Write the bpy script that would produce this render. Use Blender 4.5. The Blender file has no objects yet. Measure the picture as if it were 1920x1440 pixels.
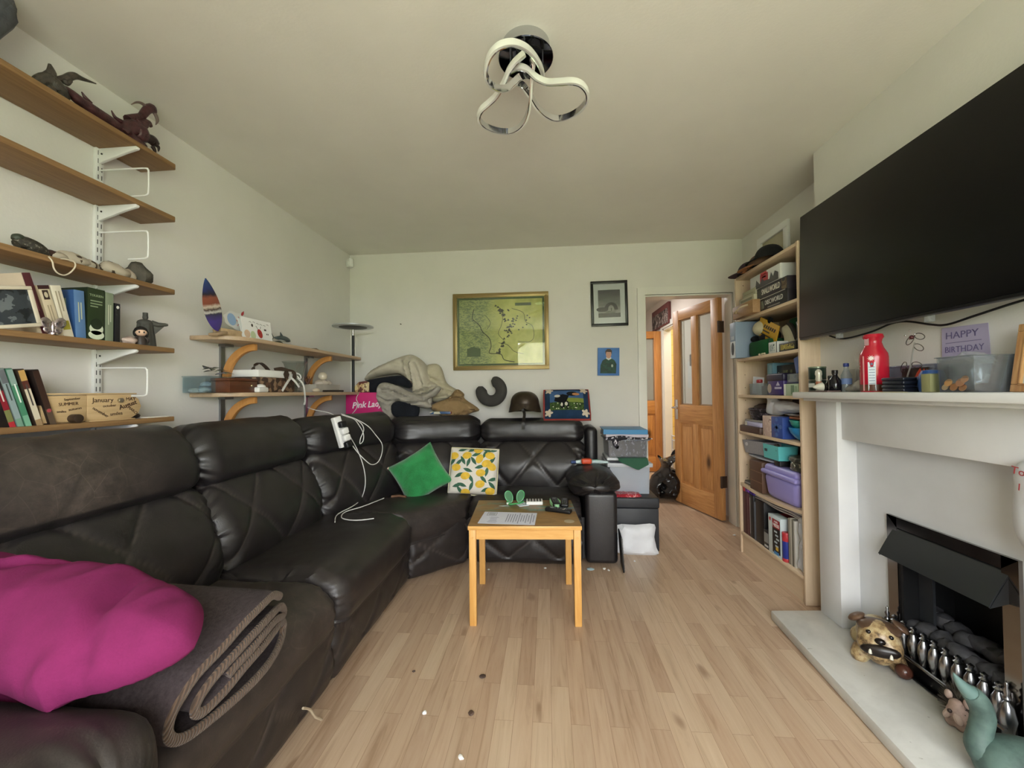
import bpy, bmesh, math, random
from mathutils import Vector, Matrix, Euler, noise
random.seed(7)
SC = bpy.context.scene
COL = SC.collection
PI = math.pi
V = Vector
# ------------------------------------------------------------------ camera
YAW, PITCH, ROLL, FPX, CH = 0.0881, 0.019, -0.0107, 755.03, 1.1392
CR = Matrix.Rotation(YAW, 3, 'Z') @ Matrix.Rotation(PI/2+PITCH, 3, 'X') @ Matrix.Rotation(ROLL, 3, 'Z')
def _ray(px, py): return CR @ V(((px-960)/FPX, (720-py)/FPX, -1))
def _hit(px, py, ax, v):
    d = _ray(px, py); o = V((0, 0, CH)); return o + d*((v-o[ax])/d[ax])
def fl(px, py, z=0.0): return _hit(px, py, 2, z)
def onx(px, py, X): return _hit(px, py, 0, X)
def ony(px, py, Y): return _hit(px, py, 1, Y)
XL, D, XC, XA, H = -1.785, 3.514, 1.437, 1.64, 2.4
YN = -1.25
def make_camera():
    c = bpy.data.cameras.new('camera'); o = bpy.data.objects.new('camera', c); COL.objects.link(o)
    c.sensor_fit = 'HORIZONTAL'; c.sensor_width = 36; c.lens = FPX/1920*36; c.clip_start = .02
    o.matrix_world = Matrix.Translation((0, 0, CH)) @ CR.to_4x4(); SC.camera = o
# ------------------------------------------------------------------ materials
def lin(c):
    if isinstance(c, str):
        c = c.lstrip('#'); c = [int(c[i:i+2], 16) for i in (0, 2, 4)]
    r = []
    for x in c[:3]:
        x = x/255; r.append(x/12.92 if x <= .04045 else ((x+.055)/1.055)**2.4)
    return (*r, 1)
class NT:
    def __init__(s, name):
        s.m = bpy.data.materials.new(name); s.m.use_nodes = True; s.t = s.m.node_tree; s.n = s.t.nodes
        s.p = s.n['Principled BSDF']; s._tc = None
    def add(s, typ, **kw):
        n = s.n.new(typ)
        for k, v in kw.items():
            if k.startswith('i_'):
                k2 = k[2:]; k2 = int(k2) if k2.isdigit() else k2.replace('_', ' ')
                n.inputs[k2].default_value = v
            else: setattr(n, k, v)
        return n
    def L(s, a, b): s.t.links.new(a, b)
    def tc(s, kind='Object'):
        if not s._tc: s._tc = s.n.new('ShaderNodeTexCoord')
        return s._tc.outputs[kind]
    def mapping(s, scale=(1, 1, 1), rot=(0, 0, 0), loc=(0, 0, 0), kind='Object'):
        m = s.add('ShaderNodeMapping'); m.inputs['Scale'].default_value = scale; m.inputs['Rotation'].default_value = rot
        m.inputs['Location'].default_value = loc
        s.L(s.tc(kind), m.inputs['Vector']); return m.outputs['Vector']
    def noise(s, vec, scale, detail=3, rough=.5, dist=0):
        n = s.add('ShaderNodeTexNoise'); n.inputs['Scale'].default_value = scale; n.inputs['Detail'].default_value = detail
        n.inputs['Roughness'].default_value = rough; n.inputs['Distortion'].default_value = dist
        s.L(vec, n.inputs['Vector']); return n.outputs['Fac']
    def ramp(s, fac, stops, interp='LINEAR'):
        r = s.add('ShaderNodeValToRGB'); e = r.color_ramp.elements; r.color_ramp.interpolation = interp
        while len(e) < len(stops): e.new(.5)
        for el, (p, c) in zip(e, stops): el.position = p; el.color = c if len(c) == 4 else lin(c)
        s.L(fac, r.inputs['Fac']); return r.outputs['Color']
    def mix(s, fac, a, b, typ='MIX'):
        m = s.add('ShaderNodeMix', data_type='RGBA', blend_type=typ)
        for sock, v in ((m.inputs[0], fac), (m.inputs[6], a), (m.inputs[7], b)):
            if hasattr(v, 'is_linked'): s.L(v, sock)
            elif isinstance(v, (int, float)): sock.default_value = v
            else: sock.default_value = v if len(v) == 4 else lin(v)
        return m.outputs[2]
    def bump(s, hgt, strength=.3, dist=.01):
        b = s.add('ShaderNodeBump'); b.inputs['Strength'].default_value = strength; b.inputs['Distance'].default_value = dist
        s.L(hgt, b.inputs['Height']); s.L(b.outputs['Normal'], s.p.inputs['Normal'])
    def base(s, c):
        if hasattr(c, 'is_linked'): s.L(c, s.p.inputs['Base Color'])
        else: s.p.inputs['Base Color'].default_value = c if len(c) == 4 else lin(c)
    def set(s, **kw):
        for k, v in kw.items(): s.p.inputs[k.replace('_', ' ')].default_value = v
_mats = {}
def mat(c, rough=.5, metal=0, var=0, vs=20, bump=0, bs=200, spec=.5, coat=0, emit=0, sheen=0):
    key = (str(c), rough, metal, var, vs, bump, bs, spec, coat, emit, sheen)
    if key in _mats: return _mats[key]
    t = NT('plain_'+str(len(_mats)))
    col = lin(c)
    if var:
        f = t.noise(t.tc(), vs, 4)
        a = tuple(x*(1-var) for x in col[:3])+(1,); b = tuple(min(1, x*(1+var)) for x in col[:3])+(1,)
        t.base(t.ramp(f, [(.3, a), (.7, b)]))
    else: t.base(col)
    t.set(Roughness=rough, Metallic=metal, Specular_IOR_Level=spec, Coat_Weight=coat, Sheen_Weight=sheen)
    if bump: t.bump(t.noise(t.tc(), bs, 3), bump, .004)
    if emit: t.p.inputs['Emission Color'].default_value = col; t.p.inputs['Emission Strength'].default_value = emit
    _mats[key] = t.m; return t.m
def wood(c1, c2, axis=1, scale=1, rough=.45, knots=0, name='wood', stretch=14, bump=.06):
    key = ('wood', str(c1), str(c2), axis, scale, rough, knots, stretch)
    if key in _mats: return _mats[key]
    t = NT(name)
    sc = [stretch*scale]*3; sc[axis] = 1.1*scale
    v = t.mapping(tuple(sc)); f = t.noise(v, 3.2, 6, .62, 1.1)
    sc2 = [60*scale]*3; sc2[axis] = 2*scale
    g = t.noise(t.mapping(tuple(sc2)), 3, 3)
    col = t.ramp(f, [(.28, lin(c1)), (.5, tuple((a+b)/2 for a, b in zip(lin(c1), lin(c2)))), (.72, lin(c2))])
    col = t.mix(.25, col, t.ramp(g, [(.35, lin(c1)), (.65, lin(c2))]), 'MULTIPLY' if False else 'MIX')
    if knots:
        vo = t.add('ShaderNodeTexVoronoi', feature='F1'); vo.inputs['Scale'].default_value = knots
        k = [1.6]*3; k[axis] = .8
        t.L(t.mapping(tuple(k)), vo.inputs['Vector'])
        dk = t.ramp(vo.outputs['Distance'], [(.05, (1, 1, 1, 1)), (.16, (0, 0, 0, 1))])
        col = t.mix(dk, col, tuple(x*.22 for x in lin(c1)[:3])+(1,))
    t.base(col); t.set(Roughness=rough); t.bump(g, bump, .003)
    _mats[key] = t.m; return t.m
def fabric(c, c2=None, scale=120, bump=.4, rough=.95, var=.12, vs=12, sheen=.04):
    key = ('fab', str(c), str(c2), scale, bump, rough, var, vs)
    if key in _mats: return _mats[key]
    t = NT('fabric'); col = lin(c); d = lin(c2) if c2 else tuple(x*(1-var) for x in col[:3])+(1,)
    f = t.noise(t.tc(), vs, 5, .6); n = t.noise(t.tc(), scale, 4, .7)
    cc = t.ramp(f, [(.3, d), (.7, col)]); cc = t.mix(.35, cc, t.ramp(n, [(.3, d), (.7, col)]))
    t.base(cc); t.set(Roughness=rough, Specular_IOR_Level=.2, Sheen_Weight=sheen); t.bump(n, bump, .004)
    _mats[key] = t.m; return t.m
def clear(tint=(235, 240, 242), amt=.12, rough=.08, milky=0.0):
    key = ('clear', tint, amt, rough, milky)
    if key in _mats: return _mats[key]
    t = NT('clear_plastic'); t.n.remove(t.p)
    tr = t.add('ShaderNodeBsdfTransparent'); tr.inputs['Color'].default_value = lin(tint)
    gl = t.add('ShaderNodeBsdfGlossy'); gl.inputs['Roughness'].default_value = rough
    fr = t.add('ShaderNodeLayerWeight'); fr.inputs['Blend'].default_value = .5
    pw = t.add('ShaderNodeMath', operation='POWER'); pw.inputs[1].default_value = 4; t.L(fr.outputs['Facing'], pw.inputs[0])
    ad = t.add('ShaderNodeMath', operation='MULTIPLY_ADD', use_clamp=True); ad.inputs[1].default_value = .7; ad.inputs[2].default_value = .035+amt*.12
    t.L(pw.outputs[0], ad.inputs[0])
    m = t.add('ShaderNodeMixShader'); t.L(ad.outputs[0], m.inputs[0]); t.L(tr.outputs[0], m.inputs[1]); t.L(gl.outputs[0], m.inputs[2])
    out = m.outputs[0]
    if milky:
        df = t.add('ShaderNodeBsdfDiffuse'); df.inputs['Color'].default_value = lin(tint)
        m2 = t.add('ShaderNodeMixShader'); m2.inputs[0].default_value = milky
        t.L(out, m2.inputs[1]); t.L(df.outputs[0], m2.inputs[2]); out = m2.outputs[0]
    t.L(out, t.n['Material Output'].inputs['Surface'])
    _mats[key] = t.m; return t.m
def pattern(stops, scale=20, kind='noise', rough=.7, axis=None, detail=3, interp='CONSTANT', sc3=(1, 1, 1)):
    key = ('pat', str(stops), scale, kind, rough, axis, detail, sc3)
    if key in _mats: return _mats[key]
    t = NT('pattern'); v = t.mapping(sc3)
    if kind == 'noise': f = t.noise(v, scale, detail)
    elif kind == 'voronoi':
        n = t.add('ShaderNodeTexVoronoi'); n.inputs['Scale'].default_value = scale; t.L(v, n.inputs['Vector']); f = n.outputs['Distance']
    elif kind == 'cells':
        n = t.add('ShaderNodeTexVoronoi'); n.inputs['Scale'].default_value = scale; t.L(v, n.inputs['Vector'])
        sp = t.add('ShaderNodeSeparateColor'); t.L(n.outputs['Color'], sp.inputs[0]); f = sp.outputs[0]
    elif kind == 'grad':
        sp = t.add('ShaderNodeSeparateXYZ'); t.L(v, sp.inputs[0]); f = sp.outputs[axis]
    elif kind == 'wave':
        n = t.add('ShaderNodeTexWave'); n.inputs['Scale'].default_value = scale; n.inputs['Distortion'].default_value = 2; t.L(v, n.inputs['Vector']); f = n.outputs['Fac']
    t.base(t.ramp(f, stops, interp)); t.set(Roughness=rough)
    _mats[key] = t.m; return t.m
# ------------------------------------------------------------------ mesh helpers
def I4(): return Matrix.Identity(4)
def TR(x=0, y=0, z=0): return Matrix.Translation((x, y, z))
def RX(a): return Matrix.Rotation(a, 4, 'X')
def RY(a): return Matrix.Rotation(a, 4, 'Y')
def RZ(a): return Matrix.Rotation(a, 4, 'Z')
def SCL(x, y, z): return Matrix.Diagonal((x, y, z, 1))
def axes(xa, ya, za, loc=(0, 0, 0)):
    m = Matrix.Identity(4)
    for i, a in enumerate((V(xa), V(ya), V(za))):
        for r in range(3): m[r][i] = a[r]
    m.translation = loc; return m
def face_nx(loc): return axes((0, -1, 0), (0, 0, 1), (-1, 0, 0), loc)   # a face that looks to -x
def face_px(loc): return axes((0, 1, 0), (0, 0, 1), (1, 0, 0), loc)     # looks to +x
def face_ny(loc): return axes((1, 0, 0), (0, 0, 1), (0, -1, 0), loc)    # looks to -y
def face_up(loc): return axes((1, 0, 0), (0, 1, 0), (0, 0, 1), loc)
def bnew(): return bmesh.new()
def add(bm, src, M=None, mi=None):
    if M is not None:
        src.transform(M)
        if M.to_3x3().determinant() < 0: bmesh.ops.reverse_faces(src, faces=src.faces[:])
    if mi is not None:
        for f in src.faces: f.material_index = mi
    me = bpy.data.meshes.new('_t'); src.to_mesh(me); src.free(); bm.from_mesh(me); bpy.data.meshes.remove(me); return bm
def J(*parts):
    """join (bmesh, matrix, material index) items into one bmesh"""
    bm = bnew()
    for p in parts:
        if isinstance(p, tuple): add(bm, *p)
        else: add(bm, p)
    return bm
def sbox(sx, sy, sz, bev=0, seg=2, base=True, M=None):
    bm = bnew(); bmesh.ops.create_cube(bm, size=1)
    bmesh.ops.scale(bm, vec=(sx, sy, sz), verts=bm.verts)
    if base: bmesh.ops.translate(bm, vec=(0, 0, sz/2), verts=bm.verts)
    if bev: bmesh.ops.bevel(bm, geom=bm.edges[:], offset=min(bev, .49*min(sx, sy, sz)), segments=seg, affect='EDGES', profile=.5)
    if M is not None: bm.transform(M)
    return bm
def bx(x0, y0, z0, x1, y1, z1, bev=0, seg=2):
    x0, x1 = min(x0, x1), max(x0, x1); y0, y1 = min(y0, y1), max(y0, y1); z0, z1 = min(z0, z1), max(z0, z1)
    return sbox(x1-x0, y1-y0, z1-z0, bev, seg, M=TR((x0+x1)/2, (y0+y1)/2, z0))
def slathe(prof, n=32, cap=True):
    bm = bnew(); rings = []
    for r, z in prof:
        if r < 1e-6: rings.append([bm.verts.new((0, 0, z))])
        else: rings.append([bm.verts.new((r*math.cos(2*PI*i/n), r*math.sin(2*PI*i/n), z)) for i in range(n)])
    for a, b in zip(rings, rings[1:]):
        for i in range(n):
            j = (i+1) % n
            if len(a) == 1 and len(b) == 1: continue
            if len(a) == 1: bm.faces.new((a[0], b[j], b[i]))
            elif len(b) == 1: bm.faces.new((a[i], a[j], b[0]))
            else: bm.faces.new((a[i], a[j], b[j], b[i]))
    if cap:
        if len(rings[0]) > 1: bm.faces.new(rings[0][::-1])
        if len(rings[-1]) > 1: bm.faces.new(rings[-1])
    bmesh.ops.recalc_face_normals(bm, faces=bm.faces[:]); return bm
def scyl(r, h, n=24, bev=0, r2=None):
    r2 = r if r2 is None else r2
    if bev: return slathe([(r-bev, 0), (r-bev*.3, bev*.3), (r, bev), (r2, h-bev), (r2-bev*.3, h-bev*.3), (r2-bev, h)], n)
    return slathe([(r, 0), (r2, h)], n)
def ssph(rx, ry, rz, u=20, v=12):
    bm = bnew(); bmesh.ops.create_uvsphere(bm, u_segments=u, v_segments=v, radius=1)
    bmesh.ops.scale(bm, vec=(rx, ry, rz), verts=bm.verts); return bm
def smooth_pts(pts, n=8, closed=False):
    pts = [V(p) for p in pts]; out = []; N = len(pts); rng = N if closed else N-1
    for i in range(rng):
        if closed: p0, p1, p2, p3 = pts[(i-1) % N], pts[i], pts[(i+1) % N], pts[(i+2) % N]
        else: p0, p1, p2, p3 = pts[max(i-1, 0)], pts[i], pts[i+1], pts[min(i+2, N-1)]
        for k in range(n):
            t = k/n
            out.append(.5*((2*p1)+(p2-p0)*t+(2*p0-5*p1+4*p2-p3)*t*t+(3*p1-p0-3*p2+p3)*t*t*t))
    if not closed: out.append(pts[-1])
    return out
def frames(pts, closed=False, up=None):
    N = len(pts); T = []
    for i in range(N):
        a = pts[(i-1) % N] if (closed or i > 0) else pts[i]; b = pts[(i+1) % N] if (closed or i < N-1) else pts[i]
        d = (b-a); T.append(d.normalized() if d.length > 1e-9 else (T[-1] if T else V((0, 0, 1))))
    res = []; n0 = None
    for t in T:
        if up is not None:
            n = V(up)-t*V(up).dot(t)
            if n.length < 1e-4: n = n0 or t.orthogonal()
        elif n0 is None: n = t.orthogonal()
        else: n = n0-t*n0.dot(t)
        n.normalize(); n0 = n; res.append((t, n, t.cross(n)))
    return res
def sweep(pts, sec, closed=False, up=None, cap=True, scale=None):
    """sweep 2D section [(a,b)] along pts (a along frame normal, b along binormal)"""
    pts = [V(p) for p in pts]; F = frames(pts, closed, up); bm = bnew(); rings = []
    for i, (p, (t, n, b)) in enumerate(zip(pts, F)):
        s = scale[i] if scale else 1
        rings.append([bm.verts.new(p+n*(a*s)+b*(c*s)) for a, c in sec])
    m = len(sec); N = len(rings)
    for i in range(N if closed else N-1):
        A, B = rings[i], rings[(i+1) % N]
        for k in range(m):
            l = (k+1) % m; bm.faces.new((A[k], A[l], B[l], B[k]))
    if cap and not closed: bm.faces.new(rings[0][::-1]); bm.faces.new(rings[-1])
    bmesh.ops.recalc_face_normals(bm, faces=bm.faces[:]); return bm
def circ(r, n=10): return [(r*math.cos(2*PI*i/n), r*math.sin(2*PI*i/n)) for i in range(n)]
def stube(pts, r, n=8, closed=False, smooth=0, radii=None):
    pts = [V(p) for p in pts]
    if smooth:
        if radii:
            rr = smooth_pts([V((x, 0, 0)) for x in radii], smooth, closed); radii = [max(x.x, 1e-4) for x in rr]
        pts = smooth_pts(pts, smooth, closed)
    if radii: return sweep(pts, circ(1, n), closed, scale=radii)
    return sweep(pts, circ(r, n), closed)
def sprism(poly, h, bev=0):
    bm = bnew(); vs = [bm.verts.new((x, y, 0)) for x, y in poly]; f = bm.faces.new(vs)
    r = bmesh.ops.extrude_face_region(bm, geom=[f]); bmesh.ops.translate(bm, vec=(0, 0, h), verts=[g for g in r['geom'] if isinstance(g, bmesh.types.BMVert)])
    bmesh.ops.recalc_face_normals(bm, faces=bm.faces[:])
    if bev: bmesh.ops.bevel(bm, geom=bm.edges[:], offset=bev, segments=2, affect='EDGES', profile=.5)
    return bm
def sgrid(fn, nu, nv, cu=False, cv=False):
    """surface fn(u,v) -> xyz, u,v in 0..1"""
    bm = bnew(); U = nu if cu else nu+1; W = nv if cv else nv+1
    g = [[bm.verts.new(fn(i/nu, j/nv)) for j in range(W)] for i in range(U)]
    for i in range(nu):
        for j in range(nv): bm.faces.new((g[i][j], g[(i+1) % U][j], g[(i+1) % U][(j+1) % W], g[i][(j+1) % W]))
    bmesh.ops.recalc_face_normals(bm, faces=bm.faces[:]); return bm
def solidify(bm, t):
    bmesh.ops.recalc_face_normals(bm, faces=bm.faces[:])
    bmesh.ops.solidify(bm, geom=bm.faces[:], thickness=t); bmesh.ops.recalc_face_normals(bm, faces=bm.faces[:]); return bm
def spillow(w, d, h, n=28, corner=.06, wr=0, seed=0, pw=.42):
    """cushion lying in xy with centre thickness h; corners pulled out"""
    def mk(sgn):
        def fn(u, v):
            a, b = 2*u-1, 2*v-1
            ed = max(0, (1-abs(a)**2.4))**pw*max(0, (1-abs(b)**2.4))**pw
            inx = 1-corner*(1-a*a)*abs(b)**2; iny = 1-corner*(1-b*b)*abs(a)**2
            x = a*w/2*(1-corner*(1-b*b)*1.0*abs(a)); y = b*d/2*(1-corner*(1-a*a)*abs(b))
            z = sgn*h/2*ed
            if wr:
                k = noise.noise(V((a*2.2+seed, b*2.2, sgn)))+.5*noise.noise(V((a*5+seed, b*5, sgn*2)))
                z += wr*k*min(1, ed*2.2)
            return (x, y, z)
        return fn
    bm = sgrid(mk(1), n, n); add(bm, sgrid(mk(-1), n, n))
    bmesh.ops.remove_doubles(bm, verts=bm.verts[:], dist=1e-5); bmesh.ops.recalc_face_normals(bm, faces=bm.faces[:]); return bm
def crumple(bm, amp, freq, seed=0, cuts=0):
    if cuts: bmesh.ops.subdivide_edges(bm, edges=bm.edges[:], cuts=cuts, use_grid_fill=True)
    bm.normal_update()
    for v in bm.verts:
        p = v.co*freq+V((seed, seed*1.7, seed*.3))
        v.co += v.normal*(amp*(noise.noise(p)+.5*noise.noise(p*2.3)))
    return bm
def blob(pts_r, res=.012, sub=1):
    """metaball blob: [(x,y,z,r)] -> bmesh"""
    mb = bpy.data.metaballs.new('_mb'); mb.resolution = res; mb.render_resolution = res; mb.threshold = .25
    for x, y, z, r in pts_r:
        e = mb.elements.new(); e.co = (x, y, z); e.radius = r*1.55
    o = bpy.data.objects.new('_mbo', mb); COL.objects.link(o)
    bpy.context.view_layer.update()
    me = bpy.data.meshes.new_from_object(o.evaluated_get(bpy.context.evaluated_depsgraph_get()))
    bm = bnew(); bm.from_mesh(me); bpy.data.meshes.remove(me); bpy.data.objects.remove(o); bpy.data.metaballs.remove(mb)
    bmesh.ops.recalc_face_normals(bm, faces=bm.faces[:]); return bm
def stext(s, size, ext=.0006, align='CENTER', shear=0, bold=0, width=None):
    cu = bpy.data.curves.new('_f', 'FONT'); cu.body = s; cu.size = size; cu.extrude = ext; cu.align_x = align; cu.align_y = 'CENTER'
    cu.shear = shear; cu.offset = bold; cu.resolution_u = 3
    o = bpy.data.objects.new('_fo', cu); COL.objects.link(o); bpy.context.view_layer.update()
    me = bpy.data.meshes.new_from_object(o.evaluated_get(bpy.context.evaluated_depsgraph_get()))
    bm = bnew(); bm.from_mesh(me); bpy.data.meshes.remove(me); bpy.data.objects.remove(o); bpy.data.curves.remove(cu)
    if width and len(bm.verts):
        w = max(v.co.x for v in bm.verts)-min(v.co.x for v in bm.verts)
        if w > 0: bmesh.ops.scale(bm, vec=(width/w, 1, 1), verts=bm.verts)
    return bm
def disc(poly, t=.0006): return sprism(poly, t)
def ell(rx, ry, n=24, cx=0, cy=0, rot=0):
    r = []
    for i in range(n):
        a = 2*PI*i/n; x, y = rx*math.cos(a), ry*math.sin(a)
        r.append((cx+x*math.cos(rot)-y*math.sin(rot), cy+x*math.sin(rot)+y*math.cos(rot)))
    return r
# ------------------------------------------------------------------ objects
def mesh_from(bm, mats, sharp=.7, smooth=True):
    bm.normal_update()
    for f in bm.faces: f.smooth = smooth
    for e in bm.edges:
        if len(e.link_faces) == 2: e.smooth = e.calc_face_angle(0) < sharp
    me = bpy.data.meshes.new('mesh'); bm.to_mesh(me); bm.free()
    for m in (mats if isinstance(mats, (list, tuple)) else [mats]): me.materials.append(m)
    return me
def tag(o, label=None, cat=None, group=None, kind=None):
    if label: o['label'] = label
    if cat: o['category'] = cat
    if group: o['group'] = group
    if kind: o['kind'] = kind
    return o
def thing(name, label, cat, loc=(0, 0, 0), rotz=0, group=None, rot=None):
    o = bpy.data.objects.new(name, None); COL.objects.link(o); o.empty_display_size = .05
    o.location = loc; o.rotation_euler = rot if rot else (0, 0, rotz)
    return tag(o, label, cat, group)
def part(name, bm, m, parent, label=None, world=False, sharp=.7):
    """mesh part of a thing; local coordinates of the thing, or world ones with world=True"""
    if world:
        r = parent
        M = Matrix.Identity(4)
        chain = []
        while r is not None: chain.append(r); r = r.parent
        for r in chain: M = (Matrix.Translation(r.location) @ r.rotation_euler.to_matrix().to_4x4()) @ M
        bm.transform(M.inverted())
    o = bpy.data.objects.new(name, mesh_from(bm, m, sharp)); COL.objects.link(o); o.parent = parent
    if label: o['label'] = label
    return o
def solo(name, bm, m, label, cat, loc=(0, 0, 0), rotz=0, group=None, rot=None, world=False, sharp=.7):
    if world: bm.transform(Matrix.Translation(-V(loc)))
    o = bpy.data.objects.new(name, mesh_from(bm, m, sharp)); COL.objects.link(o)
    o.location = loc; o.rotation_euler = rot if rot else (0, 0, rotz)
    return tag(o, label, cat, group)
def struct(name, bm, m, parent=None):
    o = bpy.data.objects.new(name, mesh_from(bm, m)); COL.objects.link(o)
    if parent is not None: o.parent = parent
    else: o['kind'] = 'structure'
    return o
def dup(root, loc=None, rotz=None, label=None, group=None):
    r = root.copy(); COL.objects.link(r)
    if loc is not None: r.location = loc
    if rotz is not None: r.rotation_euler = (0, 0, rotz)
    if label: r['label'] = label
    if group: r['group'] = group
    for ch in list(root.children):
        c = ch.copy(); COL.objects.link(c); c.parent = r
        for g in ch.children:
            d = g.copy(); COL.objects.link(d); d.parent = c
    return r
WHITE = mat('#e8e8e6', .5); BLACK = mat('#141416', .45); CHROME = mat('#d8dadc', .12, 1); STEEL = mat('#9a9ca0', .3, 1)
# ================================================================== THE ROOM
make_camera()
def paint(c, name='paint'):
    t = NT(name); f = t.noise(t.tc(), 3, 5, .6); a = lin(c); b = tuple(x*.95 for x in a[:3])+(1,)
    t.base(t.ramp(f, [(.3, b), (.7, a)])); t.set(Roughness=.75, Specular_IOR_Level=.25)
    t.bump(t.noise(t.tc(), 90, 3), .12, .004); return t.m
PAINT = paint('#e5e2dc'); CEIL = paint('#edeae0'); GLOSSW = mat('#e6e4dc', .35, var=.02, vs=6)
def laminate():
    t = NT('beech_laminate'); v = t.mapping((1, 1, 1), (0, 0, PI/2))
    b = t.add('ShaderNodeTexBrick', offset=.37, offset_frequency=2, squash=1)
    b.inputs['Color1'].default_value = (0, 0, 0, 1); b.inputs['Color2'].default_value = (1, 1, 1, 1); b.inputs['Mortar'].default_value = (.5, .5, .5, 1)
    b.inputs['Scale'].default_value = 1; b.inputs['Mortar Size'].default_value = .0004; b.inputs['Mortar Smooth'].default_value = 0
    b.inputs['Brick Width'].default_value = .47; b.inputs['Row Height'].default_value = .066; b.inputs['Bias'].default_value = 0
    t.L(v, b.inputs['Vector'])
    cell = b.outputs['Color']
    # each strip shifts its own grain
    sx = t.add('ShaderNodeSeparateXYZ'); t.L(t.tc(), sx.inputs[0])
    sc = t.add('ShaderNodeSeparateColor'); t.L(cell, sc.inputs[0])
    ml = t.add('ShaderNodeMath', operation='MULTIPLY'); ml.inputs[1].default_value = 37; t.L(sc.outputs[0], ml.inputs[0])
    cb = t.add('ShaderNodeCombineXYZ'); t.L(sx.outputs[0], cb.inputs[0]); t.L(sx.outputs[1], cb.inputs[1]); t.L(ml.outputs[0], cb.inputs[2])
    mp = t.add('ShaderNodeMapping'); mp.inputs['Scale'].default_value = (26, 1.7, 1); t.L(cb.outputs[0], mp.inputs['Vector'])
    g = t.noise(mp.outputs[0], 1.6, 6, .62, .9)
    mp2 = t.add('ShaderNodeMapping'); mp2.inputs['Scale'].default_value = (9, 3.2, 1); t.L(cb.outputs[0], mp2.inputs['Vector'])
    kn = t.noise(mp2.outputs[0], 1.2, 2, .4, .3)
    base = t.ramp(sc.outputs[0], [(.0, lin('#a98e76')), (.35, lin('#b59a80')), (.6, lin('#c0a68c')), (.85, lin('#cab499')), (1, lin('#a0826a'))])
    grain = t.ramp(g, [(.3, lin('#8a6a50')), (.46, lin('#bb9f86')), (.7, lin('#cfb8a0'))])
    c = t.mix(.42, base, grain)
    c = t.mix(t.ramp(kn, [(.70, (0, 0, 0, 1)), (.78, (.55, .55, .55, 1))]), c, '#6e4a30')
    c = t.mix(b.outputs['Fac'], c, '#7a5a40')
    t.base(c); rr = t.noise(t.tc(), 4, 4)
    r = t.add('ShaderNodeMapRange'); r.inputs['To Min'].default_value = .24; r.inputs['To Max'].default_value = .42; t.L(rr, r.inputs['Value'])
    t.L(r.outputs[0], t.p.inputs['Roughness']); t.bump(b.outputs['Fac'], -.15, .002); return t.m
LAM = laminate()
HX = 1.60                                     # right wall of the hall
YH = 6.7
struct('floor', bx(XL-.1, YN-.1, -.05, 3.0, YH+.1, 0), LAM)
struct('ceiling', bx(XL-.1, YN-.1, H, XA+.1, D+.02, H+.08), CEIL)
struct('wall_left', bx(XL-.12, YN-.1, 0, XL, D+.12, H), PAINT)
# back wall with its door opening
DX0, DX1, DZ = .836, 1.548, 1.948; DT = D+.125
struct('wall_back', J(bx(XL, D, 0, DX0, DT, H), bx(DX0, D, DZ, DX1, DT, H), bx(DX1, D, 0, XA+.1, DT, H)), PAINT)
struct('wall_right', bx(XA, 0, 0, XA+.1, D, H), PAINT)
struct('wall_chimney', J(bx(XC, .62, 0, XA+.02, 1.34, H), bx(XC, 1.81, 0, XA+.02, 2.275, H), bx(XC, 1.34, .63, XA+.02, 1.81, H), bx(1.61, 1.34, 0, XA+.02, 1.81, .63)), PAINT)
struct('wall_right_near', bx(XA, YN, 0, XA+.1, .0, H), PAINT)
WX0, WX1, WZ0, WZ1 = -.66, 1.5, .5, 2.2
struct('wall_near', J(bx(XL, YN-.12, 0, WX0, YN, H), bx(WX1, YN-.12, 0, XA, YN, H), bx(WX0, YN-.12, 0, WX1, YN, WZ0), bx(WX0, YN-.12, WZ1, WX1, YN, H)), PAINT)
w = struct('window_1', J(*[bx(x-.03, YN-.09, WZ0, x+.03, YN-.03, WZ1) for x in (WX0+.03, .42, WX1-.03)],
    bx(WX0, YN-.09, WZ0, WX1, YN-.03, WZ0+.06), bx(WX0, YN-.09, WZ1-.06, WX1, YN-.03, WZ1), bx(WX0-.03, YN-.1, WZ0-.03, WX1+.03, YN+.1, WZ0)), WHITE)
# door lining + architrave
struct('trim_1', J(bx(DX0-.02, D-.002, 0, DX0+.006, DT+.004, DZ-.012), bx(DX1-.006, D-.002, 0, DX1+.02, DT+.004, DZ-.012), bx(DX0-.02, D-.002, DZ-.012, DX1+.02, DT+.004, DZ+.02)), GLOSSW)
def archi(x0, x1, z1, w, y, t=.018):
    r = []
    for a, b in ((0, 1), (.28, .9), (.62, .5)):      # stepped moulding
        k = t*(.55+.45*b)
        r += [bx(x0-w+w*a*.9, y-k, 0, x0-.002, y, z1+w-w*a*.9), bx(x1+.002, y-k, 0, x1+w-w*a*.9, y, z1+w-w*a*.9), bx(x0-.0025, y-k, z1+.002, x1+.0025, y, z1+w-w*a*.9)]
    return r
struct('trim_2', J(*archi(DX0, DX1, DZ, .065, D)), GLOSSW)
struct('baseboard_back', bx(XL, D-.015, 0, DX0-.066, D, .09), GLOSSW)
struct('baseboard_left', bx(XL, YN, 0, XL+.015, D, .09), GLOSSW)
struct('baseboard_right', bx(XA-.015, 2.28, 0, XA, D, .09), GLOSSW)
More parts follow.
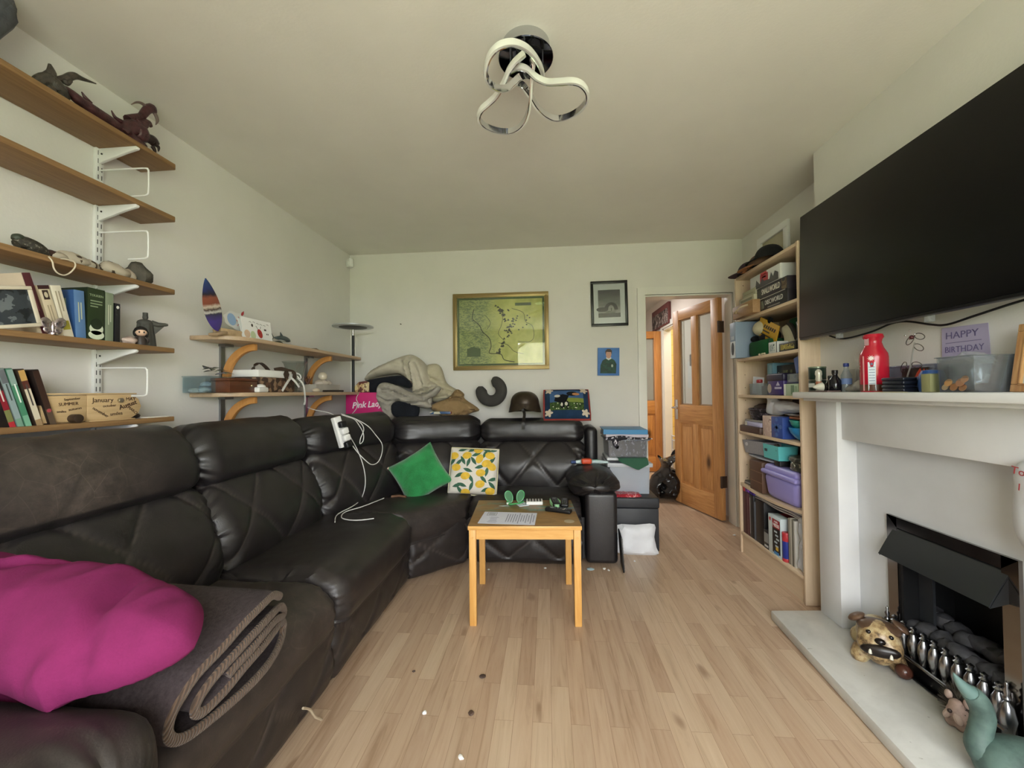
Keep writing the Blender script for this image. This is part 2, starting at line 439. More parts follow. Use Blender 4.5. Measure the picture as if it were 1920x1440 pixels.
# hall beyond the door
HP = paint('#e6ddd4', 'hall_paint'); YEL = paint('#efd07a', 'yellow')
KY0, KY1, KZ = 4.92, 5.72, 1.98
struct('wall_hall_right', J(bx(HX, DT, 0, HX+.1, KY0, 2.4), bx(HX, KY1, 0, HX+.1, YH, 2.4), bx(HX, KY0, KZ, HX+.1, KY1, 2.4)), HP)
struct('wall_hall_end', bx(-.6, YH, 0, HX+.1, YH+.1, 2.4), HP)
struct('wall_hall_left', bx(-.6, DT, 0, -.5, YH, 2.4), HP)
struct('ceiling_hall', bx(-.6, D+.03, 2.4, 3.0, YH+.1, 2.48), CEIL)
struct('trim_3', J(*[b for b in [bx(HX-.018, KY0-.07, 0, HX, KY0, KZ+.07), bx(HX-.018, KY1, 0, HX, KY1+.07, KZ+.07), bx(HX-.018, KY0, KZ, HX, KY1, KZ+.07),
    bx(HX, KY0-.001, 0, HX+.1, KY0+.02, KZ), bx(HX, KY1-.02, 0, HX+.1, KY1+.001, KZ), bx(HX, KY0, KZ-.02, HX+.1, KY1, KZ)]]), GLOSSW)
def tiles():
    t = NT('yellow_tiles'); v = t.mapping((1, 1, 1), (PI/2, 0, 0))
    b = t.add('ShaderNodeTexBrick', offset=0); b.inputs['Color1'].default_value = lin('#f2d888'); b.inputs['Color2'].default_value = lin('#efd280'); b.inputs['Mortar'].default_value = lin('#d9b968')
    b.inputs['Scale'].default_value = 1; b.inputs['Brick Width'].default_value = .15; b.inputs['Row Height'].default_value = .15; b.inputs['Mortar Size'].default_value = .004
    t.L(v, b.inputs['Vector']); t.base(b.outputs['Color']); t.set(Roughness=.35); return t.m
struct('wall_kitchen', J(bx(HX+.1, 6.1, 0, 3.0, 6.2, 2.4), bx(2.95, 4.4, 0, 3.05, 6.2, 2.4), bx(HX+.1, 4.3, 0, 3.05, 4.4, 2.4)), tiles())
# --- doors
PINE = wood('#a8703e', '#d8a468', axis=2, rough=.4, knots=2.3, name='pine')
PINEH = wood('#a8703e', '#d8a468', axis=0, rough=.4, knots=2.3, name='pine_rail')
ORP = wood('#a5683a', '#cf9352', axis=2, rough=.35, knots=2.1, name='orange_pine'); ORPH = wood('#a5683a', '#cf9352', axis=0, rough=.35, name='orange_pine_rail')
GLASSD = clear((235, 240, 238), .5, .06, .12)
IRON = mat('#4a3a30', .5, .5)
def pine_door(name, w, h, t, m, mh, loc, rot, kind='structure', split=True):
    """leaf in local x from hinge (0) to free edge (w); visible face looks to -y"""
    r = bpy.data.objects.new(name, None); COL.objects.link(r); r.location = loc; r.rotation_euler = (0, 0, rot); r['kind'] = 'structure'
    s = .095; lr0, lr1 = .80, .98
    part('stile', bx(0, 0, 0, s, t, h, .003), m, r); part('stile', bx(w-s, 0, 0, w, t, h, .003), m, r)
    part('rail', bx(s, 0, h-.1, w-s, t, h, .002), mh, r); part('rail', bx(s, 0, lr0, w-s, t, lr1, .002), mh, r); part('rail', bx(s, 0, 0, w-s, t, .2, .002), mh, r)
    if split:
        part('muntin', bx(w/2-.04, 0, lr1, w/2+.04, t, h-.1, .002), m, r); part('muntin', bx(w/2-.04, 0, .2, w/2+.04, t, lr0, .002), m, r)
        cols = ((s, w/2-.04), (w/2+.04, w-s))
    else: cols = ((s, w-s),)
    for a, b in cols:
        part('glass_pane', bx(a-.004, t*.4, lr1-.004, b+.004, t*.55, h-.096), GLASSD, r)
        part('glazing_bead', J(bx(a, 0.006, lr1, a+.012, t*.4, h-.1), bx(b-.012, .006, lr1, b, t*.4, h-.1), bx(a, .006, lr1, b, t*.4, lr1+.012), bx(a, .006, h-.112, b, t*.4, h-.1)), m, r)
        p = bnew(); add(p, bx(a-.003, t*.35, .197, b+.003, t*.65, lr0+.003))
        add(p, bx(a+.028, t*.2, .228, b-.028, t*.8, lr0-.028, .006)); 
        part('panel', p, m, r)
    return r
hinge = V((1.515, DT-.01, .012)); ang = math.radians(106)
d1 = pine_door('door_1', .672, 1.925, .042, PINE, PINEH, hinge, ang)
# the leaf's local -y side must look towards the room's left: rotated ~106 deg its +y side does, so mirror it by hand
for z in (.28, 1.62):
    part('hinge', J(bx(-.006, -.012, z, .0, .05, z+.1), (scyl(.008, .1, 10), TR(-.01, .045, z))), IRON, d1)
hd = part('door_handle', J(bx(.60, .042, .83, .645, .05, 1.03, .004), (stube([(.622, .05, .95), (.622, .092, .95), (.615, .1, .95), (.53, .1, .945)], .009, 8), None)), CHROME, d1, label='chrome lever handle on a long plate')
d2 = pine_door('door_2', .72, 1.95, .04, ORP, ORPH, (HX-.02, 5.80, .012), PI, split=False)
# ------------------------------------------------------------------ outside: lawn, hedge, house, sky
t = NT('lawn'); f = t.noise(t.tc(), 8, 4); t.base(t.ramp(f, [(.3, lin('#8a9a60')), (.7, lin('#a9b67c'))])); t.set(Roughness=.9); LAWN = t.m
pt = solo('bounce_paving', bx(-7, -4.8, -.3, 7, YN-.13, -.12), mat('#dcd8c8', .9, var=.06, vs=3), 'added pale paving bouncing light to the ceiling, unseen behind the camera', 'bounce_paving'); pt['kind'] = 'structure'  # unseen pale ground, added to bounce window light up to the ceiling
lw = solo('lawn', bx(-30, -60, -.4, 30, YN-.13, -.3), LAWN, 'green lawn outside the window behind the camera', 'lawn'); lw['kind'] = 'structure'
hs = bpy.data.objects.new('neighbour_house', None); COL.objects.link(hs); hs.location = (-.7, -17.5, -.3); hs['kind'] = 'structure'
part('wall', J(bx(-4, -6, 0, 4, 0, 1.9), (sprism([(-4, 1.9), (4, 1.9), (0, 4.8)], 6), axes((1, 0, 0), (0, 0, 1), (0, -1, 0)))), mat('#cfc6b4', .8), hs)
part('roof', J((sbox(5.3, 6.4, .12, base=False), TR(-2.1, -3, 3.42) @ RY(-math.atan2(2.9, 4))), (sbox(5.3, 6.4, .12, base=False), TR(2.1, -3, 3.42) @ RY(math.atan2(2.9, 4)))), mat('#7c6a5c', .8), hs)
for x in (-2.2, 0, 2.2): part('window', bx(x-.5, 0, 1.2, x+.5, .06, 2.3), mat('#e9eef2', .2), hs)
W = bpy.data.worlds.new('overcast'); SC.world = W; W.use_nodes = True; wt = W.node_tree; bg = wt.nodes['Background']
tcw = wt.nodes.new('ShaderNodeTexCoord'); sp = wt.nodes.new('ShaderNodeSeparateXYZ'); wt.links.new(tcw.outputs['Generated'], sp.inputs[0])
cr = wt.nodes.new('ShaderNodeValToRGB'); mr = wt.nodes.new('ShaderNodeMapRange'); mr.inputs['From Min'].default_value = -1
wt.links.new(sp.outputs[2], mr.inputs['Value']); wt.links.new(mr.outputs[0], cr.inputs['Fac'])
e = cr.color_ramp.elements; e[0].position = .49; e[0].color = lin('#8f9a78'); e[1].position = .51; e[1].color = lin('#e8eef6')
x = e.new(1); x.color = lin('#dfe8f2'); x = e.new(.62); x.color = lin('#f6f7f6')
wt.links.new(cr.outputs[0], bg.inputs['Color']); bg.inputs['Strength'].default_value = 13.0
def area(name, loc, rot, sx, sy, power, col=(1, 1, 1), portal=False):
    l = bpy.data.lights.new(name, 'AREA'); l.shape = 'RECTANGLE'; l.size = sx; l.size_y = sy; l.energy = power; l.color = col
    o = bpy.data.objects.new(name, l); COL.objects.link(o); o.location = loc; o.rotation_euler = rot
    if portal: l.cycles.is_portal = True
    return o
area('window_portal', (0, YN-.14, (WZ0+WZ1)/2), (PI/2, 0, 0), WX1-WX0, WZ1-WZ0, 0, portal=True)
area('hall_fill_light', (.7, 5.0, 2.36), (0, 0, 0), .6, .6, 20, (1, .98, .96))  # added fill to brighten the hall, stands in for its daylight
area('kitchen_fill_light', (2.3, 5.2, 2.38), (0, 0, 0), .8, .8, 15, (1, .97, .9))  # added fill that makes the yellow kitchen bright, not a real fixture
vs = SC.view_settings; vs.view_transform = 'Standard'; vs.look = 'None'; vs.exposure = 0.28; vs.gamma = 1
# ================================================================== SOFA
def leather():
    t = NT('black_brown_leather')
    a = t.add('ShaderNodeAttribute', attribute_name='wear'); sm = t.add('ShaderNodeAttribute', attribute_name='seam')
    n1 = t.noise(t.tc(), 7, 6, .7, .6); n2 = t.noise(t.tc(), 30, 5, .7); n3 = t.noise(t.tc(), 260, 3)
    base = t.ramp(n1, [(.3, lin('#191819')), (.7, lin('#242123'))])
    vo = t.add('ShaderNodeTexVoronoi', feature='DISTANCE_TO_EDGE'); vo.inputs['Scale'].default_value = 9
    ds = t.add('ShaderNodeMapping'); ds.inputs['Scale'].default_value = (1, 1, 1)
    wv = t.noise(t.tc(), 5, 3); ad = t.mix(.25, t.tc(), t.mix(1.0, t.tc(), t.tc()))
    t.L(t.tc(), vo.inputs['Vector'])
    cracks = t.ramp(vo.outputs['Distance'], [(.0, (1, 1, 1, 1)), (.012, (.0, .0, .0, 1))])
    mul = t.add('ShaderNodeMath', operation='MULTIPLY_ADD'); t.L(n1, mul.inputs[0]); mul.inputs[1].default_value = 1.6; mul.inputs[2].default_value = -.35
    wm = t.add('ShaderNodeMath', operation='MULTIPLY', use_clamp=True); t.L(mul.outputs[0], wm.inputs[0]); t.L(a.outputs['Fac'], wm.inputs[1])
    worn = t.ramp(n2, [(.3, lin('#3d3531')), (.7, lin('#5a4f48'))])
    c = t.mix(wm.outputs[0], base, worn)
    cm = t.add('ShaderNodeMath', operation='MULTIPLY'); t.L(cracks, cm.inputs[0]); t.L(wm.outputs[0], cm.inputs[1])
    cm2 = t.add('ShaderNodeMath', operation='MULTIPLY'); t.L(cm.outputs[0], cm2.inputs[0]); cm2.inputs[1].default_value = .22
    c = t.mix(cm2.outputs[0], c, '#80746a')
    sm2 = t.add('ShaderNodeMath', operation='MULTIPLY'); t.L(sm.outputs['Fac'], sm2.inputs[0]); sm2.inputs[1].default_value = .5
    c = t.mix(sm2.outputs[0], c, '#5c5450')
    t.base(c)
    r = t.add('ShaderNodeMath', operation='MULTIPLY_ADD'); t.L(wm.outputs[0], r.inputs[0]); r.inputs[1].default_value = .3; r.inputs[2].default_value = .30
    r2 = t.add('ShaderNodeMath', operation='MULTIPLY_ADD'); t.L(n2, r2.inputs[0]); r2.inputs[1].default_value = .14; t.L(r.outputs[0], r2.inputs[2])
    t.L(r2.outputs[0], t.p.inputs['Roughness']); t.set(Specular_IOR_Level=.55)
    h = t.mix(.5, n3, n2); t.bump(h, .22, .004); return t.m
LEA = leather()
def xy(p): return V((p[0], p[1]))
def cushion(A, dA, B, dB, prof, n=40, closed=True, m=8, shrink=.05, power=3.0, groove=None, wear=None, wrinkle=.004, seed=0, gdep=.010, gw=.028, dome=.008):
    """soft upholstery block between the section planes through A (direction dA) and B (dB).
    prof: [(d, z)] outline, smoothed; groove(u, s) -> distance to a stitched line in metres"""
    A, dA, B, dB = map(xy, (A, dA, B, dB)); L = (B-A).length
    P = smooth_pts([V((d, 0, z)) for d, z in prof], m, closed); P = [(p.x, p.z) for p in P]
    if not closed: pass
    cd = sum(p[0] for p in P)/len(P); cz = sum(p[1] for p in P)/len(P)
    S = [0]
    for a, b in zip(P, P[1:]): S.append(S[-1]+math.hypot(b[0]-a[0], b[1]-a[1]))
    bm = bnew(); lw = bm.verts.layers.float.new('wear'); ls = bm.verts.layers.float.new('seam'); rings = []
    us = [.5-.5*math.cos(PI*i/n)*1.0 for i in range(n+1)]
    us = [.35*u+.65*i/n for i, u in enumerate(us)]
    for u in us:
        e = abs(2*u-1); edge = min(u, 1-u)*L
        k = 1-shrink/max(.12, .25)*0  # keep scale by metres below
        sh = shrink*(1-min(1, edge/(shrink*1.6)))**2 if edge < shrink*1.6 else 0
        ring = []
        for (d, z), s in zip(P, S):
            dx, dz = d-cd, z-cz; r = math.hypot(dx, dz) or 1
            f = max(.2, 1-sh/r*1.0)
            dd, zz = cd+dx*f, cz+dz*f
            p2 = (A+dA*dd)*(1-u)+(B+dB*dd)*u
            v = bm.verts.new((p2.x, p2.y, zz)); ring.append(v)
            if wear: v[lw] = wear(u, s, zz)
            if groove:
                g = groove(u*L, s, L)
                if g is not None and g < gw*2: v[ls] = max(0, 1-g/(gw*.28)); v.tag = True; v[lw] = v[lw]
        rings.append(ring)
    m_ = len(P)
    for i in range(n):
        for k in range(m_ if closed else m_-1):
            l = (k+1) % m_; bm.faces.new((rings[i][k], rings[i][l], rings[i+1][l], rings[i+1][k]))
    run = V(((B-A).x, (B-A).y, 0)).normalized()
    for ring, sg in ((rings[0], -1), (rings[-1], 1)):
        c = sum((v.co for v in ring), V())/m_; prev = ring
        for k_, h_ in ((.86, .55), (.62, .85), (.3, 1.0)):
            nr = []
            for v in ring:
                q = bm.verts.new(c+(v.co-c)*k_+run*(sg*dome*h_)); q[lw] = v[lw]; nr.append(q)
            for i in range(m_):
                j = (i+1) % m_; bm.faces.new((prev[i], prev[j], nr[j], nr[i]))
            prev = nr
        bm.faces.new(prev)
    bmesh.ops.recalc_face_normals(bm, faces=bm.faces[:]); bm.normal_update()
    nrm = {v: v.normal.copy() for v in bm.verts}
    for i, ring in enumerate(rings):
        u = us[i]
        for v, s in zip(ring, S):
            o = 0
            if groove:
                g = groove(u*L, s, L)
                if g is not None: o -= gdep*math.exp(-(g/(gw*.5))**2); o += gdep*.5*min(1, g/.12)
            q = v.co
            o += wrinkle*(noise.noise(V((q.x*6+seed, q.y*6, q.z*6)))+.5*noise.noise(V((q.x*15, q.y*15+seed, q.z*15))))
            eg = min(u, 1-u)*L
            if eg < .16: o += wrinkle*1.2*(1-eg/.16)*noise.noise(V((s*38+seed, eg*5, seed)))*2
            v.co += nrm[v]*o
    return bm
def diamonds(s0, s1, pitch, ph=0.0):
    """crossing stitched lines between profile lengths s0..s1"""
    def g(x, s, L):
        if s < s0 or s > s1: return None
        h = s1-s0; t = (s-s0)/h; k = pitch
        a = ((x/k+ph)-t*1.0) % 1.0; b = ((x/k+ph)+t*1.0) % 1.0
        q = min(min(a, 1-a), min(b, 1-b))*k*h/math.hypot(k, h)
        return q
    return g
sofa = thing('corner_sofa', 'large black-brown leather corner sofa with diamond stitching and worn seats', 'sofa', (-1.2, 1.8, 0))
# profiles: d goes from the seat crease backwards, z up
def back_lo(top=.765): return [(0.0, .36), (-.035, .46), (-.03, .58), (.03, .70), (.085, top), (.16, top), (.22, .62), (.2, .40), (.1, .33)]
def back_hi(z0=.77, z1=1.02, lean=0): return [(.075, z0), (.05+lean, z0+.06), (.07+lean, z0+.15), (.13+lean, z1-.025), (.21+lean, z1), (.29+lean, z1-.04), (.32+lean, z0), (.2, z0-.05)]
seatp = lambda front, zt=.425, zl=.235: [(-.06, zt-.015), (.1, zt+.004), (.3, zt+.012), (front-.12, zt+.006), (front-.03, zt-.035), (front, zt-.10), (front-.012, zl+.02), (front-.07, zl), (.1, zl), (-.06, zl)]
XB = -1.30                                   # seat crease line of the left run
NB = (-1, 0)
def wseat(k): return lambda u, s, z: k if z > .30 else k*.6
def whead(c, w, k): return lambda u, s, z: k*math.exp(-((u-c)/w)**2)*(1 if z > .8 else .2)
runs = [  # name, A, dA, B, dB, z split, z top, wear on headrest, diamond phase
  ((XB, .72), (-1, 0), (XB, 1.505), (-1, 0), .775, 1.025, 1.5, .30),
  ((XB, 1.505), (-1, 0), (XB, 2.215), (-1, 0), .775, 1.02, .1, .0),
  ((XB+.01, 2.215), (-1, .0), (-1.07, 2.86), (-.75, .75), .785, 1.0, .0, .1),
  ((-1.07, 2.86), (-.75, .75), (-.53, 3.06), (-.12, 1), .76, .955, .1, .2),
  ((-.53, 3.06), (0, 1), (.27, 3.06), (0, 1), .755, .925, .0, .35)]
for i, (A, dA, B, dB, z0, z1, w, ph) in enumerate(runs):
    lo = part('backrest', cushion(A, dA, B, dB, back_lo(z0), n=64, m=10, shrink=.045, groove=diamonds(.07, .52, .36, ph), seed=i*3.1, wear=lambda u, s, z: .12), LEA, sofa, world=True)
    hi = part('headrest', cushion(A, dA, B, dB, back_hi(z0, z1), n=44, m=8, shrink=.05, seed=i*5.3+1, wear=whead(.42, .26, w)), LEA, sofa, world=True)
# seats
seats = [((XB-.08, .70), (1, 0), (XB-.08, 1.50), (1, 0), .58, .418, .85), ((XB-.08, 1.50), (1, 0), (XB-.08, 2.30), (1, 0), .60, .437, .35)]
for i, (A, dA, B, dB, fr, zt, w) in enumerate(seats):
    part('seat', cushion(A, dA, B, dB, seatp(fr, zt), n=50, m=8, shrink=.04, seed=9+i, wear=wseat(w), wrinkle=.005), LEA, sofa, world=True)
part('seat', cushion((-1.62, 2.27), (1.0, .05), (-.50, 3.42), (-.05, -1.0), seatp(.80, .43, .24), n=50, m=8, shrink=.03, seed=14, wear=wseat(.55)), LEA, sofa, world=True, label='wedge-shaped corner seat')
part('seat', cushion((-.515, 3.13), (-.03, -1), (.205, 3.13), (0, -1), seatp(.525, .425), n=40, m=8, shrink=.035, seed=17, wear=wseat(.35)), LEA, sofa, world=True)
# front panels below the seats
pp = lambda z1: [(0, .03), (.022, .08), (.03, .17), (.02, z1-.03), (0, z1), (-.08, z1), (-.08, .03)]
for i, (A, dA, B, dB) in enumerate([((-.85, .72), (1, 0), (-.85, 1.50), (1, 0)), ((-.85, 1.50), (1, 0), (-.85, 2.345), (1, 0)), ((-.84, 2.355), (.7, -.7), (-.545, 2.63), (.6, -.8)), ((-.535, 2.635), (0, -1), (.205, 2.635), (0, -1))]):
    part('front_panel', cushion(A, dA, B, dB, pp(.33), n=50, m=7, shrink=.02, seed=21+i, groove=diamonds(.03, .30, .33 if i != 2 else .42, .2), gdep=.008, wear=lambda u, s, z: .2), LEA, sofa, world=True)
# carcass behind and under the cushions
part('base', J(bx(-1.70, .72, .03, -.9, 2.3, .3), bx(-1.72, .70, .05, -1.50, 3.0, .88), bx(-1.2, 3.25, .05, .33, 3.42, .80), bx(-.5, 2.72, .03, .25, 3.3, .3),
    (sprism([(-1.7, 2.3), (-.9, 2.3), (-.5, 2.72), (-.5, 3.4), (-1.2, 3.4), (-1.7, 2.9)], .27), TR(0, 0, .03))), LEA, sofa, world=True)
# arms
def arm_pad(A, dA, B, dB, prof, seed, nm='arm'):
    return cushion(A, dA, B, dB, prof, n=30, m=8, shrink=.05, seed=seed, wear=lambda u, s, z: .25, wrinkle=.006)
armp = [(-.165, .49), (-.17, .535), (-.13, .575), (-.04, .60), (.06, .60), (.14, .565), (.17, .515), (.14, .47), (.02, .44), (-.12, .455)]
part('arm', cushion((.30, 3.20), (1, 0), (.30, 2.62), (1, 0), armp, n=34, m=8, shrink=.07, seed=31, wear=lambda u, s, z: .08, wrinkle=.009, dome=.035), LEA, sofa, world=True)
part('arm_panel', J((sbox(.205, .70, .46, .03, 4), TR(.335, 2.99, .025))), LEA, sofa, world=True)
part('side_wing', J((sbox(.10, .30, .84, .045, 5), TR(.335, 3.33, .02))), LEA, sofa, world=True)
arml = [(-.14, .42), (-.15, .50), (-.12, .565), (-.03, .60), (.05, .60), (.13, .565), (.155, .50), (.14, .42), (0, .38)]
part('arm', cushion((-1.62, .555), (0, 1), (-.655, .555), (0, 1), arml, n=34, m=8, shrink=.09, seed=35, wear=lambda u, s, z: .5, wrinkle=.006, dome=.04), LEA, sofa, world=True)
part('arm_panel', J((sbox(.92, .23, .40, .03, 4), TR(-1.16, .555, .025))), LEA, sofa, world=True)
# ================================================================== FIREPLACE, BOOKCASE, TV, TABLE, SHELVES, LAMPS
MARB = NT('white_stone'); _f = MARB.noise(MARB.tc(), 5, 7, .65, .8); _s = MARB.noise(MARB.tc(), 55, 2)
_c = MARB.ramp(_f, [(.3, lin('#c4c4c0')), (.6, lin('#d6d6d2'))]); _c = MARB.mix(MARB.ramp(_s, [(.74, (0, 0, 0, 1)), (.78, (.6, .6, .6, 1))]), _c, '#8f8a80')
MARB.base(_c); MARB.set(Roughness=.3); MARB = MARB.m
PW = mat('#dadbdc', .38, var=.03, vs=8); PANEL = mat('#d3d6d9', .42, var=.04, vs=7)
hp = lambda px, py: fl(px, py, .045)
h0 = V((1.085, 2.118)); h1 = V((1.045, 1.26))
fp = thing('fireplace', 'white painted fireplace surround with mantel shelf and stone hearth', 'fireplace', (1.3, 1.57, 0))
yc = 1.57                                                         # centre line of the fire
hx0 = 1.085; hx1 = 1.042
part('hearth', sprism([(hx0, 2.118), (XC, 2.145), (XC, .95), (hx1-.015, .95)][::-1], .045, .008), MARB, fp, world=True)
XPIL = 1.322; XPAN = 1.405; YPO, YPI = 2.122, 1.98                # pillar front, panel front, outer and inner edge of the far pillar
YNO, YNI = 2*yc-YPO, 2*yc-YPI
part('pillar', J(bx(XPIL, YPI, .045, XC, YPO, 1.085, .003)), PW, fp, world=True)
part('pillar', J(bx(XPIL, YNO, .045, XC, YNI, 1.085, .003)), PW, fp, world=True)
part('frieze', bx(XPIL+.02, YNI, .905, XC, YPI, 1.085, .003), PW, fp, world=True)
OY0, OY1, OZ = 1.345, 1.805, .617                                  # fire opening in the panel
part('back_panel', J(bx(XPAN, OY1, .045, XC, YPI, .905), bx(XPAN, YNI, .045, XC, OY0, .905), bx(XPAN, OY0, OZ, XC, OY1, .905), bx(XPAN-.0015, OY0-.001, .045, XPAN, OY0+.0, OZ), bx(XPAN-.001, YPI-.17, OZ+.015, XPAN, YPI, OZ+.0165)), PANEL, fp, world=True)
prof = [(-.012, .0), (-.012, .012), (-.02, .018), (-.02, .04), (0, .045), (.215, .045), (.215, 0)]
part('mantel_shelf', J(bx(1.235, YNO-.04, 1.092, XC+.0, YPO+.04, 1.122, .006), bx(1.275, YNO-.02, 1.078, XC, YPO+.02, 1.093, .004)), PW, fp, world=True)
# the electric fire set into it
CHR = mat('#8f8a86', .12, 1); FBLK = mat('#0d0e10', .55); FGREY = mat('#23262a', .6)
ff = thing('electric_fire', 'black electric fire with chrome frame and silver fret in the fireplace', 'fire', (XPAN, yc, .045))
fw = .042
part('frame', J(bx(XPAN-.012, OY1-fw, .045, XPAN+.03, OY1+.005, OZ), bx(XPAN-.012, OY0-.005, .045, XPAN+.03, OY0+fw, OZ), (sprism([(OY0-.005, OZ), (OY1+.005, OZ), (OY1-fw, OZ-fw), (OY0+fw, OZ-fw)], .042), axes((0, 1, 0), (0, 0, 1), (1, 0, 0), (XPAN-.012, 0, 0)))), CHR, ff, world=True, label='polished chrome frame')
part('firebox', J(bx(XPAN, OY0+fw, .045, 1.60, OY0+fw+.01, OZ-fw), bx(XPAN, OY1-fw-.01, .045, 1.60, OY1-fw, OZ-fw), bx(1.59, OY0+fw, .045, 1.6, OY1-fw, OZ), bx(XPAN, OY0+fw, OZ-fw-.01, 1.6, OY1-fw, OZ-fw), bx(XPAN, OY0, .045, 1.6, OY1, .05)), FBLK, ff, world=True)
part('inner_panel', J(bx(1.46, OY1-fw-.07, .05, 1.47, OY1-fw-.012, OZ-.08)), FGREY, ff, world=True)
hb = sgrid(lambda u, v: (XPAN-.004-.062*v, OY1-fw*.55-(OY1-OY0-fw*1.1)*u, OZ-fw-.008-.105*v+.012*math.sin(v*PI)*.3), 8, 6); solidify(hb, .004)
part('hood', J(hb, (sprism([(0, 0), (-.062, -.108), (0, -.09)], .003), axes((1, 0, 0), (0, 0, 1), (0, -1, 0), (XPAN-.004, OY1-fw*.55, OZ-fw-.008))), (sprism([(0, 0), (-.062, -.108), (0, -.09)], .003), axes((1, 0, 0), (0, 0, 1), (0, -1, 0), (XPAN-.004, OY0+fw*.55+.003, OZ-fw-.008)))), mat('#1b1f22', .42), ff, world=True)
random.seed(3)
for k in range(16):
    y = OY0+.07+.33*(k % 8)/7; x = 1.44+.06*(k//8)+random.uniform(-.01, .01)
    b = ssph(.034, .04, .028, 10, 7); crumple(b, .012, 30, k)
    part('coal', J((b, TR(x, y, .20+.035*(k//8)+random.uniform(-.01, .012)))), mat('#3c3c40', .7, var=.4, vs=40), ff, world=True)
part('grate', bx(1.41, OY0+.05, .05, 1.53, OY1-.05, .185, .01), FBLK, ff, world=True)
SILV = mat('#a9abb0', .25, 1); DK = mat('#18181b', .35, .6)
XF = 1.375
bal = [(.0, 0), (.010, .002), (.013, .02), (.018, .05), (.016, .075), (.008, .095), (.012, .103), (.006, .108), (.009, .118), (.0, .126)]
part('fret_plinth', J(bx(XF-.018, OY0+.01, .046, XF+.02, OY1-.01, .105, .004), bx(XF-.03, OY0, .05, XF-.02, OY1, .056)), DK, ff, world=True)
part('fret_rail', J(stube([(XF-.026, OY0+.0, .112), (XF-.026, OY1-.02, .112)], .006, 8)), SILV, ff, world=True)
for k in range(10):
    y = OY1-.045-.0415*k
    part('baluster', J((slathe(bal, 14), TR(XF, y, .105) @ SCL(1.15, 1.0, 1.0))), SILV, ff, world=True)
fin = [(0, 0), (.022, .004), (.016, .03), (.024, .07), (.03, .10), (.02, .14), (.008, .155), (.014, .165), (.008, .175), (.012, .19), (.005, .20), (.007, .212), (0, .222)]
for y in (OY1-.015, OY0+.015):
    part('end_post', J((slathe(fin, 16), TR(XF-.005, y, .046) @ SCL(.72, .72, .92))), SILV, ff, world=True)
# ------------------------------------------------------------------ bookcase
BIR = wood('#cdb394', '#dcc6aa', axis=2, rough=.5, name='pale_birch', bump=.02); BIRH = wood('#cdb394', '#dcc6aa', axis=1, rough=.5, name='pale_birch_shelf', bump=.02)
BX, BB, BY0, BY1 = 1.335, 1.625, 2.258, 2.985
SZ = [.145, .488, .848, 1.10, 1.352, 1.625, 1.925]                 # tops of the shelves
bc = thing('bookcase', 'pale birch bookcase with seven shelves beside the fireplace', 'bookcase', ((BX+BB)/2, (BY0+BY1)/2, 0))
sp_ = bx(BX, BY1-.018, 0, BB, BY1, 1.93, .001)
for z in range(20):
    for x in (BX+.05, BB-.05): add(sp_, scyl(.003, .0015, 8), axes((1, 0, 0), (0, 0, 1), (0, -1, 0), (x, BY1-.018, .25+z*.09)), 1)
part('side_panel', sp_, [BIR, mat('#5a4a3a', .8)], bc, world=True)
part('side_panel', bx(BX, BY0, 0, BB, BY0+.018, 1.93, .003), BIR, bc, world=True)
part('back_board', bx(BB-.004, BY0, .05, BB, BY1, 1.93), BIR, bc, world=True)
part('plinth', bx(BX+.012, BY0+.018, 0, BX+.028, BY1-.018, .127), BIRH, bc, world=True)
for i, z in enumerate(SZ):
    if i in (1,):      # sagging shelf
        b = sgrid(lambda u, v: (BX+.004+(BB-BX-.01)*v, BY1-.018-(BY1-BY0-.036)*u, z-.02*math.sin(u*PI)), 16, 1); solidify(b, .018)
        part('shelf', b, BIRH, bc, world=True, label='shelf bowed under its load')
    else: part('shelf', bx(BX+.002, BY0+.018, z-.018, BB-.004, BY1-.018, z, .001), BIRH, bc, world=True)
# ------------------------------------------------------------------ television
tvc = mat('#040405', .28, spec=.3); tvb = mat('#0c0c0e', .35)
tv = thing('television', 'large black flat television mounted on the chimney breast above the mantel', 'television', (1.33, 1.66, 1.73))
TY1, TY0, TZ0, TZ1 = 2.245, 1.02, 1.395, 2.05
tilt = RY(.045)
tvm = lambda x: TR(1.352, (TY0+TY1)/2, 1.72) @ RY(.03)
part('screen', J((sbox(.006, TY1-TY0-.012, TZ1-TZ0-.014, .001, base=False), tvm(0) @ TR(-.018, 0, .003))), tvc, tv, world=True)
part('casing', J((sbox(.03, TY1-TY0, TZ1-TZ0, .004, base=False), tvm(0)), (sbox(.02, TY1-TY0-.25, .4, .006, base=False), tvm(0) @ TR(.024, 0, -.05))), tvb, tv, world=True)
part('wall_bracket', bx(1.385, 1.45, 1.6, XC-.002, 1.85, 1.9), IRON, tv, world=True)
for yy in (1.98, 1.54): part('stand_clip', J((sbox(.02, .022, .03, .002), TR(1.345, yy, TZ0-.026))), clear((225, 228, 230), .5, .1, .15), tv, world=True)
cb = solo('television_cable', stube([(1.40, 2.13, 1.40), (1.41, 2.05, 1.375), (1.42, 1.9, 1.385), (1.425, 1.80, 1.405), (1.42, 1.72, 1.40), (1.415, 1.62, 1.372), (1.41, 1.55, 1.36), (1.41, 1.45, 1.375), (1.405, 1.3, 1.395), (1.41, 1.1, 1.41)], .004, 8, smooth=6), BLACK,
    'black cable drooping below the television along the wall', 'cable', (1.41, 1.7, 1.38), world=True)
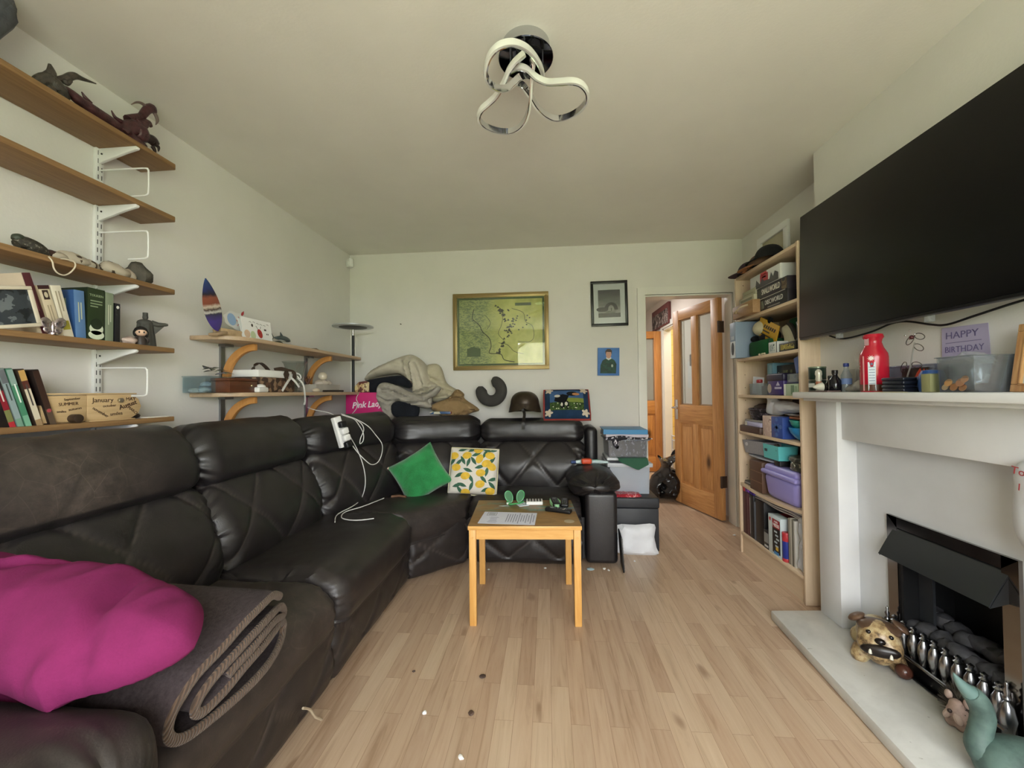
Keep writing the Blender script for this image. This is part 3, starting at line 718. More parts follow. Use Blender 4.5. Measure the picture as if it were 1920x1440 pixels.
# ------------------------------------------------------------------ small table
TW = wood('#c98f45', '#e3b46c', axis=2, rough=.42, name='golden_pine'); TWH = wood('#c98f45', '#e3b46c', axis=0, rough=.42, name='golden_pine_rail')
def worn_top():
    t = NT('stained_table_top'); sc = t.mapping((3, 14, 8)); g = t.noise(sc, 2, 6, .65, 1); n = t.noise(t.tc(), 7, 6, .7, .8)
    c = t.ramp(g, [(.3, lin('#795c35')), (.7, lin('#a07b4c'))])
    gm = t.mapping((1, 2.2, 1), loc=(.3, .0, 0)); p = t.noise(gm, 5.2, 5, .7, .5)
    sy = t.add('ShaderNodeSeparateXYZ'); t.L(t.tc(), sy.inputs[0])
    band = t.ramp(sy.outputs[1], [(.0, (0, 0, 0, 1)), (.03, (1, 1, 1, 1)), (.16, (1, 1, 1, 1)), (.2, (0, 0, 0, 1))])
    paintm = t.mix(1.0, t.ramp(p, [(.47, (0, 0, 0, 1)), (.53, (1, 1, 1, 1))]), band, 'MULTIPLY')
    pc = t.ramp(n, [(.36, lin('#5f7f95')), (.5, lin('#6b8a72')), (.62, lin('#4b6a52'))])
    c = t.mix(paintm, c, pc); t.base(c); t.set(Roughness=.42); return t.m
tb = thing('side_table', 'small square golden pine table with stained paint-marked top standing before the sofa', 'table', (-.133, 2.2, 0), math.radians(3.2))
tw, td, th = .555, .47, .485
part('table_top', sbox(tw, td, .02, .002, M=TR(0, 0, th-.02)), [TWH, worn_top()], tb)
_tt = tb.children[0].data
for p in _tt.polygons:
    if p.normal.z > .9: p.material_index = 1
for sx in (-1, 1):
    for sy in (-1, 1):
        part('leg', J((sbox(.034, .034, th-.02, .002), TR(sx*(tw/2-.022), sy*(td/2-.022), 0)), (scyl(.006, .0015, 10), axes((1, 0, 0), (0, 0, 1), (0, -1, 0), (sx*(tw/2-.022), sy*(td/2-.022)-.017, th-.06)))), TW, tb)
part('apron', bx(-tw/2+.04, -td/2+.012, th-.068, tw/2-.04, -td/2+.03, th-.02), TWH, tb); part('apron', bx(-tw/2+.04, td/2-.03, th-.068, tw/2-.04, td/2-.012, th-.02), TWH, tb)
part('apron', bx(-tw/2+.012, -td/2+.04, th-.068, -tw/2+.03, td/2-.04, th-.02), TWH, tb); part('apron', bx(tw/2-.03, -td/2+.04, th-.068, tw/2-.012, td/2-.04, th-.02), TWH, tb)
# ------------------------------------------------------------------ slotted wall shelving on the left
OAK = wood('#7a5a38', '#9a7850', axis=1, rough=.55, knots=0, name='brown_shelf_board', bump=.05)
sh = thing('wall_shelving', 'tall white slotted upright with five brown wooden shelves on the left wall', 'shelving', (XL, 1.44, 1.0))
LZ = [2.147, 1.916, 1.597, 1.342, 1.048]                          # tops of the shelves
XF_ = -1.605; SE = 1.615
for z in LZ:
    part('shelf', J((sprism([(XL+.002, .55), (XF_, .55), (XF_, SE-.012), (XF_-.012, SE), (XL+.002, SE)], .02, .003), TR(0, 0, z-.02))), OAK, sh, world=True)
up = bnew(); add(up, bx(XL, 1.428, .9, XL+.014, 1.456, 2.16, .001))
part('upright', up, WHITE, sh, world=True)
sl = bnew()
for k in range(38):
    for y in (1.4355, 1.4485): add(sl, bx(XL+.0138, y-.0015, .93+k*.0325, XL+.0146, y+.0015, .948+k*.0325))
part('upright_slots', sl, mat('#4c4c4c', .7), sh, world=True)
for i, z in enumerate(LZ):
    b = sprism([(0, 0), (.165, 0), (.172, -.006), (.168, -.013), (.12, -.024), (0, -.06)], .012, .002)
    bk = part('bracket', J((b, axes((1, 0, 0), (0, 0, 1), (0, -1, 0), (XL+.012, 1.448, z-.0205)))), WHITE, sh, world=True)
    part('screw', J((scyl(.0035, .002, 8), axes((1, 0, 0), (0, 0, 1), (0, -1, 0), (XL+.03, 1.4355, z-.045)))), BLACK, bk, world=True)
for z in (2.04, 1.79, 1.25):
    part('bookend_loop', J(stube([(XL+.014, 1.442, z), (XL+.2, 1.442, z-.002), (XL+.222, 1.442, z-.008), (XL+.226, 1.442, z-.02), (XL+.226, 1.442, z-.095), (XL+.22, 1.442, z-.108), (XL+.2, 1.442, z-.112), (XL+.14, 1.442, z-.112)], .0032, 8, smooth=4)), WHITE, sh, world=True)
# ------------------------------------------------------------------ corner shelves with curved brackets
BEECH = wood('#b3977a', '#c4aa8c', axis=1, rough=.4, name='beech_board', bump=.02); HONEY = wood('#c08443', '#cf9556', axis=2, rough=.4, name='honey_bracket', bump=.02)
cs = thing('bracket_shelves', 'pair of beech shelves with rounded ends on curved wooden brackets', 'shelving', (XL, 2.4, 1.1))
CZ = [1.438, 1.150]; CX = -1.54
def rshelf():
    r = .16; p = [(XL+.002, 3.34), (XL+.002, 1.86)]
    for k in range(9): a = PI/2*k/8; p.append((CX-r+r*math.sin(a), 1.86+r-r*math.cos(a)))
    for k in range(9): a = PI/2*k/8; p.append((CX-r+r*math.cos(a), 3.34-r+r*math.sin(a)))
    return sprism(p, .022, .004)
for z in CZ: part('shelf', J((rshelf(), TR(0, 0, z-.022))), BEECH, cs, world=True)
for y in (2.06, 2.83):
    part('upright', bx(XL, y-.014, .80, XL+.012, y+.014, 1.425), STEEL, cs, world=True)
    for z in CZ:
        a = []
        for k in range(13):
            t = PI/2*k/12; a.append((.014+.19*(1-math.cos(t))*1.0, -.024-.19*(1-math.sin(t))))
        oy = [(x+.0, zz) for x, zz in a]; inn = []
        for k in range(13):
            t = PI/2*k/12; inn.append((.05+.155*(1-math.cos(t)), -.06-.17*(1-math.sin(t))))
        poly = a+inn[::-1]
        bk = part('curved_bracket', J((sprism(poly, .024, .003), axes((1, 0, 0), (0, 0, 1), (0, -1, 0), (XL+.0, y+.012, z)))), HONEY, cs, world=True, label='curved honey-coloured wooden bracket')
        part('bracket_arm', J(bx(XL+.01, y-.03, z-.036, XL+.05, y+.03, z-.0225)), STEEL, bk, world=True)
# ------------------------------------------------------------------ floor lamp
LP = (-1.60, 3.20); lampz = 1.692
fm = thing('floor_lamp', 'slim black floor lamp with a flat disc head behind the sofa', 'lamp', (LP[0], LP[1], 0))
part('base', slathe([(0, 0), (.125, 0), (.125, .012), (.11, .022), (.015, .026)], 32), BLACK, fm)
part('pole', scyl(.011, lampz-.03, 14), BLACK, fm); part('pole_joint', J((scyl(.0125, .05, 14), TR(0, 0, lampz-.075))), CHROME, fm)
part('disc_head', J((slathe([(0, -.018), (.06, -.016), (.11, -.008), (.112, 0), (0, 0)], 40), TR(0, 0, lampz))), BLACK, fm)
part('diffuser_rim', J((slathe([(.112, -.007), (.162, -.004), (.162, .004), (.112, .002)], 40, cap=False), TR(0, 0, lampz))), mat('#b9bcc0', .3, .3), fm)
# ------------------------------------------------------------------ motion sensor in the corner
ms = thing('motion_sensor', 'small white motion sensor high in the left back corner', 'sensor', (-1.745, 3.47, 2.36), math.radians(-35))
part('housing', sbox(.07, .04, .075, .008, 3, M=TR(0, -.02, -.09)), WHITE, ms); part('lens', sbox(.045, .006, .03, .002, M=TR(0, -.043, -.075)), mat('#f4f4f2', .25), ms)
# ------------------------------------------------------------------ ceiling lamp: interlaced ribbon loops
lc = fl(986, 118, H-.06); 
lt = thing('ceiling_lamp', 'chrome ceiling lamp of interlaced looping white ribbons', 'lamp', (lc.x, lc.y, H))
part('canopy', J((slathe([(.0, -.045), (.085, -.045), (.088, -.042), (.088, -.0)], 48), None)), mat('#c9cbcd', .08, 1), lt)
part('canopy_plate', J((slathe([(0, -.0475), (.098, -.0475), (.1, -.045), (0, -.0445)], 48), None)), mat('#4a4c50', .05, 1), lt, label='dark mirror-polished plate')
# ================================================================== THINGS ON THE LEFT SHELVES
def pxs(pts, X): return [onx(a, b, X) for a, b in pts]
def lines_text(w, h, n, seed=0, t=.0004):
    """thin bars that read as lines of small print"""
    random.seed(seed); bm = bnew()
    for i in range(n):
        y = h/2-h*(i+.5)/n; k = w*random.uniform(.6, 1)
        add(bm, sbox(k, h/n*.38, t, base=False), TR(-(w-k)/2, y, 0))
    return bm
def book(name, label, group, y, z, X, th, hgt, dep, lean, cover, spine=None, pages='#e6dcc4', deco=None, cat='book', rot_extra=0):
    """standing book, spine towards +x at X, right bottom corner of the spine at y; lean>0 tilts the top towards -y"""
    r = thing(name, label, cat, (X, y, z), group=group, rot=(lean, 0, rot_extra))
    sp = spine or cover; c = .0022
    cv = part('cover', J(bx(-dep, -th, 0, 0, -th+c, hgt, .0006), bx(-dep, -c, 0, 0, 0, hgt, .0006), (bx(-c*1.3, -th, 0, 0.0006, 0, hgt, .001), None, 1)), [mat(cover, .45, var=.04), mat(sp, .4, var=.04)], r)
    part('page_block', bx(-dep+.004, -th+c, .003, -c, -c, hgt-.003), mat(pages, .8), r)
    if deco: deco(cv, th, hgt, dep)
    return r
def spine_title(txt, col, size, zf=.5):
    def f(r, th, h, dep):
        part('title', J((stext(txt, size, .0004, width=h*.5), axes((0, 0, -1), (0, 1, 0), (1, 0, 0), (.0012, -th/2, h*zf)))), mat(col, .4), r)
    return f
def spine_lines(col, n=2, cover_patch=None):
    def f(r, th, h, dep):
        part('title', J((lines_text(h*.5, th*.5, n, 3), axes((0, 0, -1), (0, 1, 0), (1, 0, 0), (.0012, -th/2, h*.5)))), mat(col, .5), r)
        if cover_patch: part('cover_picture', J((sbox(dep*.5, h*.3, .0005, base=False), axes((1, 0, 0), (0, 0, 1), (0, -1, 0), (-dep/2, -th-.0003, h*.68)))), mat(cover_patch, .5), r)
    return f
Z1, Z2, Z3, Z4, Z5 = LZ
# --- top shelf: dragons
DR1 = mat('#46403a', .45, var=.4, vs=60, bump=.6, bs=120); DR2 = mat('#45262a', .4, var=.45, vs=50, bump=.6, bs=120)
X = -1.665
def tub(pts, radii, X, n=9): return stube(pxs(pts, X), 1, n, smooth=5, radii=radii)
g = lambda v: v/500
dr = thing('dragon_ornament', 'grey-brown resin dragon crouching left of the maroon one on top shelf', 'ornament', (X, 1.22, Z1))
part('body', J(tub([(64, 157), (78, 150), (92, 152), (105, 166), (118, 178), (128, 184)], [g(7), g(9), g(13), g(14), g(11), g(5)], X), tub([(84, 160), (96, 172), (104, 184)], [g(8), g(9), g(6)], X+.02), tub([(105, 172), (120, 190)], [g(8), g(4)], X+.025)), DR1, dr, world=True)
part('horn', J(tub([(86, 147), (96, 138), (93, 120)], [g(8), g(7), g(2)], X)), DR1, dr, world=True)
part('tail', J(tub([(104, 152), (122, 148), (138, 142), (155, 148), (180, 157)], [g(6), g(6), g(6), g(3.5), g(1)], X-.02), tub([(120, 150), (126, 158), (134, 152)], [g(4), g(3), g(2)], X)), DR1, dr, world=True)
dr = thing('dragon_ornament', 'maroon horned resin dragon with long tail at right end of top shelf', 'ornament', (X, 1.5, Z1))
part('body', J(tub([(232, 250), (246, 240), (260, 250), (272, 258)], [g(9), g(16), g(20), g(13)], X+.01), tub([(240, 225), (252, 222), (268, 218)], [g(9), g(8), g(6)], X), tub([(250, 228), (262, 236), (276, 230), (284, 238)], [g(9), g(10), g(7), g(3)], X+.01), tub([(240, 252), (258, 268), (272, 276)], [g(9), g(10), g(6)], X+.02)), DR2, dr, world=True)
part('tail', J(tub([(108, 165), (125, 170), (150, 190), (180, 212), (210, 232), (240, 252)], [g(8), g(7), g(9), g(11), g(11), g(8)], X), tub([(130, 178), (165, 196), (200, 222), (235, 240)], [g(3), g(5), g(5), g(7)], X-.015)), DR2, dr, world=True)
part('spike', J(tub([(153, 172), (160, 183), (170, 194)], [g(1), g(3), g(4)], X)), DR2, dr, world=True)
part('spike', J(tub([(209, 207), (216, 220), (228, 228)], [g(1), g(3), g(4)], X)), DR2, dr, world=True)
part('head', J(tub([(266, 218), (276, 206), (284, 203), (288, 212)], [g(7), g(8), g(9), g(6)], X)), DR2, dr, world=True)
part('horn', J(tub([(276, 202), (266, 194), (256, 192), (246, 196)], [g(3.5), g(3), g(2), g(.7)], X)), mat('#6b5a55', .4), dr, world=True)
part('horn', J(tub([(286, 207), (292, 216), (295, 226), (292, 234)], [g(3.5), g(3.5), g(3), g(.8)], X)), mat('#6b5a55', .4), dr, world=True)
part('claw', J(tub([(272, 258), (284, 262), (292, 272)], [g(8), g(10), g(8)], X+.02), tub([(290, 270), (297, 276), (297, 284)], [g(4), g(3), g(1)], X+.03), tub([(286, 274), (290, 282), (292, 288)], [g(4), g(3), g(1)], X+.03)), mat('#2e2220', .4), dr, world=True)
X = -1.67
wg = thing('winged_ornament', 'dark grey winged ornament at left end of top shelf cut off by frame', 'ornament', (X, 1.0, Z1))
part('wing', J(tub([(-70, 60), (-30, 30), (0, 15), (18, 30), (30, 46)], [.05, .05, .045, .02, .003], X), tub([(-60, 40), (-20, 10), (10, 4), (20, 22)], [.03, .04, .025, .005], X+.01)), mat('#4a4e55', .5, var=.3, vs=40, bump=.5, bs=60), wg, world=True)
part('base', sbox(.09, .10, .16, .02, 3, M=TR(0, -.1, 0)), mat('#3a3d42', .6), wg)
# --- third shelf: bird, driftwood, cord, stone
X = -1.66
FE = pattern([(0, '#2e2a24'), (.45, '#3c382f'), (.62, '#8a857a'), (.66, '#2e2a24')], 90, 'noise', .7)
bd = thing('bird_ornament', 'speckled carved bird with dark green head lying on third shelf', 'ornament', (X, 1.15, Z3))
part('body', J(tub([(30, 458), (45, 456), (60, 464), (78, 474), (92, 480)], [g(7), g(11), g(13), g(11), g(5)], X)), FE, bd, world=True)
part('head', J(tub([(26, 449), (32, 446), (40, 450), (42, 458)], [g(4), g(7), g(7), g(6)], X)), mat('#2c3528', .5), bd, world=True)
part('tail', J(tub([(85, 476), (98, 478), (112, 485)], [g(7), g(8), g(5)], X)), mat('#3a231c', .5), bd, world=True)
BARK = mat('#a99c8a', .8, var=.25, vs=40); DKB = mat('#33281f', .8)
def chunk(px0, py0, rx, ry, rz, tiltz, m, name, label, X=-1.67, seed=0, dent=True, cat='driftwood', zb=None):
    p = onx(px0, py0, X); b = ssph(rx, ry, rz, 22, 12); crumple(b, .25*rz, 30, seed)
    for v in b.verts: v.co.z = max(v.co.z, -rz*.6)
    return solo(name, b, m, label, cat, (X, p.y, (zb or Z3)+rz*.6), rotz=tiltz)
WD = pattern([(0, '#3a2d22'), (.36, '#4a3c2e'), (.42, '#b3a896'), (1, '#c4bba9')], 26, 'noise', .8)
chunk(108, 483, .03, .045, .022, .3, WD, 'driftwood_piece', 'small brown driftwood piece beside the carved bird on third shelf', seed=1)
chunk(132, 488, .035, .06, .03, -.2, WD, 'driftwood_piece', 'pale jagged driftwood piece behind the white cord loop', seed=5)
chunk(158, 497, .03, .05, .026, .1, WD, 'driftwood_piece', 'flat pale driftwood piece left of the white upright', seed=9)
chunk(212, 502, .045, .055, .034, .2, WD, 'driftwood_piece', 'curled pale driftwood piece right of the white upright', seed=12)
chunk(236, 512, .035, .035, .03, .2, WD, 'driftwood_piece', 'dark-edged driftwood piece against the grey stone', seed=17)
chunk(257, 518, .05, .045, .05, .2, mat('#4c4840', .85, var=.3, vs=30, bump=.6, bs=80), 'stone', 'dark grey ridged stone at right end of third shelf', seed=21, cat='stone')
solo('cord_loop', stube(pxs([(91, 481), (98, 490), (101, 503), (108, 512), (120, 516), (132, 511), (141, 500), (139, 491), (128, 487), (114, 485)], -1.597), .0022, 6, smooth=6), mat('#d8cbb4', .8), 'pale cord loop hanging over the edge of the third shelf', 'cord', (-1.6, 1.2, Z3), world=True)
# --- fourth shelf: frame, books, ornaments
X = -1.625
ph = thing('framed_photo', 'cream framed dark photograph leaning at left end of fourth shelf', 'picture frame', (-1.61, 1.128, Z4), rot=(0, 0, 0))
fr_m = axes((-.30, .95, 0), V((-.28, -.10, .95)).normalized(), V((.95, .3, .28)).normalized(), (-1.618, 1.03, Z4+.004))
def rect_frame(w, h, b, t): 
    return J((sbox(w, b, t, .002, base=False), TR(0, h/2-b/2, 0)), (sbox(w, b, t, .002, base=False), TR(0, -h/2+b/2, 0)), (sbox(b, h-2*b, t, .002, base=False), TR(-w/2+b/2, 0, 0)), (sbox(b, h-2*b, t, .002, base=False), TR(w/2-b/2, 0, 0)))
lean = axes(V((0, 1, 0)), V((-.12, -.28, .95)).normalized(), V((1, 0, .126)).normalized(), (-1.617, 1.062, Z4+.066)) 
ML = Matrix.Translation((-1.612, 1.06, Z4+.0655)) @ RX(.24) @ axes((0, 1, 0), (0, 0, 1), (1, 0, 0)) 
part('frame', J((rect_frame(.15, .125, .011, .012), ML)), mat('#d9cfbb', .35), ph, world=True)
part('photograph', J((sbox(.13, .105, .004, base=False), ML)), pattern([(0, '#22262a'), (.4, '#3a4046'), (.55, '#6d7478'), (.7, '#2a3034')], 22, 'noise', .3), ph, world=True)
gb = 'books on the fourth shelf'
def oval(r, th, h, dep):
    part('portrait', J((sbox(.016, .03, .0005, base=False), axes((0, 1, 0), (0, 0, 1), (1, 0, 0), (.0012, -th/2, h*.82))), (disc(ell(.005, .009), .0005), axes((0, 1, 0), (0, 0, 1), (1, 0, 0), (.0015, -th/2, h*.82)), 1)), [mat('#33231c', .5), mat('#c9bda4', .5)], r)
    part('title', J((lines_text(h*.45, th*.5, 2, 5), axes((0, 0, -1), (0, 1, 0), (1, 0, 0), (.0012, -th/2, h*.4)))), mat('#a89a80', .5), r)
    part('top_band', bx(-.001, -th-.0002, h-.012, .0012, .0002, h+.0003), mat('#3a1c20', .5), r)
book('book', 'big tan-covered book with maroon spine leaning on fourth shelf', gb, 1.183, Z4, X, .021, .198, .145, .29, '#cbb9a2', '#4f2028', deco=spine_lines('#8c5a5e', 1))
book('book', 'cream paperback with a small oval portrait on its spine', gb, 1.218, Z4, X, .029, .168, .13, .27, '#cfc0a2', '#d6c8ac', deco=oval)
def yel(r, th, h, dep):
    part('title', J((lines_text(h*.55, th*.6, 2, 8), axes((0, 0, -1), (0, 1, 0), (1, 0, 0), (.0012, -th/2, h*.62)))), mat('#a49880', .5), r)
    part('spine_patch', J((sbox(th*.7, .03, .0005, base=False), axes((0, 1, 0), (0, 0, 1), (1, 0, 0), (.0012, -th/2, h*.25)))), mat('#a8a03a', .5), r)
book('book', 'cream paperback with a yellow patch leaning left of blue book', gb, 1.248, Z4, X, .029, .175, .13, .24, '#d9d0bc', '#ddd5c2', deco=yel)
book('book', 'blue hardback with a pale label on its cover', gb, 1.284, Z4, X, .031, .168, .125, .05, '#33568c', '#5c7fae', deco=spine_lines('#c6c9a8', 2, '#9fb39a'))
def tree(r, th, h, dep):
    M = lambda y, z: axes((0, 1, 0), (0, 0, 1), (1, 0, 0), (.0013, y, z))
    part('spine_picture', J((disc(ell(th*.4, .022), .0005), M(-th/2, .04)), (disc(ell(th*.46, .016), .0005), M(-th/2, .018))), mat('#d3dcc6', .5), r)
    part('tree_picture', J((disc(ell(th*.34, .02), .0008), M(-th/2, .058)), (sbox(.004, .03, .0008, base=False), M(-th/2, .03))), mat('#1c2a18', .5), r)
    part('title', J((stext('TOLKIEN', .0115, .0004, width=th*.8), M(-th/2, h*.86)), (lines_text(th*.7, .03, 3, 2), M(-th/2, h*.7))), mat('#8fa081', .5), r)
book('book', 'thick dark green hardback with a tree picture on its spine', gb, 1.343, Z4, X, .056, .186, .14, .0, '#222f1f', '#27361f', deco=tree)
book('book', 'grey-green hardback right of the dark green tree book', gb, 1.373, Z4, X, .028, .182, .13, .0, '#6f7a66', '#7f8a74', deco=spine_lines('#c8cdb8', 2))
def dot(r, th, h, dep): part('emblem', J((disc(ell(.005, .006), .0005), axes((0, 1, 0), (0, 0, 1), (1, 0, 0), (.0012, -th/2, h*.9)))), mat('#dcdcd6', .4), r)
book('book', 'small black paperback at right end of the fourth shelf row', gb, 1.397, Z4, X, .020, .148, .11, .0, '#17181b', '#1a1b20', deco=dot)
CRY = mat('#b9aeb2', .12, .9)
bf = thing('butterfly_ornament', 'silver glass butterfly ornament in front of the maroon spine', 'ornament', (-1.612, 1.178, Z4))
for s, a, b, r1, r2, zz in ((-1, .018, .035, .016, .02, .4), (1, .02, .04, .016, .02, .5), (-1, .014, .016, .012, .013, -.3), (1, .014, .016, .012, .013, -.3)):
    part('wing', J((ssph(.004, r1, r2, 14, 8), TR(0, s*a, b) @ RX(-s*zz))), CRY, bf)
part('body', J((ssph(.005, .005, .022, 10, 8), TR(0, 0, .024))), CRY, bf); part('foot', scyl(.012, .006, 16), CRY, bf)
sh_ = ssph(.022, .026, .016, 18, 10); crumple(sh_, .005, 60, 2)
solo('shell', sh_, mat('#b9a49a', .4, var=.3, vs=60), 'small pinkish shell beside the dark-haired figurine', 'shell', (-1.63, 1.435, Z4+.013))
fg = thing('figurine', 'small figurine with big dark-haired head before the grey statue', 'figurine', (-1.622, 1.474, Z4), math.radians(-35))
part('body', J((slathe([(0, 0), (.016, 0), (.017, .01), (.013, .03), (.008, .038), (0, .04)], 18), SCL(.8, 1, 1)), (stube([(0, -.012, .032), (.004, -.02, .022), (.008, -.021, .012)], .0035, 8), None), (stube([(0, .012, .032), (.004, .02, .022), (.008, .021, .012)], .0035, 8), None)), mat('#3a302c', .5), fg)
hd_ = part('head', J((ssph(.018, .019, .017, 20, 14), TR(0, 0, .052))), mat('#dcb8a0', .5), fg)
part('hair', J((ssph(.0205, .0215, .0195, 20, 14), TR(-.004, 0, .056)), (ssph(.008, .006, .014, 10, 8), TR(-.004, -.018, .048)), (ssph(.008, .006, .014, 10, 8), TR(-.004, .018, .048))), mat('#1d1a18', .5), fg)
for s in (-1, 1): part('eye', J((ssph(.002, .0028, .004, 8, 6), TR(.0168, s*.007, .05))), BLACK, hd_)
st = thing('robed_statue', 'dark grey robed statue stretching out one arm on fourth shelf', 'statue', (-1.645, 1.512, Z4), math.radians(-25))
SG = mat('#45443f', .7, var=.15, vs=40, bump=.4, bs=90)
rb = sgrid(lambda u, v: ((.030-.010*v+.003*math.sin(u*2*PI*7)*(1-v*.6))*math.cos(u*2*PI)*.9, (.034-.008*v+.003*math.cos(u*2*PI*9)*(1-v*.6))*math.sin(u*2*PI), .095*v), 60, 10, cu=True)
part('robe', J(rb, (ssph(.02, .028, .016, 16, 10), TR(0, 0, .095)), (scyl(.032, .004, 24), None)), SG, st)
part('arm', J((stube([(0, .02, .098), (.01, .04, .092), (.02, .06, .094), (.022, .068, .094)], 1, 9, radii=[.012, .01, .007, .004]), None), (sgrid(lambda u, v: (.006+.01*u, .02+.04*u, .09-.05*v*(1-u)), 6, 6), None)), SG, st)
part('head', J((ssph(.0095, .0095, .0125, 14, 10), TR(0, 0, .119)), (scyl(.0085, .016, 10), TR(0, 0, .122)), (scyl(.006, .02, 10), TR(0, 0, .103))), SG, st)
# --- bottom shelf: disc cases, wooden box
gd = 'film cases on the bottom shelf'
def dvd(lab, y, cover, blocks, txt=None, tcol='#e8e8e8', th=.0155, ym=0):
    r = thing('film_case', lab, 'film case', (-1.618, y, Z5), group=gd, rot=(.27, 0, 0))
    part('case', bx(-.132, -th, 0, 0, 0, .186, .002), mat(cover, .3), r)
    b = bnew(); ms = []
    for i, (z0, z1, c) in enumerate(blocks):
        add(b, bx(-.0005, -th+.001, .186*z0, .0006, -.001, .186*z1), None, i); ms.append(mat(c, .35))
    si = part('spine_insert', b, ms, r)
    if txt: part('title', J((lines_text(.075, th*.55, 1, len(txt)), axes((0, 0, -1), (0, 1, 0), (1, 0, 0), (.001, -th/2, .10)))), mat(tcol, .4), si)
    return r
dvd('black film case at far left of bottom shelf with red and green spine', 1.094, '#18181a', [(0, .1, '#b5303a'), (.1, .3, '#7c8050'), (.3, .62, '#8c2030'), (.62, .98, '#2a2426')], 'CLASSIC', '#e0d8d0')
dvd('pale grey-blue film case second from left on bottom shelf', 1.113, '#7b8a88', [(0, .15, '#7aa08c'), (.15, .75, '#93a5a8'), (.75, .97, '#6a6f74')], 'ICE LAND', '#4a5654')
dvd('green film case with white lettering on bottom shelf', 1.132, '#4f8068', [(0, .2, '#7fb598'), (.2, .7, '#4c8a6c'), (.72, .98, '#8fa8a0')], 'OPEN HEARTS', '#eef4ee')
r_ = dvd('cream and brown film case with dark lettering on bottom shelf', 1.160, '#3a2f28', [(0, .12, '#a58a66'), (.12, .66, '#d8cdb6'), (.66, .8, '#5a3028'), (.8, .98, '#c9a060')], 'SPACED', '#4a4440', th=.017)
r_ = dvd('thick dark brown film case with white barcode leaning at right of the row', 1.196, '#241c1a', [(0, .3, '#5a4a3c'), (.3, .98, '#3a2620')], None, th=.018)
part('back_print', J((sbox(.04, .03, .0006, base=False), axes((1, 0, 0), (0, 0, 1), (0, -1, 0), (-.04, -.0183, .03))), (sbox(.05, .025, .0006, base=False), axes((1, 0, 0), (0, 0, 1), (0, -1, 0), (-.06, -.0183, .15)))), mat('#d4d4d8', .4), r_)
part('picture', J((disc(ell(.012, .016), .0006), axes((1, 0, 0), (0, 0, 1), (0, -1, 0), (-.05, -.0183, .1))), (disc(ell(.006, .006), .0006), axes((0, 1, 0), (0, 0, 1), (1, 0, 0), (.0008, -.009, .05)))), mat('#b04a52', .4), r_)
PALEW = wood('#b99a70', '#d3b78c', axis=1, rough=.5, name='pale_pine', bump=.02); BURN = mat('#3c2414', .7)
cx_ = -1.625
wb = thing('wooden_box', 'pale wooden box with burnt handwritten month names on bottom shelf', 'box', (cx_, 1.32, Z5))
oc = [(0.12, .004), (.148, .02), (.16, .05), (.148, .08), (.12, .096), (-.03, .096), (-.03, .004)]
fpn = part('front_panel', J((sprism(oc, .012, .002), axes((0, 1, 0), (0, 0, 1), (1, 0, 0), (-.012, 0, 0)))), PALEW, wb)
spn_ = part('side_panel', J((sprism([(-.16, .004), (-.031, .004), (-.031, .096), (-.16, .092)], .012, .001), axes((0, 1, 0), (0, 0, 1), (1, 0, 0), (-.014, 0, 0)))), PALEW, wb)
part('box_body', bx(-.11, -.16, 0, -.014, .125, .09), PALEW, wb); part('lid', bx(-.12, -.165, .0965, .002, .14, .102, .001), PALEW, wb); part('bottom_board', bx(-.11, -.03, 0, .008, .13, .004, .001), PALEW, wb)
def burn(txt, y, z, size, rot=0, sh=0, bold=0): 
    return (stext(txt, size, .0004, shear=sh, bold=bold), axes((0, 1, 0), (0, 0, 1), (1, 0, 0), (.0006, y, z)) @ RZ(rot))
part('lettering', J(burn('January', .02, .076, .024), burn('MAY', .118, .078, .018), burn('August', .108, .056, .024, .32, bold=.0005), burn('october', .042, .055, .014, .05), burn('november', .012, .032, .015, -.6), burn('smiles', .066, .024, .018, .08), burn('MARCH', .128, .032, .015, -.7)), BURN, fpn)
part('lettering', J(*[(b, TR(-.002, 0, 0) @ m) for b, m in (burn('September', -.075, .082, .011, .1), burn('SUMMER', -.085, .065, .015, .05), burn('autumn', -.066, .048, .013, .15), burn('smiles', -.105, .04, .011))]), BURN, spn_)
part('clasp', J((scyl(.010, .008, 6), axes((0, 1, 0), (0, 0, 1), (1, 0, 0), (0, .078, .074))), (sbox(.008, .011, .003), axes((0, 1, 0), (0, 0, 1), (1, 0, 0), (.008, .074, .077)))), mat('#b3ad9c', .25, .9), wb)
ct = scyl(.015, .03, 20, .003)
solo('lens_cap', J((ct, axes((0, 1, 0), (0, 0, 1), (1, 0, 0), (0, 0, .015)))), mat('#3a2c22', .4), 'short dark brown cylinder lying before the month-name box', 'cylinder', (-1.628, 1.245, Z5))
solo('folded_paper', bx(-.05, -.045, 0, .02, .05, .0035), mat('#dcd8d0', .8), 'flat white paper at right end of the bottom shelf', 'paper', (-1.64, 1.545, Z5))
b = ssph(.03, .032, .012, 14, 8)
solo('dark_pebble', b, mat('#241c1a', .5), 'flat dark pebble right of the month-name box', 'pebble', (-1.66, 1.468, Z5+.011))
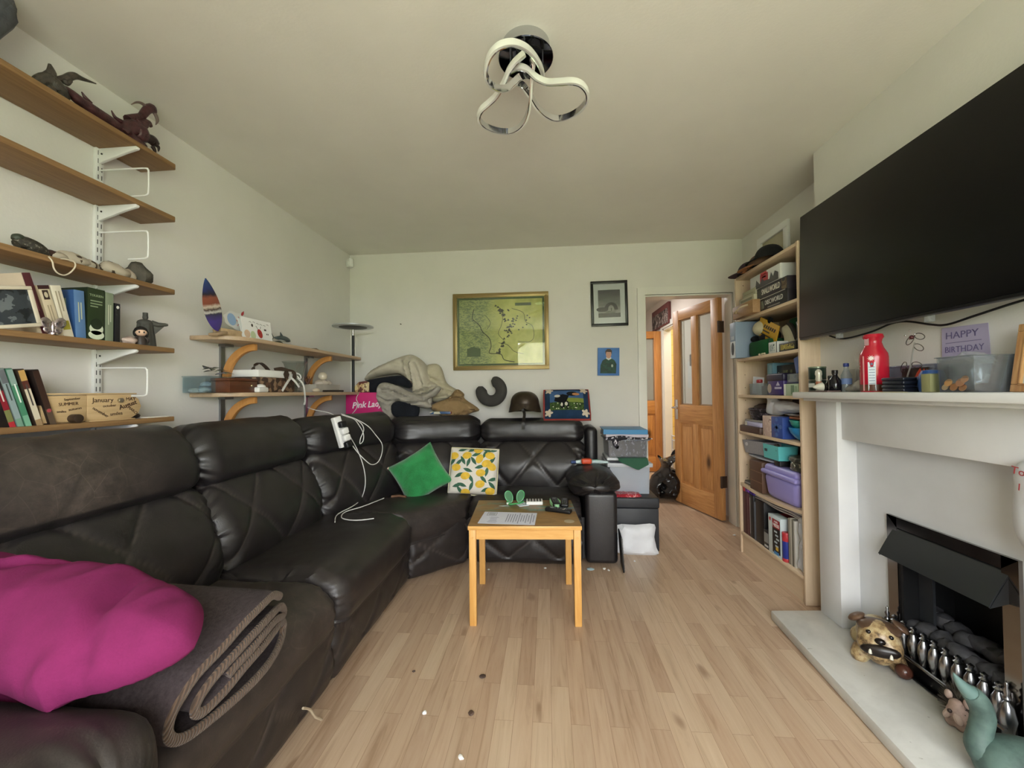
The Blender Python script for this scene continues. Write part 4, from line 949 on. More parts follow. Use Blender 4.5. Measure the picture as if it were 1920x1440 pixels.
# ------------------------------------------------------------------ bracket shelves
ZA, ZB = CZ
X = -1.63
t = NT('surf_print'); s_ = t.add('ShaderNodeSeparateXYZ'); t.L(t.tc(), s_.inputs[0]); nn = t.noise(t.mapping((30, 30, 30)), 1, 4)
ma = t.add('ShaderNodeMath', operation='MULTIPLY_ADD'); t.L(nn, ma.inputs[0]); ma.inputs[1].default_value = .03; t.L(s_.outputs[2], ma.inputs[2])
sc2 = t.add('ShaderNodeMath', operation='DIVIDE'); t.L(ma.outputs[0], sc2.inputs[0]); sc2.inputs[1].default_value = .28
t.base(t.ramp(sc2.outputs[0], [(0, '#3d2b78'), (.3, '#4a3a8c'), (.42, '#3c3a50'), (.46, '#d8d4d0'), (.5, '#43302c'), (.54, '#d8c8b8'), (.6, '#8a4a38'), (.7, '#93503f'), (.76, '#2a2430'), (.84, '#26306a'), (1, '#2b4a80')])); t.set(Roughness=.2)
SURF = t.m
sb = thing('surfboard_model', 'small purple and blue surfboard model standing on upper bracket shelf', 'model', (-1.63, 1.865, ZA), rot=(.29, 0, 0))
bl = []
for k in range(25):
    a = k/24; w_ = .054*math.sin(PI*a**.8)**.75 if 0 < a < 1 else 0.0005; bl.append((w_, .018+.255*a))
bm = sgrid(lambda u, v: (.0035*math.cos(u*2*PI), bl[int(round(v*24))][0]*math.sin(u*2*PI), bl[int(round(v*24))][1]), 24, 24, cu=True)
part('board', bm, SURF, sb)
stn = part('stand', J((sbox(.05, .07, .014, .004), None), (sbox(.012, .02, .03, .002), TR(-.012, 0, .0)), (stube([(-.008, -.045, .105), (-.008, .045, .10)], .002, 6), None)), mat('#a98f70', .5), sb)
cl = []
for k in range(60):
    a = 2*PI*k/60; cl.append((.108*math.cos(a)*(1+.05*math.sin(9*a)), .048*math.sin(a)*(1+.08*math.sin(7*a))))
CARD = mat('#e9e8e6', .7)
c1 = thing('greeting_card', 'cloud-shaped white card with blue and pink patches behind ladybird card', 'card', (-1.66, 2.03, ZA), math.radians(10), rot=(0, -.10, math.radians(10)))
C1 = axes((0, 1, 0), (0, 0, 1), (1, 0, 0), (0, 0, .098))
c1 = part('card', J((disc(cl, .002), C1)), CARD, c1)
part('blue_patch', J((disc(ell(.038, .032), .0005), C1 @ TR(-.045, .002, .0021))), mat('#9dbbe0', .7), c1)
part('pink_ribs', J(*[(disc([(0, 0), (.036*math.cos(a), .036*math.sin(a)), (.036*math.cos(a+.28), .036*math.sin(a+.28))], .0005), C1 @ TR(.03, -.005, .0021)) for a in (0, .9, 1.8, 2.7, 3.6, 4.5, 5.4)]), mat('#dcaab0', .7), c1)
part('red_feather', J((disc([(0, 0), (.012, .018), (.034, .03), (.03, .012), (.016, 0)], .0015), C1 @ TR(.045, .04, .001))), mat('#b83a40', .6), c1)
c2 = thing('greeting_card', 'white card with painted red ladybird standing on upper bracket shelf', 'card', (-1.605, 2.105, ZA), rot=(0, -.14, math.radians(-4)))
C2 = axes((0, 1, 0), (0, 0, 1), (1, 0, 0), (0, 0, 0))
c2 = part('card', J((bx(-.10, 0, 0, .11, .12, .002), C2 @ I4()), (bx(-.10, 0, 0, .11, .115, .002), C2 @ TR(0, 0, -.002) @ RX(-.16))), CARD, c2)
lb = []
part('ladybird_drawing', J((disc(ell(.017, .026, rot=.3), .0006), C2 @ TR(.02, .042, .0021))), mat('#a5302c', .6), c2)
part('ink_drawing', J(*[(stube([(x, y, 0), (x+.008, y+.004, 0), (x+.016, y-.002, 0)], .0008, 5), C2 @ TR(0, 0, .0024)) for x, y in ((-.05, .098), (-.025, .1), (.0, .096), (.025, .094), (.05, .092), (.075, .1))],
    (stube([(.008, .066, 0), (.0, .078, 0), (-.004, .082, 0)], .001, 5), C2 @ TR(0, 0, .0024)), (stube([(.024, .068, 0), (.03, .08, 0), (.03, .084, 0)], .001, 5), C2 @ TR(0, 0, .0024)), (disc(ell(.006, .009), .0005), C2 @ TR(-.03, .082, .0021)), (disc(ell(.003, .003), .0006), C2 @ TR(.018, .044, .0027)),
    (disc(ell(.004, .006), .0005), C2 @ TR(.058, .068, .0021)), (disc(ell(.004, .006), .0005), C2 @ TR(.066, .068, .0021)), (disc(ell(.003, .005), .0005), C2 @ TR(.07, .045, .0021)), (disc(ell(.003, .005), .0005), C2 @ TR(.08, .045, .0021))), mat('#33261f', .6), c2)
part('round_drawing', J((disc(ell(.02, .022), .0005), C2 @ TR(-.07, .03, .0021))), mat('#d2b49a', .7), c2)
part('leaf_drawing', J((disc(ell(.018, .024), .0005), C2 @ TR(-.03, .026, .0021))), mat('#b8c4a0', .7), c2)
solo('carved_block', J((bx(-.02, -.07, 0, .02, .06, .05, .008), SCL(1, 1, .8))), mat('#b59a78', .6, var=.2, vs=30), 'tan carved wooden block between surfboard and ladybird card', 'block', (-1.645, 1.955, ZA), math.radians(-6))
SHK = mat('#4a5556', .3)
sk = thing('shark_figure', 'small grey shark figure on a green base on upper bracket shelf', 'figure', (-1.62, 2.33, ZA))
part('body', J((stube([(0, -.075, .038), (0, -.05, .04), (0, -.01, .043), (0, .03, .042), (0, .062, .038), (0, .08, .034)], 1, 12, smooth=5, radii=[.003, .008, .015, .017, .012, .003]), None)), SHK, sk)
part('fin', J((sprism([(-.012, .0), (.016, 0), (-.014, .024)], .003), axes((0, 1, 0), (0, 0, 1), (1, 0, 0), (-.0015, .0, .055)))), SHK, sk); part('tail_fin', J((sprism([(0, 0), (-.02, .022), (-.006, 0), (-.016, -.014)], .003), axes((0, 1, 0), (0, 0, 1), (1, 0, 0), (-.0015, -.07, .038)))), SHK, sk)
part('belly', J((ssph(.010, .045, .007, 14, 8), TR(0, .012, .031))), mat('#c9c9c2', .4), sk)
bs_ = ssph(.022, .045, .022, 16, 8); crumple(bs_, .005, 60, 3)
for v in bs_.verts: v.co.z = max(v.co.z, 0)
part('base', J((bs_, TR(0, -.03, 0))), mat('#39452c', .7), sk)
solo('open_booklet', J((sprism([(-.12, 0), (.12, 0), (.115, .004), (.05, .016), (.0, .006), (-.12, .003)], .08), axes((0, 1, 0), (0, 0, 1), (1, 0, 0), (-.04, 0, 0)))), mat('#6d5c40', .6), 'flat brown booklet lying at far end of upper bracket shelf', 'booklet', (-1.63, 2.60, ZA))
solo('dark_sheet', bx(-.05, -.09, 0, .04, .09, .004), mat('#2a211c', .5), 'thin dark sheet lying beside the brown booklet', 'sheet', (-1.66, 2.40, ZA), math.radians(20))
# lower bracket shelf
CLR = clear((225, 235, 238), .3, .1, .05)
def open_box(w, d, h, t=.002, taper=.0):
    o = sbox(w, d, h); 
    for f in [f for f in o.faces if f.normal.z > .9]: o.faces.remove(f)
    if taper:
        for v in o.verts:
            if v.co.z < h*.5: v.co.x *= 1-taper; v.co.y *= 1-taper
    bmesh.ops.solidify(o, geom=o.faces[:], thickness=t); bmesh.ops.recalc_face_normals(o, faces=o.faces[:]); return o
kb = thing('clear_box', 'clear plastic box of shells at left end of lower bracket shelf', 'box', (-1.70, 1.885, ZB), math.radians(0))
part('container', open_box(.12, .17, .075), CLR, kb); part('lid', J((sbox(.126, .176, .006, .002), TR(0, 0, .0755))), CLR, kb)
random.seed(5)
for i, (x, y, z, c) in enumerate([(-.03, -.05, .012, '#e8e4dc'), (.025, -.055, .013, '#dfe5ea'), (.02, -.01, .014, '#9fb4c4'), (-.02, .0, .03, '#8fa0ae'), (.025, .04, .012, '#6b7c8a'), (-.02, .05, .014, '#c9d3da'), (.015, -.03, .042, '#b7c8d6'), (.02, .03, .038, '#a3b6c2')]):
    b = ssph(.022, .028, .012, 12, 8); crumple(b, .005, 50, i)
    solo('shell', b, mat(c, .4), ['white shell at front left bottom of the clear box', 'pale shell at front bottom corner of the clear box', 'blue-grey shell low in middle of the clear box', 'grey shell in back half of the clear box', 'dark grey shell at right bottom of the clear box', 'pale grey shell at back right of the clear box', 'light blue shell on top of the heap in clear box', 'blue-grey shell on top right in the clear box'][i], 'shell', (-1.70+x, 1.885+y, ZB+z), rotz=i, group='shells in the clear box')
lf = bnew()
for i in range(9): add(lf, sgrid(lambda u, v: ((u-.5)*.07, (v-.5)*.03*math.sin(PI*min(.999, max(.001, u))), .008*math.sin(u*3)), 8, 4), TR(random.uniform(-.02, .03), random.uniform(-.05, .07), .01+.004*i) @ RZ(i*1.1) @ RX(.3*math.sin(i)))
solo('dried_leaves', solidify(lf, .001), pattern([(0, '#4d4f46'), (.5, '#7b7f6c'), (.6, '#9a94ac')], 25, 'noise', .6), 'grey-green dried leaves lying on lid of the clear box', 'leaves', (-1.69, 1.90, ZB+.083))
DWD = wood('#4a2a1a', '#6a3c24', axis=1, rough=.35, name='dark_wood', bump=.02)
wx = thing('wooden_casket', 'dark brown wooden casket with brass knob on lower bracket shelf', 'box', (-1.615, 1.955, ZB))
part('body', sbox(.10, .19, .058, .003), DWD, wx); part('lid', J((sbox(.104, .194, .014, .003), TR(0, 0, .0585))), DWD, wx); part('knob', J((ssph(.006, .006, .006), TR(.055, .045, .035))), mat('#d8c8a0', .2, .9), wx)
WHT = mat('#e6e5e2', .7); LEAB = mat('#3c2c22', .5)
hm = thing('gift_hamper', 'brown checked hamper with white lid band and brown strap on lower bracket shelf', 'hamper', (-1.655, 2.24, ZB))
part('basket', sbox(.15, .32, .09, .01), pattern([(0, '#3c2a20'), (.5, '#5a4030'), (.75, '#8a7058'), (1, '#a08a70')], 40, 'cells', .7), hm)
part('lid_band', J((sbox(.165, .34, .042, .008), TR(0, 0, .085))), WHT, hm)
part('handle', J(sweep(smooth_pts([(.04, -.16, .125), (.05, -.155, .15), (.05, -.12, .165), (.05, -.08, .15), (.05, -.05, .128)], 6), [(-.002, -.012), (.002, -.012), (.002, .012), (-.002, .012)], up=(0, 0, 1))), LEAB, hm)
part('strap', J((sweep(smooth_pts([(.04, .02, .129), (.05, .07, .138), (.06, .11, .13), (.088, .13, .12), (.088, .13, .08)], 6), [(-.002, -.016), (.002, -.016), (.002, .016), (-.002, .016)], up=(1, 0, .3)), None), (sprism(ell(.026, .026, 6), .004), axes((0, 1, 0), (0, 0, 1), (1, 0, 0), (.083, .06, .107)))), LEAB, hm)
def ribbon(pts, w, m, n=8): return sweep(smooth_pts(pts, n), [(-.0008, -w/2), (.0008, -w/2), (.0008, w/2), (-.0008, w/2)], up=(1, 0, 0))
part('bow_ribbon', J(ribbon([(.088, .10, .09), (.10, .05, .062), (.10, .02, .03), (.1, .0, .008)], .016, WHT), ribbon([(.088, .10, .09), (.1, .13, .06), (.105, .155, .03)], .014, WHT), ribbon([(.086, .17, .09), (.115, .18, .05), (.125, .182, -.01), (.125, .185, -.06), (.122, .178, -.08)], .015, WHT),
    stube([(.09, .15, .12), (.1, .17, .11), (.1, .18, .09), (.1, .165, .085), (.09, .16, .1)], .004, 6, smooth=5)), WHT, hm)
sp2 = thing('white_trinket_box', 'small white rounded box in front of the checked hamper', 'box', (-1.572, 2.075, ZB), math.radians(8))
part('body', sbox(.05, .095, .028, .008, 3), WHT, sp2); part('lid', J((ssph(.022, .034, .016, 18, 10), TR(0, .012, .03))), WHT, sp2)
solo('clear_dish', open_box(.05, .10, .035, .002), CLR, 'clear plastic dish between casket and hamper', 'dish', (-1.68, 2.055, ZB)) if False else None
GL = clear((240, 244, 243), .35, .04)
vz = thing('glass_vase', 'clear flared glass vase on a knobbed foot on lower bracket shelf', 'vase', (-1.64, 2.49, ZB))
part('bowl', solidify(slathe([(.02, .06), (.035, .072), (.046, .10), (.052, .14), (.064, .185), (.075, .2)], 36, cap=False), .0025), GL, vz)
part('foot', J((slathe([(0, 0), (.04, 0), (.042, .006), (.018, .014), (.014, .022), (.022, .03), (.024, .038), (.014, .046), (.02, .06), (0, .062)], 30), None)), GL, vz)
for i, (y, x) in enumerate(((-.03, .03), (.03, .03))): part('foot_bead', J((ssph(.014, .014, .014), TR(x, y, .05))), GL, vz)
tr = thing('shell_tray', 'pale low tray holding shells at far end of lower bracket shelf', 'tray', (-1.655, 2.80, ZB))
part('tray', open_box(.14, .32, .055, .006, .06), mat('#b5aea4', .5, var=.1), tr)
pearl = mat('#d8cdb8', .15, coat=.5)
solo('shell_ball', ssph(.032, .032, .032, 24, 16), pearl, 'shiny pearl-like ball on top of the shells in the tray', 'ball', (-1.66, 2.85, ZB+.118))
for i, (y, x, z, rx) in enumerate([(2.79, -1.66, .062, .03), (2.835, -1.645, .064, .03), (2.89, -1.65, .063, .032)]):
    b = ssph(rx, .034, .026, 16, 10); crumple(b, .008, 45, i+3)
    solo('shell', b, mat('#c7bcae', .5), ['pale shell at near side of the shell tray heap', 'pale shell under the pearl ball in the tray', 'pale shell at far side of the shell tray heap'][i], 'shell', (x, y, ZB+z), group='shells in the tray')
b = bnew()
for i in range(7): add(b, stube([(0, 0, 0), (.01*math.cos(i), .02*math.sin(i*1.3), .03), (.02*math.cos(i*2), .035*math.sin(i*1.3), .055)], 1, 6, radii=[.008, .005, .001]))
solo('coral_piece', b, mat('#6a4a3c', .7), 'brown branching coral piece behind the glass vase', 'coral', (-1.68, 2.69, ZB+.058))
solo('flat_shell', J((ssph(.02, .034, .014, 16, 8), TR(0, 0, .012))), mat('#cdbfa8', .4), 'small cream shell lying in front of the shell tray', 'shell', (-1.562, 2.60, ZB))
solo('dark_stick', stube([(0, -.14, .008), (0, 0, .009), (0, .13, .008)], .007, 8), mat('#2e211c', .5), 'dark brown stick lying along front of the shell tray', 'stick', (-1.562, 2.83, ZB))
# ================================================================== BACK WALL PICTURES, THINGS ON THE SOFA, TABLE AND FLOOR
from mathutils.geometry import delaunay_2d_cdt
def puff(outline, frame, front, back, step=.022, edge=.06, wr=0, freq=9, seed=0, sm=4, folds=None, creases=()):
    """soft cloth body: outline [(a,b)] metres in the frame's xy plane, swollen along its z by front / back"""
    ol = [V((p.x, p.y)) for p in smooth_pts([V((a, b, 0)) for a, b in outline], sm, True)]
    n = len(ol)
    def inside(p):
        c = False
        for i in range(n):
            a, b = ol[i], ol[i-1]
            if (a.y > p.y) != (b.y > p.y) and p.x < (b.x-a.x)*(p.y-a.y)/(b.y-a.y)+a.x: c = not c
        return c
    def dist(p):
        m = 9
        for i in range(n):
            a, b = ol[i-1], ol[i]; d = b-a; t = max(0, min(1, (p-a).dot(d)/max(d.length_squared, 1e-12))); m = min(m, (a+d*t-p).length)
        return m
    x0, x1 = min(p.x for p in ol), max(p.x for p in ol); y0, y1 = min(p.y for p in ol), max(p.y for p in ol)
    pts = list(ol); k = 0; y = y0
    while y < y1:
        x = x0+(step/2 if k % 2 else 0)
        while x < x1:
            p = V((x, y))
            if inside(p) and dist(p) > step*.6: pts.append(p)
            x += step
        y += step*.87; k += 1
    r = delaunay_2d_cdt(pts, [(i, (i+1) % n) for i in range(n)], [], 1, 1e-6)
    vs, fs = r[0], r[2]; bm = bnew()
    D_ = [dist(v) for v in vs]
    def hgt(v, d, s):
        e = math.sqrt(max(0, 1-(1-min(1, d/edge))**2)) if d > 1e-4 else 0
        z = (front if s > 0 else back)*e
        if wr:
            q = V((v.x*freq+seed, v.y*freq, s*3.0)); w = noise.noise(q)+.5*noise.noise(q*2.3)
            if folds: w += 1.3*math.sin((v.x*folds[0]+v.y*folds[1])*freq*2+3*noise.noise(q*.6))*.5
            z += wr*w*e
        if s > 0:
            for cp, dep, wid in creases:
                m = 9
                for a, b in zip(cp, cp[1:]):
                    d_ = b-a; t = max(0, min(1, (v-a).dot(d_)/max(d_.length_squared, 1e-9))); m = min(m, (a+d_*t-v).length)
                z += e*dep*(.6*math.exp(-((m-wid*1.6)/wid)**2)-math.exp(-(m/wid)**2))
        return z
    F = [bm.verts.new((v.x, v.y, hgt(v, d, 1))) for v, d in zip(vs, D_)]; Bk = [bm.verts.new((v.x, v.y, -abs(hgt(v, d, -1)))) if d > 1e-4 else F[i] for i, (v, d) in enumerate(zip(vs, D_))]
    for f in fs:
        try: bm.faces.new([F[i] for i in f])
        except ValueError: pass
        try: bm.faces.new([Bk[i] for i in reversed(f)])
        except ValueError: pass
    bmesh.ops.recalc_face_normals(bm, faces=bm.faces[:]); bm.transform(frame); return bm
def py_out(pts, Y): return [(onp.x, onp.z) for onp in (ony(a, b, Y) for a, b in pts)]
def FY(Y): return axes((1, 0, 0), (0, 0, 1), (0, -1, 0), (0, Y, 0))
def pz_out(pts, X): return [(-q.y, q.z) for q in (onx(a, b, X) for a, b in pts)]
def FXN(X): return axes((0, -1, 0), (0, 0, 1), (-1, 0, 0), (X, 0, 0))
def conform(poly, zf, lift=.0012, rings=3):
    bm = bnew(); cx = sum(p[0] for p in poly)/len(poly); cy = sum(p[1] for p in poly)/len(poly); prev = None
    c = bm.verts.new((cx, cy, zf(cx, cy)+lift))
    for r in range(1, rings+1):
        k = r/rings; ring = [bm.verts.new((cx+(x-cx)*k, cy+(y-cy)*k, zf(cx+(x-cx)*k, cy+(y-cy)*k)+lift)) for x, y in poly]; m = len(ring)
        for i in range(m):
            j = (i+1) % m
            if prev is None: bm.faces.new((c, ring[i], ring[j]))
            else: bm.faces.new((prev[i], ring[i], ring[j], prev[j]))
        prev = ring
    return bm
def pillow_z(w, d, h, corner=.06, pw=.42):
    def zf(x, y):
        a = max(-1, min(1, x/(w/2))); b = max(-1, min(1, y/(d/2)))
        return h/2*max(0, (1-abs(a)**2.4))**pw*max(0, (1-abs(b)**2.4))**pw
    return zf
# --- framed map, framed photograph, painted portrait
GOLD = mat('#a08a5c', .35, .55)
def wall_rect(px0, py0, px1, py1, Y=D):
    a, b = ony(px0, py0, Y), ony(px1, py1, Y); return (a.x+b.x)/2, (a.z+b.z)/2, b.x-a.x, a.z-b.z
cx, cz, w, h = wall_rect(850, 553, 1030, 692)
t = NT('map_print'); sx = t.add('ShaderNodeSeparateXYZ'); t.L(t.tc(), sx.inputs[0]); n = t.noise(t.tc(), 6, 5, .6); n2 = t.noise(t.mapping((30, 30, 90)), 1.4, 4, .6, 1)
base = t.ramp(n, [(.3, lin('#b4b858')), (.55, lin('#e0dd84')), (.75, lin('#c0c66a'))])
sea = t.ramp(n2, [(.45, lin('#74865c')), (.52, lin('#b4bb7a'))])
msk = t.add('ShaderNodeMath', operation='MULTIPLY_ADD'); t.L(sx.outputs[0], msk.inputs[0]); msk.inputs[1].default_value = -6; msk.inputs[2].default_value = -.6
m2 = t.add('ShaderNodeMath', operation='MULTIPLY_ADD', use_clamp=True); t.L(n, m2.inputs[0]); m2.inputs[1].default_value = 1.2; t.L(msk.outputs[0], m2.inputs[2])
t.base(t.mix(m2.outputs[0], base, sea)); t.set(Roughness=.5); MAP = t.m
INK = mat('#333a26', .6); INKD = mat('#2e3826', .6)
mp = thing('framed_map', 'old-style green and yellow map in a gold frame on the back wall', 'picture', (cx, D, cz), rot=(0, 0, 0))
fm_ = .036
part('frame', J((rect_frame(w, h, fm_, .028), FY(-.014)), (rect_frame(w-.03, h-.03, .012, .036), FY(-.018))), GOLD, mp)
mps = part('map_sheet', J((sbox(w-2*fm_+.004, h-2*fm_+.004, .003, base=False), FY(-.010))), MAP, mp)
def ink(pts, r, y=-.0125): return stube([V((x, y, z)) for x, z in pts], r, 5, smooth=4)
random.seed(11)
c_ = [(-.235, .20), (-.25, .12), (-.19, .06), (-.16, .0), (-.10, -.06), (-.085, -.13), (-.10, -.19), (.0, -.2), (.03, -.25), (.12, -.27)]
rv = [[(-.02, .22), (.02, .16), (.01, .06), (-.02, -.02), (.03, -.08)], [(.1, .2), (.2, .16), (.22, .08), (.28, .04), (.29, -.06), (.24, -.1), (.15, -.09)], [(-.14, .15), (-.09, .08), (-.12, .02)], [(-.02, -.1), (.06, -.12), (.12, -.18), (.2, -.2)]]
part('coastline', J(ink(c_, .0035)), INK, mps); 
part('rivers', J(*[ink(r, .002) for r in rv]), INK, mps)
hl = bnew()
for i in range(46):
    k = random.random(); x = -.03+.10*math.sin(k*3.2)+random.uniform(-.02, .02); z = .22-.42*k
    add(hl, sprism([(x-.012, z), (x+.012, z), (x, z+.018)], .0008), FY(-.0115))
for i in range(30):
    x, z = random.uniform(.02, .26), random.uniform(-.05, .2)
    if random.random() < .5: x, z = random.gauss(.10, .02), random.gauss(.1, .05)
    add(hl, sprism(ell(.008, .006, 7, x, z), .0008), FY(-.0115))
part('hills', hl, INKD, mps)
bd_ = rect_frame(w-2*fm_-.006, h-2*fm_-.006, .016, .001)
part('map_border', J((bd_, FY(-.0125)), (sprism([(-.30, -.22), (-.18, -.22), (-.18, -.15), (-.24, -.13), (-.30, -.15)], .001), FY(-.0115)), (sbox(.14, .025, .001, base=False), FY(-.0125) @ TR(.2, .235, 0))), mat('#51663f', .6), mps)
GLP = clear((248, 250, 248), .2, .015)
part('glass', J((sbox(w-2*fm_+.004, h-2*fm_+.004, .002, base=False), FY(-.017))), GLP, mp)
cx, cz, w, h = wall_rect(1107, 529, 1177, 611)
pf = thing('framed_photograph', 'black and white arch photograph in a black frame left of the door', 'picture', (cx, D, cz), rot=(0, -.012, 0))
part('frame', J((rect_frame(w, h, .022, .026), FY(-.013))), mat('#0c0c0d', .35), pf)
part('mount', J((sbox(w-.04, h-.04, .003, base=False), FY(-.010))), mat('#d6d8de', .8), pf)
t = NT('grey_sky_photo'); sx = t.add('ShaderNodeSeparateXYZ'); t.L(t.tc(), sx.inputs[0]); n = t.noise(t.mapping((8, 8, 22)), 1.6, 5, .6)
ma = t.add('ShaderNodeMath', operation='MULTIPLY_ADD'); t.L(n, ma.inputs[0]); ma.inputs[1].default_value = .16; t.L(sx.outputs[2], ma.inputs[2])
mr = t.add('ShaderNodeMapRange'); mr.inputs['From Min'].default_value = -.03; mr.inputs['From Max'].default_value = .19; t.L(ma.outputs[0], mr.inputs['Value'])
t.base(t.ramp(mr.outputs[0], [(0, '#2c2c2c'), (.2, '#9a9a98'), (.5, '#6a6a6a'), (1, '#2a2a2b')])); t.set(Roughness=.5)
pw_, ph_ = w*.6, h*.61
phs = part('photograph', J((sbox(pw_, ph_, .002, base=False), FY(-.0125))), t.m, pf)
arch = [(.058*math.cos(a), .058*math.sin(a)*1.12) for a in [PI*i/20 for i in range(21)]]+[(.026*math.cos(a), .042*math.sin(a)) for a in [PI-PI*i/20 for i in range(21)]]
part('arch_picture', J((sprism(arch, .0006), FY(-.0138) @ TR(.015, -.055, 0)), (sbox(pw_, .035, .0006, base=False), FY(-.0138) @ TR(0, -ph_/2+.0175, 0)), (sbox(.007, .026, .0008, base=False), FY(-.014) @ TR(.017, -.05, 0)), (sprism(ell(.05, .02, 16, -.06, -.05), .0005), FY(-.0137))), mat('#1c1c1d', .6), phs)
part('glass', J((sbox(w-.04, h-.04, .0015, base=False), FY(-.018))), GLP, pf)
cx, cz, w, h = wall_rect(1120, 653, 1161, 704)
pt_ = thing('painted_portrait', 'small blue canvas painting of a person in a green jumper', 'painting', (cx, D, cz), rot=(0, .02, 0))
pt_ = part('canvas', bx(-w/2, -.02, -h/2, w/2, 0, h/2, .001), pattern([(0, '#3f6cb0'), (.5, '#4f7fc2'), (1, '#5c8ccc')], 14, 'noise', .6, interp='LINEAR'), pt_)
PYF = FY(-.0202)
part('jumper', J((sprism([(-.07, -.1), (.062, -.1), (.066, -.02), (.05, .012), (.018, .03), (-.018, .03), (-.05, .01), (-.068, -.03)], .0008), PYF)), pattern([(0, '#17382c'), (.5, '#1f4a3a'), (1, '#2a5a48')], 30, 'noise', .6), pt_)
part('collar', J((sprism([(-.022, .026), (0, .012), (.024, .026), (.02, .038), (-.02, .038)], .0012), PYF)), mat('#dfe2e0', .6), pt_)
part('face', J((sprism(ell(.023, .034, 20, 0, .062), .0016), PYF)), mat('#c99a84', .6), pt_)
part('hair', J((sprism([(-.026, .06), (-.028, .09), (-.012, .108), (.014, .108), (.028, .092), (.026, .06), (.02, .082), (-.018, .084)], .0022), PYF)), mat('#4a3a30', .6), pt_)
part('badge', J((sprism(ell(.008, .013, 12, .03, -.035), .0014), PYF)), mat('#b8c4b8', .6), pt_)
solo('wall_hook', J((scyl(.004, .02, 10), axes((1, 0, 0), (0, 0, 1), (0, -1, 0), (0, 0, 0)))), IRON, 'small dark screw in the back wall left of the map', 'screw', tuple(ony(752, 608, D)))
# --- pink fruit box, patterned gift box
PINK = mat('#d12f78', .45)
SB = .965
pk = thing('pink_fruit_box', 'bright pink cardboard apple box with white lettering on the sofa corner', 'box', (-1.50, 3.30, SB), math.radians(0))
part('box', sbox(.33, .24, .18, .003, M=TR(.01, .0, 0)), PINK, pk)
part('side_window', J((sbox(.003, .07, .07), TR(-.157, -.02, .06))), mat('#c9a0b0', .4), pk)
SCR = lambda s, x, z, sz, sh=.35, wd=None: (stext(s, sz, .0008, shear=sh, bold=.0012, width=wd), axes((1, 0, 0), (0, 0, 1), (0, -1, 0), (x, -.1204, z)) @ RZ(.08))
part('lettering', J(SCR('Pink', -.045, .076, .07, .3, .125), SCR('Lady', .09, .084, .07, .3, .13)), mat('#f0ecee', .5), pk)
part('side_print', J(*[(sbox(.0015, .02, .03), TR(-.1555, -.10+.05*i, .05+.03*(i % 2))) for i in range(4)]), mat('#e8a0c0', .5), pk)
gf = thing('gift_box', 'red and gold patterned box standing on the pink fruit box', 'box', (-1.545, 3.28, SB+.18), math.radians(12))
part('box', J((sprism([(-.07, 0), (.055, 0), (.055, .085), (.02, .095), (-.03, .088), (-.062, .05)], .12, .003), axes((1, 0, 0), (0, 0, 1), (0, -1, 0), (0, .06, 0)))), pattern([(0, '#5c2a20'), (.46, '#7a3a2c'), (.5, '#c9b07a'), (.56, '#8c5a3c'), (.62, '#d8c490')], 28, 'noise', .45, detail=1), gf)
part('side_panel', J((sbox(.035, .002, .07), TR(.034, -.0606, .008))), pattern([(0, '#c9b88a'), (.5, '#d8c89a'), (.56, '#6a4030')], 40, 'noise', .45), gf)
# --- heap of blankets
CREAM = fabric('#cdc6b4', '#b5ad9a', 150, .35); GREYT = fabric('#b3aea3', '#8f897e', 160, .35); NAVY = fabric('#23262d', '#15171c', 140, .3); TAN = fabric('#9c835f', '#836b4a', 150, .35); IVORY = fabric('#c9c1a8', '#b0a78e', 120, .4)
gbk = 'blankets heaped on the sofa back'
def heap(name, label, cat, outl, Y, fr, bk, m, cr=(), **k):
    k.setdefault('step', .013)
    k['creases'] = [([V(q) for q in py_out([(p.x, p.y) for p in smooth_pts([V((a, b, 0)) for a, b in c], 4)], Y)], d, w) for c, d, w in cr]
    b = puff(py_out(outl, Y), FY(Y), fr, bk, **k)
    c = sum((v.co for v in b.verts), V())/len(b.verts); z = min(v.co.z for v in b.verts)
    return solo(name, b, m, label, cat, (c.x, c.y, z), world=True, sharp=1.2)
heap('ivory_blanket', 'ivory blanket with ribbed edge hanging behind the cream fleece', 'blanket', [(795, 690), (815, 682), (828, 690), (838, 718), (858, 732), (860, 746), (845, 750), (812, 754), (800, 720)], 3.40, .07, .06, IVORY, wr=.008, freq=14, seed=3, folds=(0, .6), cr=[([(800, 704), (820, 712), (842, 722)], .018, .012), ([(806, 724), (830, 730), (858, 738)], .02, .012), ([(808, 744), (840, 742)], .014, .010)])
heap('cream_fleece_blanket', 'big cream fleece blanket arched over the heap on sofa corner', 'blanket', [(682, 745), (684, 718), (695, 697), (725, 680), (762, 666), (780, 668), (800, 685), (808, 712), (824, 722), (822, 733), (800, 742), (775, 746), (775, 722), (757, 706), (740, 702), (705, 708), (688, 716), (690, 740), (715, 756), (680, 751)], 3.34, .10, .10, CREAM, wr=.010, freq=15, seed=7, folds=(.5, .4), cr=[([(777, 667), (771, 682), (774, 700), (776, 722)], .035, .013), ([(783, 684), (790, 700), (796, 722)], .018, .014), ([(720, 684), (745, 678), (768, 686)], .014, .016), ([(792, 676), (806, 700), (806, 722)], .02, .012), ([(776, 738), (800, 732), (820, 724)], .03, .010)])
heap('navy_trousers', 'dark navy garment tucked inside the arched cream fleece', 'garment', [(684, 722), (692, 712), (745, 704), (760, 708), (773, 722), (766, 728), (742, 722), (716, 722), (708, 748), (690, 738)], 3.27, .03, .06, NAVY, wr=.008, seed=2, edge=.035)
